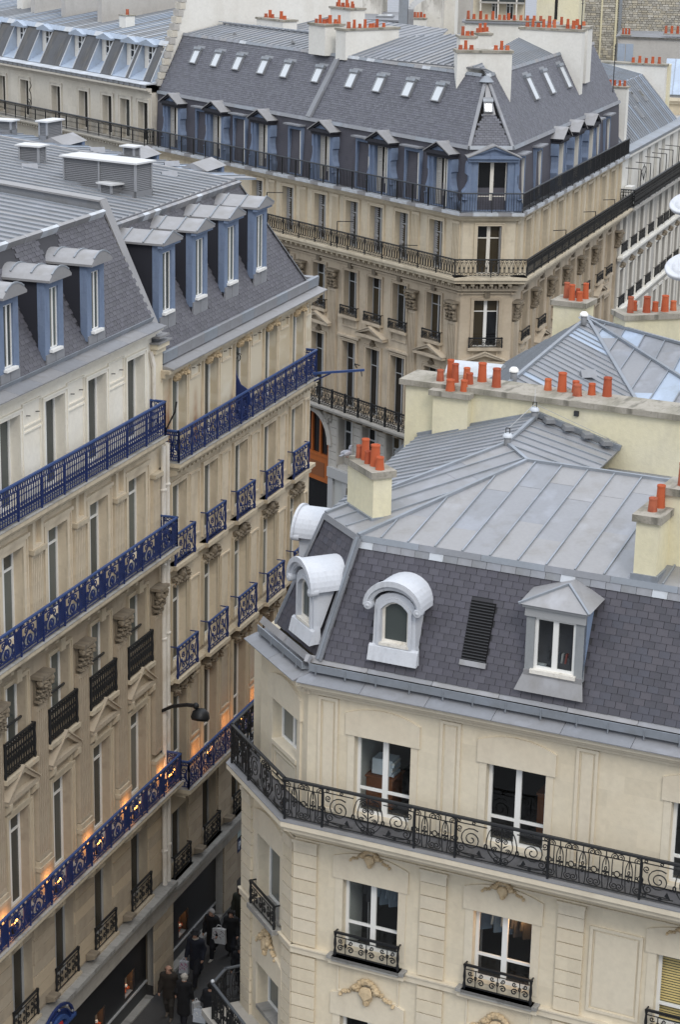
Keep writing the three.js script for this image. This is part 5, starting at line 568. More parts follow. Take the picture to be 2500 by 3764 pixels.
// ---------- low roofs behind the right building ----------
const courtB = thing('zinc_roofed_house', 'hipped grey zinc roof behind the long pale yellow chimney wall', 'building', FR);
{
  const t = courtB, F = FR, P = (x, y, z) => W(F, x, y, z), col = (M4, i) => new THREE.Vector3().setFromMatrixColumn(M4, i), A = P(-0.96, 19.5, -22.52), Z = [MT.zincB, MT.zinc, MT.zincBlue], ray = (b, k) => A.clone().lerp(b, k);
  const r1 = P(0.3, 19.5, -11.3), h2 = ray(P(2.28, 18.4, -17.55), 1.25), h3 = ray(P(3.1, 18.9, -18.9), 1.9), r2 = ray(P(2.67, 19.5, -20.43), 1.9);
  part(t, 'core', plan([[-1.6, -11.6], [6, -11.6], [6, -24], [-2.6, -24]], 0, 17.9), MT.plasterGrey, mul(F, LAY));
  zincFace(t, [A, r1, P(2.7, 18.5, -11.3), h2], col(FS, 0), 0.46, Z, { seed: 12 }); zincFace(t, [A, h2, h3], col(F, 0), 0.75, Z, { seed: 13, cross: 1.6 }); zincFace(t, [A, h3, r2], col(F, 0), 0.8, Z, { seed: 14, cross: 1.6 }); zincFace(t, [P(-2.5, 17.6, -11.3), r1, A, P(-3.9, 17.6, -23.5)], col(FS, 0), 0.33, [MT.zincB, MT.zincTrim], { seed: 15 });
  for (const b of [r1, h2, h3, r2]) flashing(t, A.clone().setY(A.y + 0.04), b.clone().setY(b.y + 0.04), 0.1, MT.zincTrim, 'ridge_roll', 0.08);
  part(t, 'apex_cap', new B().lathe([[0.3, 0], [0.05, 0.12], [0, 0.12]], 6), MT.zincTrim, mul(F, T(-0.96, 19.52, -22.5))); for (const [x, z] of [[-0.75, -21.6], [0.1, -13.4]]) { const d = part(t, 'anchor_post', new B().lathe([[0.1, 0], [0.1, 0.28], [0, 0.28]], 8), MT.zincDark, mul(F, T(x, 19.5, z))); sub(d, 'anchor_cap', new B().lathe([[0.14, 0], [0.14, 0.05], [0.08, 0.12], [0, 0.12]], 8), MT.white, T(0, 0.28, 0)); }
  for (const [x, y, z] of [[-0.45, 19.05, -12.8], [0.9, 19.0, -17], [-0.2, 19.2, -13.0]]) part(t, 'roof_vent', new B().prism([[-0.16, 0], [0.16, 0], [0, 0.2]], -0.35, 0.1), MT.zincB, mul(F, T(x, y, z, -0.9)));
  { const d = part(t, 'rounded_dormer', new B().prism([...Array.from({ length: 11 }, (_, i) => [Math.cos(i / 10 * Math.PI) * 0.62, Math.sin(i / 10 * Math.PI) * 0.55])], -1.4, 0.3, [], true), MT.zincWhite, mul(FS, T(-17.2, 17.7, -0.3))); sub(d, 'dormer_front', boxG(-0.55, -1, -0.2, 0.55, 0.1, 0.2), MT.dormerWhite); }
  // long party wall with its stone coping and clay pots
  const yw = part(t, 'party_wall', boxG(-1.85, 12, -11.5, 9.5, 19.8, -10.5), MT.yellow, F); sub(yw, 'buttress', boxG(-0.93, 12, -10.5, 0.06, 19.68, -10.2), MT.yellow); sub(yw, 'coping', new B().box(-2.0, 19.8, -11.62, 9.5, 19.95, -10.38), MT.capStone); sub(yw, 'coping', new B().box(-1.02, 19.69, -10.38, 0.15, 19.83, -10.08), MT.capStone); sub(yw, 'cable_box', boxG(2.9, 19.55, -10.5, 3.02, 19.68, -10.42), MT.iron);
  for (const [a, b] of [[[-1.43, 18.46, -10.45], [1.93, 19.47, -10.45]], [[1.93, 19.47, -10.45], [4.2, 18.87, -10.45]]]) sub(yw, 'foot_flashing', new B().bar(a, b, 0.12, 0.14), MT.zincTrim);
  [[-0.96, -10.72, 0.3, 0.1], [-0.85, -11.15, 0.5, 0.1], [-0.56, -10.78, 0.5, 0.1], [-0.49, -10.3, 0.29, 0.11], [-0.15, -10.42, 0.34, 0.1], [-0.44, -11.3, 0.28, 0.1], [-0.15, -10.78, 0.32, 0.09], [0.03, -11.22, 0.5, 0.11], [0.59, -10.83, 0.51, 0.11], [1.89, -11.2, 0.3, 0.1], [2.26, -11.25, 0.5, 0.11], [2.6, -11.35, 0.33, 0.1], [2.77, -11.0, 0.3, 0.11], [3.06, -11.3, 0.34, 0.1], [3.46, -11.35, 0.51, 0.11]].forEach((p, i) => addPot(yw, p, i === 3 || i === 4 ? 19.83 : 19.95, i));
  chimney(t, F, -2.3, -1.25, -24, -23.1, 17.0, 19.7, MT.yellow, [[-2.05, -23.6, 0.47, 0.1], [-1.78, -23.35, 0.47, 0.1], [-1.74, -23.8, 0.3, 0.07], [-1.52, -23.35, 0.28, 0.1], [-1.48, -23.8, 0.47, 0.1]]);
  const CF = mul(F, T(0.62, 0, -21.55, 0.72)); chimney(t, CF, 0, 4.2, -0.95, -0.05, 17.6, 19.78, MT.yellow, [[0.3, -0.4, 0.49, 0.105], [0.55, -0.7, 0.31, 0.1], [0.82, -0.35, 0.5, 0.11], [1.15, -0.45, 0.32, 0.1], [1.45, -0.4, 0.5, 0.11], [1.78, -0.5, 0.3, 0.1], [2.3, -0.4, 0.5, 0.1], [2.8, -0.5, 0.3, 0.1]]);
}
// ---------- corner building in the middle ----------
const CL = frame(5.20534, -93.89249, 142.9), CK = frame(5.20534, -93.89249, 83.672), CR = frame(7.54656, -94.15212, 19.22), CW = 2.3556;
const cornerB = thing('apartment_building', 'grand corner building with slate mansard, pedimented dormers and three iron balconies', 'building', CL);
{
  const t = cornerB, xl = -26, xr = 22.0, G = MT.glassC, xs = [-24.0, -21.4, -18.7, -16.05, -13.4, -10.7, -8.15, -6.26, -4.35, -1.84], xr7 = [2.2, 5.25, 8.25, 11.4, 14.5, 17.55, 19.75], faces = [[CL, xl, 0, xs], [CK, 0, CW, [1.2]], [CR, 0, xr, xr7]];
  const ext = [[0, 0.568], [0.568, 0.63], [0.63, 0]], L = (F, i, p) => [faces[i][1] - ext[i][0] * p, faces[i][2] + ext[i][1] * p];
  const inCL = (F, x, z) => { const v = W(F, x, 0, z).applyMatrix4(t.inv); return [v.x, v.z]; };
  for (const [d, y0, y1] of [[0.7, 0, 18.0], [2.6, 18, 23.6]]) part(t, 'core', plan([[-26, -d], inCL(CL, -0.568 * d, -d), inCL(CR, 0.63 * d, -d), inCL(CR, 22, -d), inCL(CR, 22, -9), [-20, -14], [-26, -14]], y0, y1), MT.plasterGrey, mul(CL, LAY));
  faces.forEach(([F, a, b, X], i) => {
    const w = i === 1 ? 1.08 : 0.95, vis = X.filter((x) => i || x > -17), S = MT.stoneC, SL = MT.stoneClow;
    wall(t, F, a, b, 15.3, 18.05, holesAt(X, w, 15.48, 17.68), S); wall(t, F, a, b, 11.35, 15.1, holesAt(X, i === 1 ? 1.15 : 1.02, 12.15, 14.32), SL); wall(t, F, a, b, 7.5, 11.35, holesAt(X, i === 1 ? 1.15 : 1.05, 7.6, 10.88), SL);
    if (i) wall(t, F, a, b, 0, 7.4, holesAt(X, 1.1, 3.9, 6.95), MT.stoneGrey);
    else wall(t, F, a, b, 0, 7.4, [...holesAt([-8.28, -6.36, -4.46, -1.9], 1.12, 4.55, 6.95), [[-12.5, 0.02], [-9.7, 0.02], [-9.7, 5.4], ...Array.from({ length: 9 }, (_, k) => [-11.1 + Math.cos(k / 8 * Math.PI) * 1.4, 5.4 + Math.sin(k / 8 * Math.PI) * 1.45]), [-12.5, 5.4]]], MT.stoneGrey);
    for (const x of vis) {
      const sh = [{ x: -w / 2 + 0.02, z: 0.05, ry: i === 2 ? -1.45 : 0.22, w: i === 2 ? 0.26 : 0.42 }]; if (i === 1) sh.length = 0;
      const ww = addWindow(t, F, x, 15.48, w, 2.2, -0.3, { f: 0.06, mull: i === 1 ? 0.16 : 0.09, bars: [1.62], glass: G, frame: MT.greyPaint, shutters: sh }); if (i === 2) sub(ww, 'shutter', shutterGeo(0.44, 2.15, 20), MT.shutter, T(0.02, 0.02, 0.06, 0)); if (i === 1) { ww.material = MT.whiteOld; for (const s of [-1, 1]) sub(ww, 'shutter', shutterGeo(0.26, 2.15, 20), MT.shutter, T(s * (w / 2 - 0.02), 0.02, 0.02, s > 0 ? -Math.PI / 2 - 1.57 * 0 : -Math.PI / 2)); }
      const w2 = addWindow(t, F, x, 12.15, i === 1 ? 1.15 : 1.02, 2.17, -0.32, { f: 0.05, mull: i === 1 ? 0.15 : 0.08, bars: [1.62], glass: G, frame: MT.greyPaint }); if (i === 1) w2.material = MT.white; if (i === 2) sub(w2, 'shutter', shutterGeo(0.5, 2.1, 22), MT.shutter, T(-0.5, 0.02, 0.05)); addWindow(t, F, x, 7.6, i === 1 ? 1.15 : 1.05, 3.28, -0.32, { f: 0.05, mull: 0.09, bars: [2.4], glass: G, frame: MT.greyPaint });
      surround(t, F, x, 15.48, w, 2.2, S, { b: 0.15, d: 0.06 }); surround(t, F, x, 12.15, i === 1 ? 1.15 : 1.02, 2.17, SL, { b: 0.13, d: 0.05 }); surround(t, F, x, 7.6, i === 1 ? 1.15 : 1.05, 3.28, SL, { b: 0.15, d: 0.07 });
      windowRail(t, F, x, 12.16, i === 1 ? 1.5 : 1.3, 0.46, 0.14, 'fan', MT.black, SL); part(t, 'keystone', boxG(-0.13, 0, 0, 0.13, 0.34, 0.14), MT.carved, mul(F, T(x, 14.46, 0))); part(t, 'sill_panel', new B().prism(rect(-0.6, 0, 0.6, 0.42), 0, 0.05, [rect(-0.52, 0.06, 0.52, 0.36)]), SL, mul(F, T(x, 11.6, 0)));
    }
    // pilasters, capitals, pediments
    const ps = i === 0 ? [-14.75, -12.1, -9.45, -3.3, -0.42] : i === 1 ? [] : [0.42, 3.7, 6.8, 9.85, 12.95, 16.1, 21.6];
    for (const x of ps) { part(t, 'pilaster', pilasterGeo(0.55, 5.4, 5, 0.12), SL, mul(F, T(x, 7.9, 0))); part(t, 'capital', capitalGeo(0.62, 0.95, 0.28, 11), MT.carved, mul(F, T(x, 13.3, 0))); part(t, 'pilaster', pilasterGeo(0.5, 2.35, 5, 0.08), S, mul(F, T(x, 15.5, 0))); part(t, 'pilaster_base', boxG(-0.36, 0, 0, 0.36, 0.4, 0.16), SL, mul(F, T(x, 7.5, 0))); }
    for (const x of i === 0 ? [-16.05, -10.6, -6.26, -1.84] : i === 1 ? [1.17] : [5.25, 11.4, 17.55]) { const pd = part(t, 'pediment', pedimentGeo(2.15, 0.55, 0.32), SL, mul(F, T(x, 11.42, 0))); sub(pd, 'carved_shell', carving(0.36, 0.36, 0.16, 71), MT.carved, T(0, -0.42, 0)); }
    if (i !== 1) for (const x of (i === 0 ? [-13.4, -8.15, -4.35] : [2.2, 8.25, 14.5, 19.75])) part(t, 'hood_moulding', new B().box(-0.85, 0, 0, 0.85, 0.1, 0.14), SL, mul(F, T(x, 11.1, 0)));
    // slabs: moulding, modillions, dentils, railings
    let [a0, b0] = L(F, i, 0.42); cornice(t, F, ...L(F, i, 0.2), 17.95, [[0.12, 0.2]], S); cornice(t, F, ...L(F, i, 0.32), 18.07, [[0.1, 0.32]], S); const n = Math.round((b0 - a0) / 0.62); for (let k = 0; k < n; k++) part(t, 'edge_flashing', once('ef', () => boxG(0.004, 0, 0, 0.616, 0.14, 0.5)), k % 3 ? MT.zincWhite : MT.zincC, mul(F, T(a0 + k * (b0 - a0) / n, 18.17, -0.06)));
    [a0, b0] = L(F, i, 0.37); const rl = (y, z, kind, h, pw, m, tm) => { const [a1, b1] = L(F, i, z), c = Math.max(1, Math.round((b1 - a1) / pw)), w1 = +((b1 - a1) / c).toFixed(3), lo = i === 0 ? (kind === 'bars' ? -26 : -18) : -99; for (let k = 0; k < c; k++) { const x = a1 + k * w1; if (x < lo) continue; part(t, 'railing_panel', ironPanel(kind, w1, h), m, mul(F, T(x, y, z))); part(t, 'railing_post', once('post' + h, () => boxG(-0.02, 0, -0.02, 0.02, h, 0.02)), m, mul(F, T(x, y, z))); } part(t, 'handrail', boxG(a1, y + h - 0.02, z - 0.025, b1, y + h + 0.02, z + 0.025), tm, F); };
    rl(18.32, 0.37, 'bars', 0.86, 1.15, MT.black, MT.rail); part(t, 'balcony_floor', boxG(...[a, 18.1, -0.5, b, 18.16, 0.0]), MT.slabTop, F);
    [a0, b0] = L(F, i, 0.8); part(t, 'balcony_slab', new B().box(a0, 15.36, 0, b0, 15.48, 0.8), S, F); const [a2, b2] = L(F, i, 0.68); part(t, 'balcony_moulding', new B().box(a2, 15.2, 0, b2, 15.36, 0.68), S, F); const [a3, b3] = L(F, i, 0.3); part(t, 'frieze', new B().box(a3, 14.78, 0, b3, 14.9, 0.24).box(a3, 14.62, 0, b3, 14.7, 0.1), SL, F);
    rl(15.5, 0.74, 'loop', 0.8, 1.35, MT.black, MT.iron); row(t, F, Math.max(a3 + 0.2, -17), b3 - 0.1, 0.42, 'modillion', once('modC', () => boxG(-0.08, 0, 0, 0.08, 0.13, 0.55)), S, 15.06, 0); row(t, F, Math.max(a3, -17), b3, 0.17, 'dentil', once('denC', () => boxG(-0.05, 0, 0, 0.05, 0.13, 0.3)), SL, 14.9, 0);
    if (i === 0) { part(t, 'balcony_slab', new B().box(-17, 7.42, 0, b + 0.4, 7.55, 0.72).box(-17, 7.26, 0, b + 0.3, 7.42, 0.55), MT.stoneGrey, F); for (let k = 0; k < 12; k++) { const w1 = 1.05; part(t, 'railing_panel', ironPanel('orn', w1, 0.88), MT.black, mul(F, T(-12.8 + k * w1, 7.56, 0.66))); part(t, 'railing_post', once('postk', () => boxG(-0.04, 0, -0.04, 0.04, 0.95, 0.04)), MT.black, mul(F, T(-12.8 + k * w1, 7.56, 0.66))); } part(t, 'handrail', boxG(-12.8, 8.43, 0.63, -0.2, 8.47, 0.69), MT.black, F); row(t, F, -12.6, -1, 0.8, 'modillion', modillion(0.22, 0.3, 0.5), MT.carved, 6.98, 0); }
  });
  for (const [F, x, y, s] of [[CL, -8.35, 16.3, 1], [CL, -3.55, 15.9, 1], [CL, -14.2, 16.9, 1], [CR, 6.7, 16.1, -1], [CR, 12.9, 16.1, -1], [CR, 17.3, 16.1, -1]]) part(t, 'iron_arm', new B().path([[x, 15.5, 0.74], [x, y + 0.45, 0.74], [x + 0.75 * s, y + 0.5, 0.3]], 0.035), MT.black, F);
  // ground floor
  for (const x of [-8.28, -6.36, -4.46, -1.9]) { addWindow(t, CL, x, 4.55, 1.12, 2.4, -0.4, { f: 0.09, mull: 0.12, bars: [1.7], glass: G, frame: MT.greyPaint }); surround(t, CL, x, 4.55, 1.12, 2.4, MT.stoneGrey, { b: 0.1 }); } for (const x of [-9.25, -7.32, -5.4, -3.2, -0.7]) for (let j = 0; j < 7; j++) part(t, 'stone', once('stC' + (x < -3.3 ? 1 : 2), () => boxG(x < -3.3 ? -0.3 : -0.55, 0.014, 0, x < -3.3 ? 0.3 : 0.55, 0.4, 0.05)), MT.stoneGrey, mul(CL, T(x, 4.3 + j * 0.41, 0)));
  part(t, 'shop_front', new B().box(-9.5, 3.85, 0, 0, 4.35, 0.22).box(-9.5, 0, 0.02, -9.1, 3.85, 0.16).box(-8.3, 0, 0.02, -7.9, 3.85, 0.16), MT.greyPaint, CL); part(t, 'shop_glass', boxG(-9.1, 0.4, 0, -1, 3.85, 0.04), MT.roomLight, CL);
  part(t, 'door_arch', new B().prism([...Array.from({ length: 13 }, (_, k) => [-11.1 + Math.cos(k / 12 * Math.PI) * 1.75, 5.4 + Math.sin(k / 12 * Math.PI) * 1.75]), ...Array.from({ length: 13 }, (_, k) => [-11.1 - Math.cos(k / 12 * Math.PI) * 1.42, 5.4 + Math.sin(k / 12 * Math.PI) * 1.46])], 0, 0.12), MT.stoneGrey, CL); part(t, 'carved_spandrel', carving(0.7, 0.8, 0.14, 81), MT.stoneGrey, mul(CL, T(-9.75, 6.5, 0.02)));
  const gd = part(t, 'carriage_door', new B().box(-12.5, 3.2, -0.42, -9.7, 4.5, -0.3).box(-12.5, 0, -0.42, -12.1, 3.2, -0.3).box(-10.1, 0, -0.42, -9.7, 3.2, -0.3).box(-12.5, 4.5, -0.42, -9.7, 4.62, -0.26), MT.orange, CL); for (const x of [-12.2, -11.5, -10.8, -10.1]) sub(gd, 'glazing_bar', boxG(x - 0.1, 4.6, -0.42, x + 0.02, 6.7, -0.32), MT.orange); sub(gd, 'pane', boxG(-12.5, 4.6, -0.46, -9.7, 6.9, -0.43), MT.glassC[0]); sub(gd, 'door_leaf', boxG(-12.1, 0, -0.46, -10.1, 3.2, -0.43), MT.glassC[0]); sub(gd, 'door_panel', boxG(-11.6, 3.45, -0.3, -10.4, 4.2, -0.28), MT.wood);
  // mansard: steep slate storey with dormers
  const lip = 0.3, w0 = -0.2, w1 = -0.34, q = new THREE.Vector3(), col = (M4) => new THREE.Vector3().setFromMatrixColumn(M4, 0), P = (F, x, y, z) => W(F, x, y, z);
  const inset = (i, d) => [faces[i][1] + ext[i][0] * d, faces[i][2] - ext[i][1] * d];
  faces.forEach(([F], i) => { const [a, b] = inset(i, 0.22), [c, d] = inset(i, 0.36); part(t, 'slate_wall', new B().quad([a, 18.16, w0], [b, 18.16, w0], [d, 21.05, w1], [c, 21.05, w1]), MT.slateWall, F); const n = Math.round((d - c) / 1.9); for (let k = 0; k < n; k++) part(t, 'break_flashing', boxG(0.004, 0, 0, (d - c) / n - 0.004, 0.17, 0.1), k % 4 ? MT.zincB : MT.zincTrim, mul(F, T(c + k * (d - c) / n, 20.98, w1 + 0.02, 0, -0.35))); });
  const D = [[CL, [[-24.0, 1], [-21.5, 0], [-19.9, 1], [-18.0, 0], [-15.75, 1], [-13.15, 0], [-10.55, 1], [-7.65, 0], [-6.05, 1], [-3.95, 0], [-1.7, 1]]], [CK, [[1.24, 2]]], [CR, [[1.35, 0], [4.4, 0], [7.95, 1], [11.1, 1], [14.2, 1], [16.4, 0], [18.8, 0]]]];
  for (const [F, l] of D) for (const [x, k] of l) dormerMid(t, F, x, k);
  // upper slate slope and zinc top
  const B0 = 0.36, hB = 21.12, B1 = 1.95, hT = 24.05, top = (i, d) => inset(i, d), apexZ = 1.97;
  const cu = (F, i) => { const [a, b] = inset(i, B0), [c, d] = inset(i, Math.min(B1, apexZ)); return [P(F, a, hB, -B0), P(F, b, hB, -B0), P(F, d, hT, -B1), P(F, c, hT, -B1)]; };
  const skys = [[CL, [-23.9, -21.9, -19.9, -17.65, -15.65, -13.0, -10.25, -8.1, -5.88, -3.7], 0.62, 22.68, 0.78], [CK, [1.12], 0.42, 22.5, 0.48], [CR, [7.05, 10.2, 13.5], 0.85, 22.48, 1.15]];
  slateFace(t, cu(CL, 0), col(CL), 0.2, 0.11, [MT.slateC], { seed: 51, tint: 0.3 }); slateFace(t, cu(CR, 2), col(CR), 0.2, 0.11, [MT.slateC], { seed: 52, tint: 0.3 }); { const [a, b] = inset(1, B0); slateFace(t, [P(CK, a, hB, -B0), P(CK, b, hB, -B0), P(CK, 1.45, 22.45, -1.09), P(CK, 0.9, 22.45, -1.09)], col(CK), 0.2, 0.11, [MT.slateC], { seed: 53 }); part(t, 'zinc_panel', new B().tri([0.9, 22.45, -1.07], [1.45, 22.45, -1.07], [1.13, 24.0, -1.93]), MT.zinc, CK); for (const x of [a, b]) flashing(t, P(CK, x, hB + 0.02, -B0 + 0.02), P(CK, 1.13, hT, -B1 + 0.02), 0.16, MT.zinc, 'hip_flashing', 0.06); part(t, 'apex_cap', new B().lathe([[0.34, -0.2], [0.12, 0.05], [0, 0.07]], 8), MT.zincTrim, mul(CK, T(1.13, 24.0, -1.95))); }
  const an = Math.atan2(B1 - B0, hT - hB); for (const [F, X, w, y, len] of skys) for (const x of X) { const z = -(B0 + (y - hB) * (B1 - B0) / (hT - hB)), s = part(t, 'skylight', new B().prism(rect(-w / 2, 0, w / 2, len), 0, 0.13, [rect(-w / 2 + 0.05, 0.05, w / 2 - 0.05, len - 0.05)]), MT.zincDark, mul(F, T(x, y, z, 0, -an))); sub(s, 'pane', boxG(-w / 2 + 0.05, 0.05, 0.06, w / 2 - 0.05, len - 0.05, 0.1), MT.glassSky); sub(s, 'hood', boxG(-w / 2 - 0.02, len, 0.02, w / 2 + 0.02, len + 0.14, 0.17), MT.zincTrim); sub(s, 'flashing', boxG(-w / 2 + 0.02, len + 0.14, 0, w / 2 + 0.14, len + 0.28, 0.02), MT.zincDark); }
  for (const [F, i] of [[CL, 0], [CR, 2]]) { const [c, d] = inset(i, B1); for (let k = 0, n = Math.round((d - c) / 0.6); k < n; k++) part(t, 'ridge_flashing', once('rfC', () => boxG(0.004, 0, 0, 0.59, 0.16, 0.05)), [MT.zincB, MT.zincC, MT.zincTrim, MT.zincWhite][Math.floor(hash(k, i, 4) * 3.3)], mul(F, T(c + k * 0.6, hT - 0.08, -B1 + 0.04, 0, -0.5))); }
  const [ca, cb] = inset(0, B1), [ra, rb] = inset(2, B1), Zc = [MT.zinc, MT.zincB, MT.zincC], CW2 = P(CK, 1.13, 24.1, -1.95);
  const RJ = P(CL, -7.8, 24.95, -6.3); zincFace(t, [P(CL, ca, 24.08, -B1), P(CL, -11.9, 24.08, -B1), P(CL, -12.0, 24.62, -5), P(CL, -23.3, 24.62, -4.9), P(CL, -25.9, 24.62, -4.2)], col(CL), 0.5, Zc, { seed: 16, seam: 0.05 }); zincFace(t, [P(CL, -11.9, 24.08, -B1), CW2, P(CK, 1.13, 24.75, -4.3), RJ, P(CL, -12.0, 24.75, -5)], col(CL), 0.5, Zc, { seed: 17, seam: 0.05 }); zincFace(t, [CW2, P(CR, 15, 24.08, -B1), P(CR, 15, 24.7, -4.2), P(CK, 1.13, 24.75, -4.3)], col(CR), 0.5, Zc, { seed: 18, seam: 0.05 }); zincFace(t, [P(CR, 15, 24.08, -B1), P(CR, rb, 24.08, -B1), P(CR, rb, 24.5, -4.2), P(CR, 15, 24.7, -4.2)], col(CR), 0.5, Zc, { seed: 26, seam: 0.05 });
  zincFace(t, [P(CL, -25.9, 24.6, -4.4), P(CL, -12, 24.6, -5.0), P(CL, -12, 24.3, -7.6), P(CL, -25.9, 24.3, -7.6)], col(CL), 0.55, [MT.zincB], { seed: 19 }); zincFace(t, [P(CL, -29, 24.0, -7.5), P(CL, -12.5, 24.0, -7.5), P(CL, -16, 24.75, -12), P(CL, -31, 24.75, -12)], col(CL), 0.62, [MT.zincB, MT.zinc], { seed: 20, name: 'rear_zinc_roof' }); zincFace(t, [RJ, P(CK, 1.13, 24.75, -4.3), P(CK, 4, 23.6, -9), P(CL, -9, 23.8, -12)], col(CK), 0.5, [MT.zincB], { seed: 25 });
  flashing(t, P(CL, -25.9, 24.66, -4.2), P(CL, -12, 24.68, -5), 0.16, MT.zincTrim, 'ridge_roll'); flashing(t, P(CL, -12, 24.8, -5), RJ, 0.16, MT.zincTrim, 'ridge_roll'); flashing(t, RJ, P(CK, 1.13, 24.82, -4.3), 0.16, MT.zincTrim, 'ridge_roll');
  flashing(t, P(CL, -12.3, hB + 0.05, -B0 + 0.03), P(CL, -12.0, hT + 0.03, -B1 + 0.03), 0.46, MT.zincB, 'fire_wall_coping', 0.12); for (const [x, z] of [[-22.5, -2.9], [-17.0, -2.7], [-9.3, -2.9], [-4.9, -2.6]]) part(t, 'roof_vent', new B().prism([[-0.12, 0], [0.12, 0], [0, 0.16]], -0.3, 0.1), MT.zincDark, mul(CL, T(x, 24.25, z, 0.8)));
  // chimneys
  chimney(t, CK, -0.04, 2.46, -4.0, -3.1, 22.0, 24.95, MT.plaster, [[0.14, -3.4, 0.22, 0.1], [0.38, -3.45, 0.4, 0.085], [0.64, -3.4, 0.22, 0.09], [1.76, -3.45, 0.22, 0.09], [2.02, -3.45, 0.42, 0.075], [2.28, -3.4, 0.22, 0.09]], { cap: 0.12, over: 0.06 }); chimney(t, CK, 0.25, 1.0, -5.2, -4.3, 24.2, 25.5, MT.plaster, [[0.42, -4.6, 0.36, 0.085], [0.62, -4.5, 0.22, 0.09], [0.85, -4.6, 0.2, 0.075]], { cap: 0.1, over: 0.06 }); chimney(t, CK, 1.2, 2.05, -7.4, -6.2, 24.0, 25.5, MT.plaster, [[1.4, -6.4, 0.22, 0.08], [1.55, -6.6, 0.38, 0.075], [1.7, -6.8, 0.2, 0.08], [1.85, -7.0, 0.38, 0.08], [1.98, -7.1, 0.21, 0.065]], { cap: 0.1, over: 0.06 });
  chimney(t, CL, -12.1, -11.3, -5.0, -1.75, 23.9, 25.28, MT.plaster, [[-11.55, -2.1, 0.25, 0.1], [-11.5, -2.4, 0.38, 0.085], [-11.45, -2.7, 0.23, 0.085], [-11.45, -3.02, 0.38, 0.08], [-11.45, -3.35, 0.21, 0.1], [-11.5, -3.58, 0.23, 0.08], [-11.45, -3.75, 0.37, 0.085], [-11.5, -4.2, 0.22, 0.08]], { cap: 0.1, over: 0.06 }); chimney(t, CL, -14.05, -12.7, -2.7, -1.55, 24.0, 25.4, MT.plaster, [[-13.65, -1.7, 0.23, 0.085], [-13.4, -1.75, 0.36, 0.085], [-13.18, -1.85, 0.2, 0.11], [-13.0, -2.05, 0.36, 0.09], [-12.95, -2.35, 0.24, 0.09], [-12.85, -2.5, 0.4, 0.085], [-13.5, -2.3, 0.2, 0.085]], { cap: 0.1, over: 0.06 }); chimney(t, CL, -15.9, -14.2, -5.1, -4.2, 24.4, 26.0, MT.plaster, [[-15.7, -4.5, 0.2, 0.08], [-15.5, -4.45, 0.36, 0.08], [-15.25, -4.5, 0.2, 0.09], [-15.05, -4.6, 0.36, 0.08], [-14.85, -4.5, 0.2, 0.09], [-14.6, -4.6, 0.33, 0.08], [-14.4, -4.5, 0.2, 0.08]], { cap: 0.1, over: 0.06 }); chimney(t, CL, -25.0, -22.5, -6.9, -6.0, 24.0, 24.82, MT.plaster, [[-24.55, -6.3, 0.22, 0.09], [-24.3, -6.4, 0.4, 0.09], [-24.0, -6.35, 0.23, 0.09], [-23.25, -6.4, 0.42, 0.09], [-22.8, -6.3, 0.22, 0.1]], { cap: 0.1, over: 0.06 });
  chimney(t, CR, 14.75, 15.35, -4.1, -0.85, 21.9, 25.15, MT.plaster, [[15.05, -3.78, 0.24, 0.09], [15.1, -3.5, 0.38, 0.08], [15.1, -3.22, 0.21, 0.09], [15.06, -2.94, 0.4, 0.085], [15.06, -2.65, 0.22, 0.09], [15.15, -2.4, 0.38, 0.085], [15.0, -1.68, 0.24, 0.09], [15.0, -1.38, 0.4, 0.09], [15.02, -1.08, 0.24, 0.1]], { cap: 0.12, over: 0.06 }); chimney(t, CR, 16.2, 17.2, -3.6, -0.9, 22.5, 25.2, MT.plaster, [[16.9, -3.1, 0.42, 0.09], [16.9, -2.85, 0.24, 0.09], [16.6, -2.4, 0.4, 0.08], [16.75, -2.1, 0.25, 0.08], [16.9, -1.65, 0.28, 0.1], [16.85, -1.3, 0.24, 0.09]], { cap: 0.12, over: 0.06 });
  // gable wall towards the neighbour
  const gable = part(t, 'gable_wall', new B().prism([[-0.2, 18], [-0.9, 22.6], [-1.36, 23.9], [-1.75, 25.1], [-2.0, 26.1], [-14, 26.6], [-14, 18]], -0.2, 0.2, [], true), MT.plaster, mul(CL, T(-26.25, 0, 0, -Math.PI / 2))); for (let i = 0; i < 13; i++) { const y = 21.4 + i * 0.36, z = -0.55 - Math.min(1.5, (y - 21.4) * 0.36); sub(gable, 'coping_stone', boxG(z - 0.1, y, -0.27, z + 0.22, y + 0.33, 0.26), i % 2 ? MT.stoneD : MT.plasterGrey); }
}
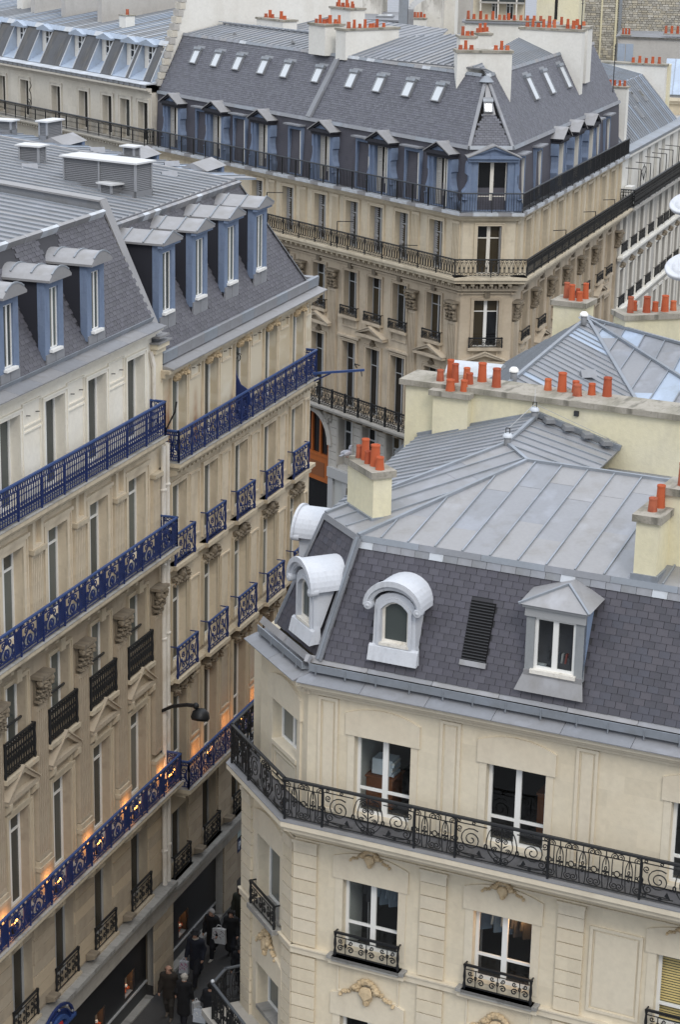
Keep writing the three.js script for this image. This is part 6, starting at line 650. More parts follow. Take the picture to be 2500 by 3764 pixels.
function dormerMid(t, F, x, kind) {   // 0: flat lintel, 1: pediment and side consoles, 2: the wide one on the corner
  const w = kind === 2 ? 1.32 : kind ? 1.0 : 0.96, h = 2.2, hw = w / 2, z = kind ? 0.0 : -0.1, side = kind === 2 ? 0.34 : kind ? 0.24 : 0.11;
  const d = part(t, 'dormer', new B().prism(rect(-hw - side, 0, hw + side, h + 0.26), -0.5, z, [rect(-hw, 0.06, hw, h)]), MT.dormerBlue, mul(F, T(x, 18.3, kind ? 0.02 : -0.06)));
  const g = winGeo(w, h - 0.06, { f: 0.05, mull: kind === 2 ? 0.16 : 0.09, depth: 0.05, bars: kind === 2 ? [0.6] : [] }); sub(d, 'window_frame', g.frame, MT.whiteOld, T(0, 0.06, z - 0.3)); for (const p of g.panes) sub(d, 'pane', p, pick(MT.glassC), T(0, 0.06, z - 0.3));
  if (kind !== 2) { const s = F === CR ? -1 : 1; sub(d, 'shutter', shutterGeo(s > 0 ? 0.32 : 0.2, h - 0.1, 24), s > 0 ? MT.shutterM : MT.shutterW, T(-hw + 0.03, 0.08, z - 0.2, s > 0 ? 0.12 : 0)); sub(d, 'shutter_edge', boxG(hw - 0.09, 0.08, z - 0.22, hw - 0.03, h - 0.03, z - 0.02), MT.shutterW); }
  if (kind) {
    const W2 = w + side * 2 + (kind === 2 ? 0.34 : 0.3), ph = kind === 2 ? 0.5 : 0.46; sub(d, 'entablature', new B().box(-W2 / 2 + 0.06, h + 0.02, -0.3, W2 / 2 - 0.06, h + 0.16, 0.16).box(-W2 / 2, h + 0.16, -0.3, W2 / 2, h + 0.24, 0.26), kind === 2 ? MT.dormerBlue : MT.cheek);
    sub(d, 'pediment', new B().prism([[-W2 / 2, h + 0.24], [W2 / 2, h + 0.24], [0, h + 0.24 + ph]], -0.2, 0.24, [[[-W2 / 2 + 0.3, h + 0.31], [W2 / 2 - 0.3, h + 0.31], [0, h + 0.1 + ph]]]), kind === 2 ? MT.dormerBlue : MT.cheek); sub(d, 'tympanum', new B().prism([[-W2 / 2 + 0.28, h + 0.3], [W2 / 2 - 0.28, h + 0.3], [0, h + 0.14 + ph]], -0.2, 0.1), MT.dormerBlue);
    for (const s of [-1, 1]) sub(d, 'pediment_roof', new B().quad([0, h + 0.28 + ph, 0.3], [s * (W2 / 2 + 0.05), h + 0.25, 0.3], [s * (W2 / 2 + 0.05), h + 0.25, -0.55], [0, h + 0.28 + ph, -0.55]).quad([0, h + 0.23 + ph, 0.3], [s * (W2 / 2 + 0.05), h + 0.2, 0.3], [s * (W2 / 2 + 0.05), h + 0.25, 0.3], [0, h + 0.28 + ph, 0.3]), MT.zincC);
    const cw = kind === 2 ? 0.2 : 0.15, cons = once('cons' + cw, () => new B().prism([[0, 0], [cw * 1.9, 0], [cw * 2.1, 0.35], [cw * 1.4, 0.62], [cw * 1.7, 0.85], [cw * 1.0, 1.05], [cw * 0.5, 1.35], [cw * 0.55, 1.6], [cw, 1.65], [cw, 2.0], [cw * 0.8, 2.2], [0, 2.2]], -0.5, 0.06).lathe([[0, -0.02], [cw * 0.6, -0.02], [cw * 0.6, 0.03], [0, 0.05]], 10, cw * 1.3, 0.55, 0.06)); for (const s of [-1, 1]) sub(d, 'console', cons, MT.dormerBlue, mul(T(s * (hw + side - 0.02), 0, z), new THREE.Matrix4().makeScale(s, 1, 1)));
  } else sub(d, 'lintel', boxG(-hw - 0.2, h + 0.2, -0.3, hw + 0.2, h + 0.27, 0.14), MT.zincB);
  return d;
}
// ---------- neighbour on the left of the corner building ----------
const leftFar = thing('apartment_building', 'pale stone building at upper left with slanting dormers between slate strips', 'building', CL);
{
  const t = leftFar, F = CL, xa = -52, xb = -26.1, G = [MT.glassC[0], MT.glassL[2]], X = [-49.5, -46.4, -42.95, -40.1, -36.4, -33.3, -30.7, -28.8, -26.95], S = MT.stoneD;
  part(t, 'core', boxG(xa, 0, -16, xb, 21.5, -1.6), MT.plasterGrey, F); wall(t, F, xa, xb, 0, 21.0, holesAt(X, 0.98, 18.35, 20.46), S, 0.6);
  for (const x of X) { addWindow(t, F, x, 18.35, 0.98, 2.11, -0.36, { f: 0.06, mull: 0.1, glass: G, frame: MT.whiteOld }); surround(t, F, x, 18.35, 0.98, 2.11, S, { b: 0.2 }); }
  cornice(t, F, xa, xb, 20.98, [[0.1, 0.1], [0.08, 0.24], [0.1, 0.38]], S); for (let i = 0; i < 42; i++) part(t, 'gutter', once('gD', () => new B().box(0.03, 0, 0, 0.54, 0.16, 0.02).box(0, 0, 0, 0.03, 0.18, 0.05)), MT.zincDark, mul(F, T(xa + 2 + i * 0.57, 21.28, 0.36))); part(t, 'zinc_ledge', new B().extrX([[-0.3, 0.32], [0.42, 0.2], [0.42, 0.17], [-0.3, 0.2]], xa, xb), MT.zincWhite, mul(F, T(0, 21.27, 0)));
  balcony(t, F, -45, xb + 0.2, 18.3, 0.6, { kind: 'bars2', h: 0.85, pw: 1.2, left: false, slab: S, th: 0.24 }); row(t, F, -45, xb, 0.3, 'modillion', once('modD', () => boxG(-0.07, 0, 0, 0.07, 0.12, 0.4)), S, 17.92, 0);
  // slate strips and the dormers set between them
  const dc = [-48.6, -45.4, -42.2, -39.1, -35.35, -32.3, -29.65, -27.8], hw = 0.72, strips = []; for (let i = 0; i < dc.length; i++) { const nx = i + 1 < dc.length ? dc[i + 1] - hw : xb - 0.15; strips.push([dc[i] + hw, Math.max(dc[i] + hw + 0.25, nx)]); }
  part(t, 'roof_backing', boxG(xa, 21.3, -1.5, xb, 23.3, -1.42), MT.zincBlue, F);
  for (const [a, b] of strips) { const s = part(t, 'slate_strip', new B().quad([a, 21.58, -0.08], [b, 21.58, -0.08], [b, 23.42, -1.02], [a, 23.42, -1.02]), MT.slateD, F); sub(s, 'cheek', new B().tri([a, 21.55, -0.08], [a, 23.4, -1.02], [a, 21.55, -1.35]).tri([a, 23.4, -1.02], [a, 23.4, -1.35], [a, 21.55, -1.35]).tri([b, 21.55, -0.08], [b, 23.4, -1.02], [b, 21.55, -1.35]).tri([b, 23.4, -1.02], [b, 23.4, -1.35], [b, 21.55, -1.35]), MT.zincBlue); for (const x of [a, b]) sub(s, 'edge_roll', new B().bar([x, 21.6, -0.06], [x, 23.42, -1.0], 0.05), MT.zincWhite); }
  for (const x of dc) { const d = part(t, 'dormer', new B().prism(rect(-hw + 0.02, -0.2, hw - 0.02, 1.4), -0.08, 0, [rect(-0.32, 0.15, 0.5, 1.32)]), MT.whiteOld, mul(F, T(x, 22.0, -1.05))); const g = winGeo(0.82, 1.17, { f: 0.05, mull: 0.1, bars: [0.42, 0.8], depth: 0.04 }); sub(d, 'window_frame', g.frame, MT.white, T(0.09, 0.15, -0.05)); for (const p of g.panes) sub(d, 'pane', p, MT.glassC[0], T(0.09, 0.15, -0.05)); sub(d, 'dormer_roof', new B().prism([[-hw - 0.08, 1.34], [hw + 0.08, 1.34], [hw + 0.08, 1.44], [0, 1.68], [-hw - 0.08, 1.44]], -0.6, 0.34, [], true), MT.zincBlue); sub(d, 'dormer_floor', new B().quad([-hw, -0.42, 0.98], [hw, -0.42, 0.98], [hw, 0, 0.1], [-hw, 0, 0.1]).quad([-hw, 0, 0.1], [hw, 0, 0.1], [hw, 0.1, 0], [-hw, 0.1, 0]), MT.zincBlue); }
  for (let i = 0; i < 30; i++) part(t, 'ridge_flashing', once('rfD', () => boxG(0.006, 0, 0, 0.84, 0.3, 0.05)), i % 4 ? MT.zincBlue : MT.zincWhite, mul(F, T(xb - 0.85 - i * 0.85, 23.42, -0.98, 0, -0.6)));
  const P = (x, y, z) => W(F, x, y, z), ex = new THREE.Vector3().setFromMatrixColumn(F, 0); zincFace(t, [P(xa, 23.62, -1.2), P(xb, 23.62, -1.2), P(xb, 25.2, -12), P(xa, 25.2, -12)], ex, 0.5, [MT.zincBlue, MT.zincC, MT.zincWhite, MT.zincBlue], { seed: 22, seam: 0.045 });
  for (const [x, b] of [[-44.6, 5.5], [-40.9, 5.8], [-36.7, 7.0]]) part(t, 'chimney_wall', new B().prism([[-3.1, 23.5], [-3.1, 26.4], [-3.1 - b, 26.6], [-3.1 - b, 24]], -0.25, 0.25, [], true), MT.plasterGrey, mul(F, T(x, 0, 0, -Math.PI / 2)));
  chimney(t, F, -33.7, -33.0, -3.2, -2.6, 23.6, 24.5, MT.plaster, [[-33.3, -2.9, 0.28, 0.09]], { cap: 0.06, over: 0.04 }); chimney(t, F, -47.5, -46.8, -4.2, -3.6, 23.6, 25.2, MT.plaster, [], {});
  part(t, 'scroll_bracket', new B().path(spiral(0, 0.35, 0.32, -1.5, 1.6, 20).map(([a, b]) => [a, b, 0]), 0.035).path(curve([[0.32, 0.3], [0.28, 0.9], [0.1, 1.1], [0.34, 1.35], [0.2, 1.6]], 12).map(([a, b]) => [a, b, 0]), 0.035), MT.black, mul(F, T(-38.6, 18.95, 0.6)));
}
// ---------- white neighbour on the right, seen along the avenue ----------
const rightFar = thing('apartment_building', 'white building with rows of grey shutters and black window rails along the avenue', 'building', CR);
{
  const t = rightFar, F = CR, xa = 22.1, xb = 50, SW = MT.plaster, Fl = mul(F, T(0, 0, 0.2)), X = [22.55, 25.0, 27.2, 29.7, 32.4, 34.2, 36.05, 38.2, 40.5, 42.8, 45, 47.2], U = [24.3, 27.1, 29.3, 31.4, 33.5, 36, 38.5, 41, 43.5];
  part(t, 'core', boxG(xa, 0, -10, xb, 17.9, -0.7), MT.plasterGrey, F); wall(t, F, xa, xb, 15.5, 18.05, holesAt(U, 0.95, 15.55, 17.85), SW); wall(t, Fl, xa - 0.5, xb, 0, 15.3, [...holesAt(X, 1.05, 12.9, 14.9), ...holesAt(X, 1.05, 9.95, 12.0), ...holesAt(X, 1.05, 6.6, 9.1)], MT.stoneGrey);
  for (const x of U) { const w = addWindow(t, F, x, 15.55, 0.95, 2.3, -0.25, { frame: MT.whiteOld, glass: [MT.glassC[3], MT.glassL[2]] }); sub(w, 'shutter', shutterGeo(0.42, 2.2, 20), MT.shutterW, T(-0.45, 0.02, 0.28, 0.5)); }
  for (const x of X) for (const [y, h, k] of [[12.9, 2.0, 1], [9.95, 2.05, 1], [6.6, 2.5, 0]]) { const w = addWindow(t, Fl, x, y, 1.05, h, -0.3, { frame: MT.greyPaint, glass: G2() }); sub(w, 'shutter', shutterGeo(0.5, h - 0.1, 22), MT.shutter, T(0.01, 0.03, 0.06)); if (k) { windowRail(t, Fl, x, y + 0.02, 1.35, 0.55, 0.12, 'black', MT.black, MT.plaster); part(t, 'lintel_console', carving(1.0, 0.34, 0.16, 91), MT.carved, mul(Fl, T(x, y + h + 0.06, 0))); } surround(t, Fl, x, y, 1.05, h, SW, { b: 0.16 }); }
  function G2() { return [MT.glassC[0], MT.glassC[1]]; }
  for (const y of [12.6, 9.65]) part(t, 'string_course', new B().box(xa - 0.7, y, 0, xb, y + 0.12, 0.2).box(xa - 0.75, y + 0.12, 0, xb, y + 0.22, 0.3), MT.plaster, Fl);
  balcony(t, F, xa - 0.3, 49, 15.5, 0.85, { kind: 'black', h: 0.95, pw: 1.4, left: true, slab: MT.stoneGrey, th: 0.3 }); for (let i = 0; i < 16; i++) part(t, 'balcony_joint', boxG(0, 0, 0.1, 0.05, 0.006, 0.9), MT.zincWhite, mul(F, T(23.5 + i * 1.1, 15.502, 0)));
  for (const x of [23.2, 25.8, 28.4, 30.3, 32.2, 34.1]) part(t, 'iron_arm', new B().path([[x, 15.5, 0.84], [x, 17.4, 0.84], [x - 1.0, 17.55, 0.2]], 0.04), MT.black, F); part(t, 'fan_guard', new B().path(Array.from({ length: 9 }, (_, i) => [26.2 + Math.cos(i / 8 * 3.14) * 0.7, 16.45 + Math.sin(i / 8 * 3.14) * 0.75, 0.4]), 0.03).path([[26.2, 16.4, 0.4], [26.2, 17.3, 0.4]], 0.03).path([[26.2, 16.4, 0.4], [25.6, 17.0, 0.4]], 0.03).path([[26.2, 16.4, 0.4], [26.8, 17.0, 0.4]], 0.03), MT.black, F);
  cornice(t, F, xa, xb, 18.0, [[0.12, 0.15], [0.12, 0.35]], MT.plaster); part(t, 'gutter', new B().extrX([[0, 0], [0.4, 0.05], [0.42, 0.2], [-0.2, 0.35], [-0.2, 0]], xa, xb), MT.zincTrim, mul(F, T(0, 18.24, 0)));
  const P = (x, y, z) => W(F, x, y, z), ex = new THREE.Vector3().setFromMatrixColumn(F, 0); zincFace(t, [P(xa - 0.1, 18.55, -0.1), P(38, 18.55, -0.1), P(38, 21.1, -2.4), P(xa - 0.1, 21.1, -2.4)], ex, 0.5, [MT.zincB, MT.zincBlue, MT.zinc], { seed: 23, seam: 0.06 }); zincFace(t, [P(xa - 0.1, 21.1, -2.4), P(38, 21.1, -2.4), P(38, 22.1, -7), P(xa - 0.1, 22.1, -7)], ex, 0.5, [MT.zincB, MT.zincBlue], { seed: 24, seam: 0.06 });
  for (const [x, y] of [[30, 20.2], [32, 20.0], [34.0, 19.9], [30.5, 19.3], [26, 20.3]]) { const z = -0.1 - (y - 18.55) * 0.902, s = part(t, 'skylight', boxG(-0.3, 0, 0, 0.3, 0.8, 0.1), MT.zincDark, mul(F, T(x, y, z, 0, -0.73))); sub(s, 'pane', boxG(-0.24, 0.05, 0.1, 0.24, 0.75, 0.105), MT.glassC[3]); }
  chimney(t, F, 23.4, 24.0, -1.7, -0.25, 18.6, 21.65, MT.plaster, [[23.7, -0.45, 0.3, 0.085], [23.7, -0.72, 0.25, 0.08], [23.7, -1.0, 0.25, 0.08], [23.7, -1.25, 0.25, 0.08], [23.7, -1.5, 0.26, 0.085]], { cap: 0.08, over: 0.06 }); chimney(t, F, 38, 38.7, -5.4, -1.05, 18.5, 21.65, MT.plaster, [[38.3, -1.5, 0.35, 0.1], [38.3, -1.9, 0.4, 0.1], [38.3, -2.3, 0.3, 0.1], [38.3, -2.7, 0.4, 0.1], [38.3, -3.1, 0.3, 0.1]], { cap: 0.1, over: 0.08 }); part(t, 'chimney_flank', boxG(38.7, 17, -1.4, 39.2, 21.7, -0.9), MT.yellow, F);
}
// ---------- houses and walls beyond ----------
function box2(name, label, x, z, az, w, y, d, m, extra) { const t = thing(name, label, 'building', frame(x, z, az), 'buildings beyond the corner building'); delete t.userData.group; part(t, 'wall', boxG(0, 0, -d, w, y, 0), m); part(t, 'roof', new B().extrX([[0.15, y + 0.004], [0.15, y + 0.1], [-d - 0.15, y + 0.14], [-d - 0.15, y + 0.004]], -0.15, w + 0.15), MT.zincB); if (extra) extra(t); return t; }
const pots = (t, l, y) => { const c = part(t, 'chimney_base', boxG(l[0][0] - 0.15, y - 0.06, l[0][1] - 0.3, l[l.length - 1][0] + 0.15, y, l[0][1] + 0.3), MT.capStone); l.forEach((p, i) => addPot(c, p, y, i)); };
box2('house', 'smooth white blank wall rising behind the far left end of the slate roof', -8.49, -120.7, 95, 3.1, 27.5, 5, MT.plaster, (t) => { part(t, 'vent_grille', boxG(0.85, 24.9, 0, 1.08, 25.05, 0.03), MT.louvre); });
box2('house', 'wide white blank wall just left of the grey dormers at the top', -6.0, -123.9, 95, 2.95, 27.5, 5, MT.plaster);
box2('house', 'blue grey zinc house with two small white windows behind chimney pots', -3.8, -140, 95, 4.2, 23.9, 8, MT.zincBlueD, (t) => { for (const x of [0.65, 2.3]) { const d = part(t, 'dormer', boxG(-0.6, 0, -2, 0.6, 0.75, -0.3), MT.zincBlueD, mul(frame(-3.8, -140, 95), T(x, 23.9, 0))); sub(d, 'dormer_roof', new B().prism([[-0.75, 0.72], [0.75, 0.72], [0.6, 0.95], [-0.6, 0.95]], -2, -0.15, [], true), MT.zincWhite); const g = winGeo(0.6, 0.45, { f: 0.05, mull: 0.08 }); sub(d, 'window_frame', g.frame, MT.white, T(0, 0.12, -0.3)); for (const p of g.panes) sub(d, 'pane', p, MT.glassC[0], T(0, 0.12, -0.3)); } });
box2('house', 'weathered white wall block above the zinc roof left of the steel duct', -0.3, -131, 95, 2.15, 27, 5, MT.rough);
box2('house', 'low zinc roof with a skylight beside the steel duct', -3.2, -127, 95, 6.2, 24.2, 6, MT.zincB, (t) => { const s = part(t, 'skylight', boxG(4.6, 24.3, -2.6, 5.6, 24.42, -1.2), MT.zincDark); sub(s, 'pane', boxG(4.7, 24.42, -2.5, 5.5, 24.44, -1.3), MT.glassSky); });
{ const t = thing('steel_duct', 'tall grey steel ventilation duct with a silver elbow on the roof', 'duct', frame(2.69, -121.97, 95)); part(t, 'duct', boxG(0, 20, -0.6, 0.5, 28, 0), MT.zincTrim); part(t, 'duct', boxG(0.52, 20, -0.5, 0.82, 25.2, -0.05), MT.zinc); part(t, 'duct_collar', boxG(-0.06, 23.8, -0.66, 0.86, 23.95, 0.06), MT.zincDark); const e = new B(); for (let i = 0; i < 6; i++) e.bar([0.67 + 0.1 * i * i / 5, 25.15 + i * 0.12, -0.27], [0.67 + 0.1 * (i + 1) * (i + 1) / 5, 25.27 + i * 0.12, -0.27], 0.3); part(t, 'elbow', e, MT.louvreTop); }
box2('house', 'stained flaking plaster gable with a small chimney before it', 3.5, -131, 95, 2.0, 27, 5, MT.rough, (t) => { chimney(t, frame(3.6, -125.95, 95), 0, 0.77, -0.8, 0, 21, 24.4, MT.plaster, [[0.1, -0.4, 0.3, 0.07], [0.28, -0.3, 0.25, 0.07], [0.45, -0.5, 0.25, 0.07], [0.65, -0.4, 0.2, 0.07]], { cap: 0.08, over: 0.05 }); });
box2('house', 'narrow smooth grey white tower wall', 5.52, -133.9, 95, 0.9, 27, 5, MT.plaster, (t) => { for (const y of [23.1, 24.5, 25.2]) part(t, 'window', boxG(0.02, y, 0, 0.14, y + 0.45, 0.02), MT.glassC[0]); });
box2('house', 'beige wall in the gap beside the tower', 6.6, -139.8, 95, 1.1, 27, 5, MT.plasterGrey);
box2('house', 'cream house with a tall white window and glazed balcony at the top edge', 7.75, -149.8, 95, 4.2, 27, 6, MT.stoneR, (t) => { const Fm = frame(7.75, -149.8, 95); const g = winGeo(0.5, 1.4, { f: 0.05, mull: 0.08, bars: [0.9] }); for (const x of [0.3, 2.2, 3.2]) { const w = part(t, 'window', g.frame, MT.white, mul(Fm, T(x, 22.9, 0.02))); for (const p of g.panes) sub(w, 'pane', p, MT.glassC[3]); } part(t, 'balcony', boxG(1.1, 24.0, 0, 4.2, 24.12, 0.8), MT.stoneGrey, Fm); part(t, 'balcony_glass', boxG(1.15, 24.12, 0.74, 4.2, 25.2, 0.78), MT.glassL[2], Fm); for (const x of [1.15, 2.35, 3.6]) part(t, 'balcony_post', boxG(x, 23, 0.7, x + 0.1, 26.4, 0.8), MT.whiteOld, Fm); });
box2('chimney_block', 'long white chimney wall carrying a row of orange pots', 6.92, -131.82, 95, 5.6, 23.85, 1.2, MT.plaster, (t) => pots(t, [[0.2, -0.4, 0.5, 0.1], [0.55, -0.5, 0.25, 0.1], [0.95, -0.4, 0.48, 0.1], [1.3, -0.5, 0.26, 0.1], [1.7, -0.4, 0.45, 0.1], [2.1, -0.5, 0.3, 0.1], [2.4, -0.4, 0.34, 0.1], [2.65, -0.6, 0.36, 0.1], [3.0, -0.4, 0.3, 0.1], [3.4, -0.5, 0.3, 0.1], [3.8, -0.4, 0.3, 0.1], [4.2, -0.5, 0.3, 0.1], [4.6, -0.4, 0.3, 0.1]], 24.05));
box2('house', 'plain yellowish house wall left of the rubble stone wall', 12.75, -149.4, 100, 2.9, 28, 6, MT.yellow, (t) => { part(t, 'window', boxG(1.25, 23, 0, 1.45, 26, 0.03), MT.glassC[0]); });
{ // rubble stone gable, stone by stone
  const Fm = frame(16.4, -159.1, 100), t = thing('stone_gable', 'tall grey rubble stone gable wall with pipes at upper right', 'building', Fm), r = rng(66), list = [], ms = [[0.42, 0.405, 0.365], [0.5, 0.48, 0.435], [0.36, 0.345, 0.315], [0.47, 0.435, 0.36]].map((c) => mat(c, 0.95)); part(t, 'wall', boxG(0, 0, -6, 11, 29, 0), mat([0.36, 0.345, 0.31], 0.95));
  let y = 18.8; while (y < 27) { const h = 0.13 + 0.07 * r(); let x = 0.02; while (x < 9.5) { const w = 0.2 + 0.26 * r(); list.push([x, y, w - 0.035, h - 0.03, 0.03 + 0.05 * r(), r()]); x += w; } y += h; }
  const unit = boxG(0, 0, 0, 1, 1, 1), im = new THREE.InstancedMesh(unit, mat([1, 1, 1], 0.95), list.length), c = new THREE.Color(); list.forEach((s, i) => { im.setMatrixAt(i, mul(T(s[0], s[1], 0), new THREE.Matrix4().makeScale(s[2], s[3], s[4]))); c.copy(ms[Math.floor(s[5] * 4)].color).multiplyScalar(0.85 + 0.3 * hash(i, 1, 8)); im.setColorAt(i, c); }); im.name = 'rubble_stones'; stuff(im); t.add(im);
  part(t, 'downpipe', boxG(1.9, 15, 0.02, 2.02, 28, 0.14), MT.yellow); part(t, 'downpipe', boxG(2.95, 15, 0.02, 3.1, 28, 0.14), MT.yellow); part(t, 'downpipe', boxG(3.2, 15, 0.02, 3.42, 28, 0.22), MT.zincTrim); part(t, 'end_strip', boxG(0, 15, 0, 0.5, 29, 0.03), MT.stoneGrey);
}
box2('house', 'small flat roofed white block with pale blue doors under the stone wall', 18.4, -148.9, 100, 5.5, 21.9, 5, MT.plasterGrey, (t) => { const Fm = frame(18.4, -148.9, 100); for (const x of [0, 0.56]) part(t, 'blue_door', boxG(x + 0.02, 20.1, 0, x + 0.52, 21.5, 0.04), MT.zincBlue, Fm); part(t, 'coping', boxG(-0.1, 21.9, -0.3, 5.5, 22.0, 0.15), MT.capStone, Fm); pots(t, [[0.3, -0.4, 0.4, 0.08], [0.5, -0.5, 0.42, 0.08], [0.72, -0.4, 0.4, 0.08]], 22.1); pots(t, [[3.2, -0.6, 0.5, 0.09], [3.6, -0.6, 0.5, 0.09], [4.0, -0.6, 0.5, 0.09], [4.4, -0.6, 0.5, 0.09]], 22.25); });
box2('house', 'pale blue zinc roof and cream cornice at the right edge', 20.2, -138.5, 100, 6, 19.0, 8, MT.stoneR, (t) => { const Fm = frame(20.2, -138.5, 100), P = (x, y, z) => W(Fm, x, y, z); zincFace(t, [P(0, 19.2, 0.2), P(6, 19.2, 0.2), P(6, 21.1, -4), P(0, 21.1, -4)], new THREE.Vector3().setFromMatrixColumn(Fm, 0), 0.6, [MT.zincBlue], { seed: 30 }); cornice(t, Fm, -0.2, 6, 18.6, [[0.2, 0.2], [0.2, 0.4]], MT.stoneRtrim); });
box2('house', 'low grey house filling the gap behind the white neighbour', 14.5, -141, 95, 6, 20.3, 6, MT.plasterGrey, (t) => { pots(t, [[1.2, -0.4, 0.35, 0.08], [2.3, -0.4, 0.3, 0.08]], 20.5); });
for (const [x, z, w, y, s] of [[-40, -150, 34, 22, 1], [-4, -172, 30, 21.5, 2], [30, -165, 40, 21, 3], [-60, -120, 20, 22, 4]]) box2('house', ['', 'grey zinc roofed block far at the left horizon', 'distant block behind the rooftop walls at the top centre', 'distant block behind the stone gable at right', 'block far left beyond the slanting dormers'][s], x, z, 95, w, y, 30, MT.plasterGrey);
// ---------- things on the roofs and balconies ----------
function ventBox(F, w, d, h, label, o = {}) {   // louvred housing with a pale lid; origin at its front corner, x along the front
  const t = thing('roof_vent_unit', label, 'roof vent', F, 'louvred vent units on the left roof'); delete t.userData.group;
  const k = o.skirt || 0.12; part(t, 'housing', boxG(0.04, -0.3, -d + 0.04, w - 0.04, h - 0.05, -0.04), MT.zincDark); part(t, 'skirt', new B().box(0, -0.25, -d, w, k, 0), MT.louvre);
  part(t, 'lid', new B().box(-0.08, h - 0.05, -d - 0.08, w + 0.08, h, 0.08), MT.louvreTop); for (const [x, z] of [[0, 0], [w - 0.06, 0], [w - 0.06, -d + 0.06], [0, -d + 0.06]]) part(t, 'corner_post', boxG(x, 0, z - 0.06, x + 0.06, h - 0.05, z), MT.louvreP); if (w > 2) part(t, 'corner_post', boxG(w / 2 - 0.03, 0, -0.05, w / 2 + 0.03, h - 0.05, 0.005), MT.louvreP);
  const n = Math.round((h - k) / 0.06); for (let i = 0; i < n; i++) { const y = k + 0.02 + i * (h - 0.08 - k) / n; part(t, 'slat', once('vs' + w, () => new B().quad([0.06, 0, -0.005], [w - 0.06, 0, -0.005], [w - 0.06, 0.045, -0.05], [0.06, 0.045, -0.05])), MT.louvre, mul(F, T(0, y, 0))); part(t, 'slat', once('vs' + d, () => new B().quad([0.06, 0, -0.005], [d - 0.06, 0, -0.005], [d - 0.06, 0.045, -0.05], [0.06, 0.045, -0.05])), MT.louvre, mul(F, T(w, y, 0, Math.PI / 2))); }
  return t;
}
{ // front runs up the roof towards the camera's left: x axis from the far left to the near corner
  const at = (x, y, z, ry = Math.PI / 2 - 1.2) => mul(FL, T(x, y, z, ry));
  const unit = (nx, nz, lx, lz, d, y0, h, label, o) => { const dx = nx - lx, dz = nz - lz, w = Math.hypot(dx, dz); return ventBox(mul(FL, T(lx, y0, lz, Math.atan2(-dz, dx))), w, d, h, label, o); };
  unit(5.29, -2.82, 5.87, -5.51, 0.85, 23.2, 1.15, 'largest louvred roof vent, long box under a sloping white lid', { skirt: 0.3 }); unit(5.02, -3.5, 5.24, -3.98, 0.5, 23.3, 0.42, 'smallest louvred vent, tucked against the long vent box');
  unit(7.64, -7.22, 7.67, -7.95, 0.5, 23.66, 0.66, 'square louvred vent left of the long vent box'); unit(13.22, -9.74, 13.27, -10.1, 0.9, 23.75, 0.62, 'louvred vent on the far slope before the iron balcony'); unit(12.1, -5.99, 12.2, -6.45, 0.35, 23.42, 0.45, 'small louvred vent behind the long box near the corner building'); unit(13.0, -11.0, 13.05, -11.9, 0.4, 23.9, 0.45, 'louvred vent cut by the left edge of the view');
}
{ const t = thing('wall_lamp', 'black street lamp on a curved arm beside the white downpipes', 'lamp', mul(FL, T(0.45, 9.1, 0.0))); part(t, 'arm', new B().path([[0, 0, 0], [-0.08, 0.3, 0.5], [-0.1, 0.42, 0.95], [-0.08, 0.42, 1.2]], 0.09), MT.black); part(t, 'knuckle', new B().blob(0, 0, 0, 0.1, 0.1, 0.1, 1, 0), MT.black, mul(FL, T(0.37, 9.52, 1.22))); part(t, 'lamp_hood', new B().lathe([[0.02, 0.16], [0.12, 0.15], [0.24, 0.05], [0.28, -0.12], [0.24, -0.2], [0, -0.18]], 16), MT.black, mul(FL, T(0.42, 9.28, 1.35, 0, 0, -0.3))); }
{ const t = thing('flagpole', 'bare blue flagpole reaching out from the far end of the blue balcony', 'flagpole', mul(FL, T(12.1, 16.9, 0.45))); part(t, 'pole', new B().bar([0, -0.1, 0], [0.12, 0.16, 1.75], 0.075), MT.blueTop); part(t, 'bracket', new B().bar([0, -0.35, 0.05], [0.04, -0.05, 0.6], 0.05), MT.blue); part(t, 'pulley', new B().path([[0.1, 0.2, 1.5], [0.1, 0.34, 1.42], [0.1, 0.3, 1.6]], 0.03).path([[0.1, 0.1, 1.65], [0.1, -0.06, 1.68]], 0.025), MT.black); }
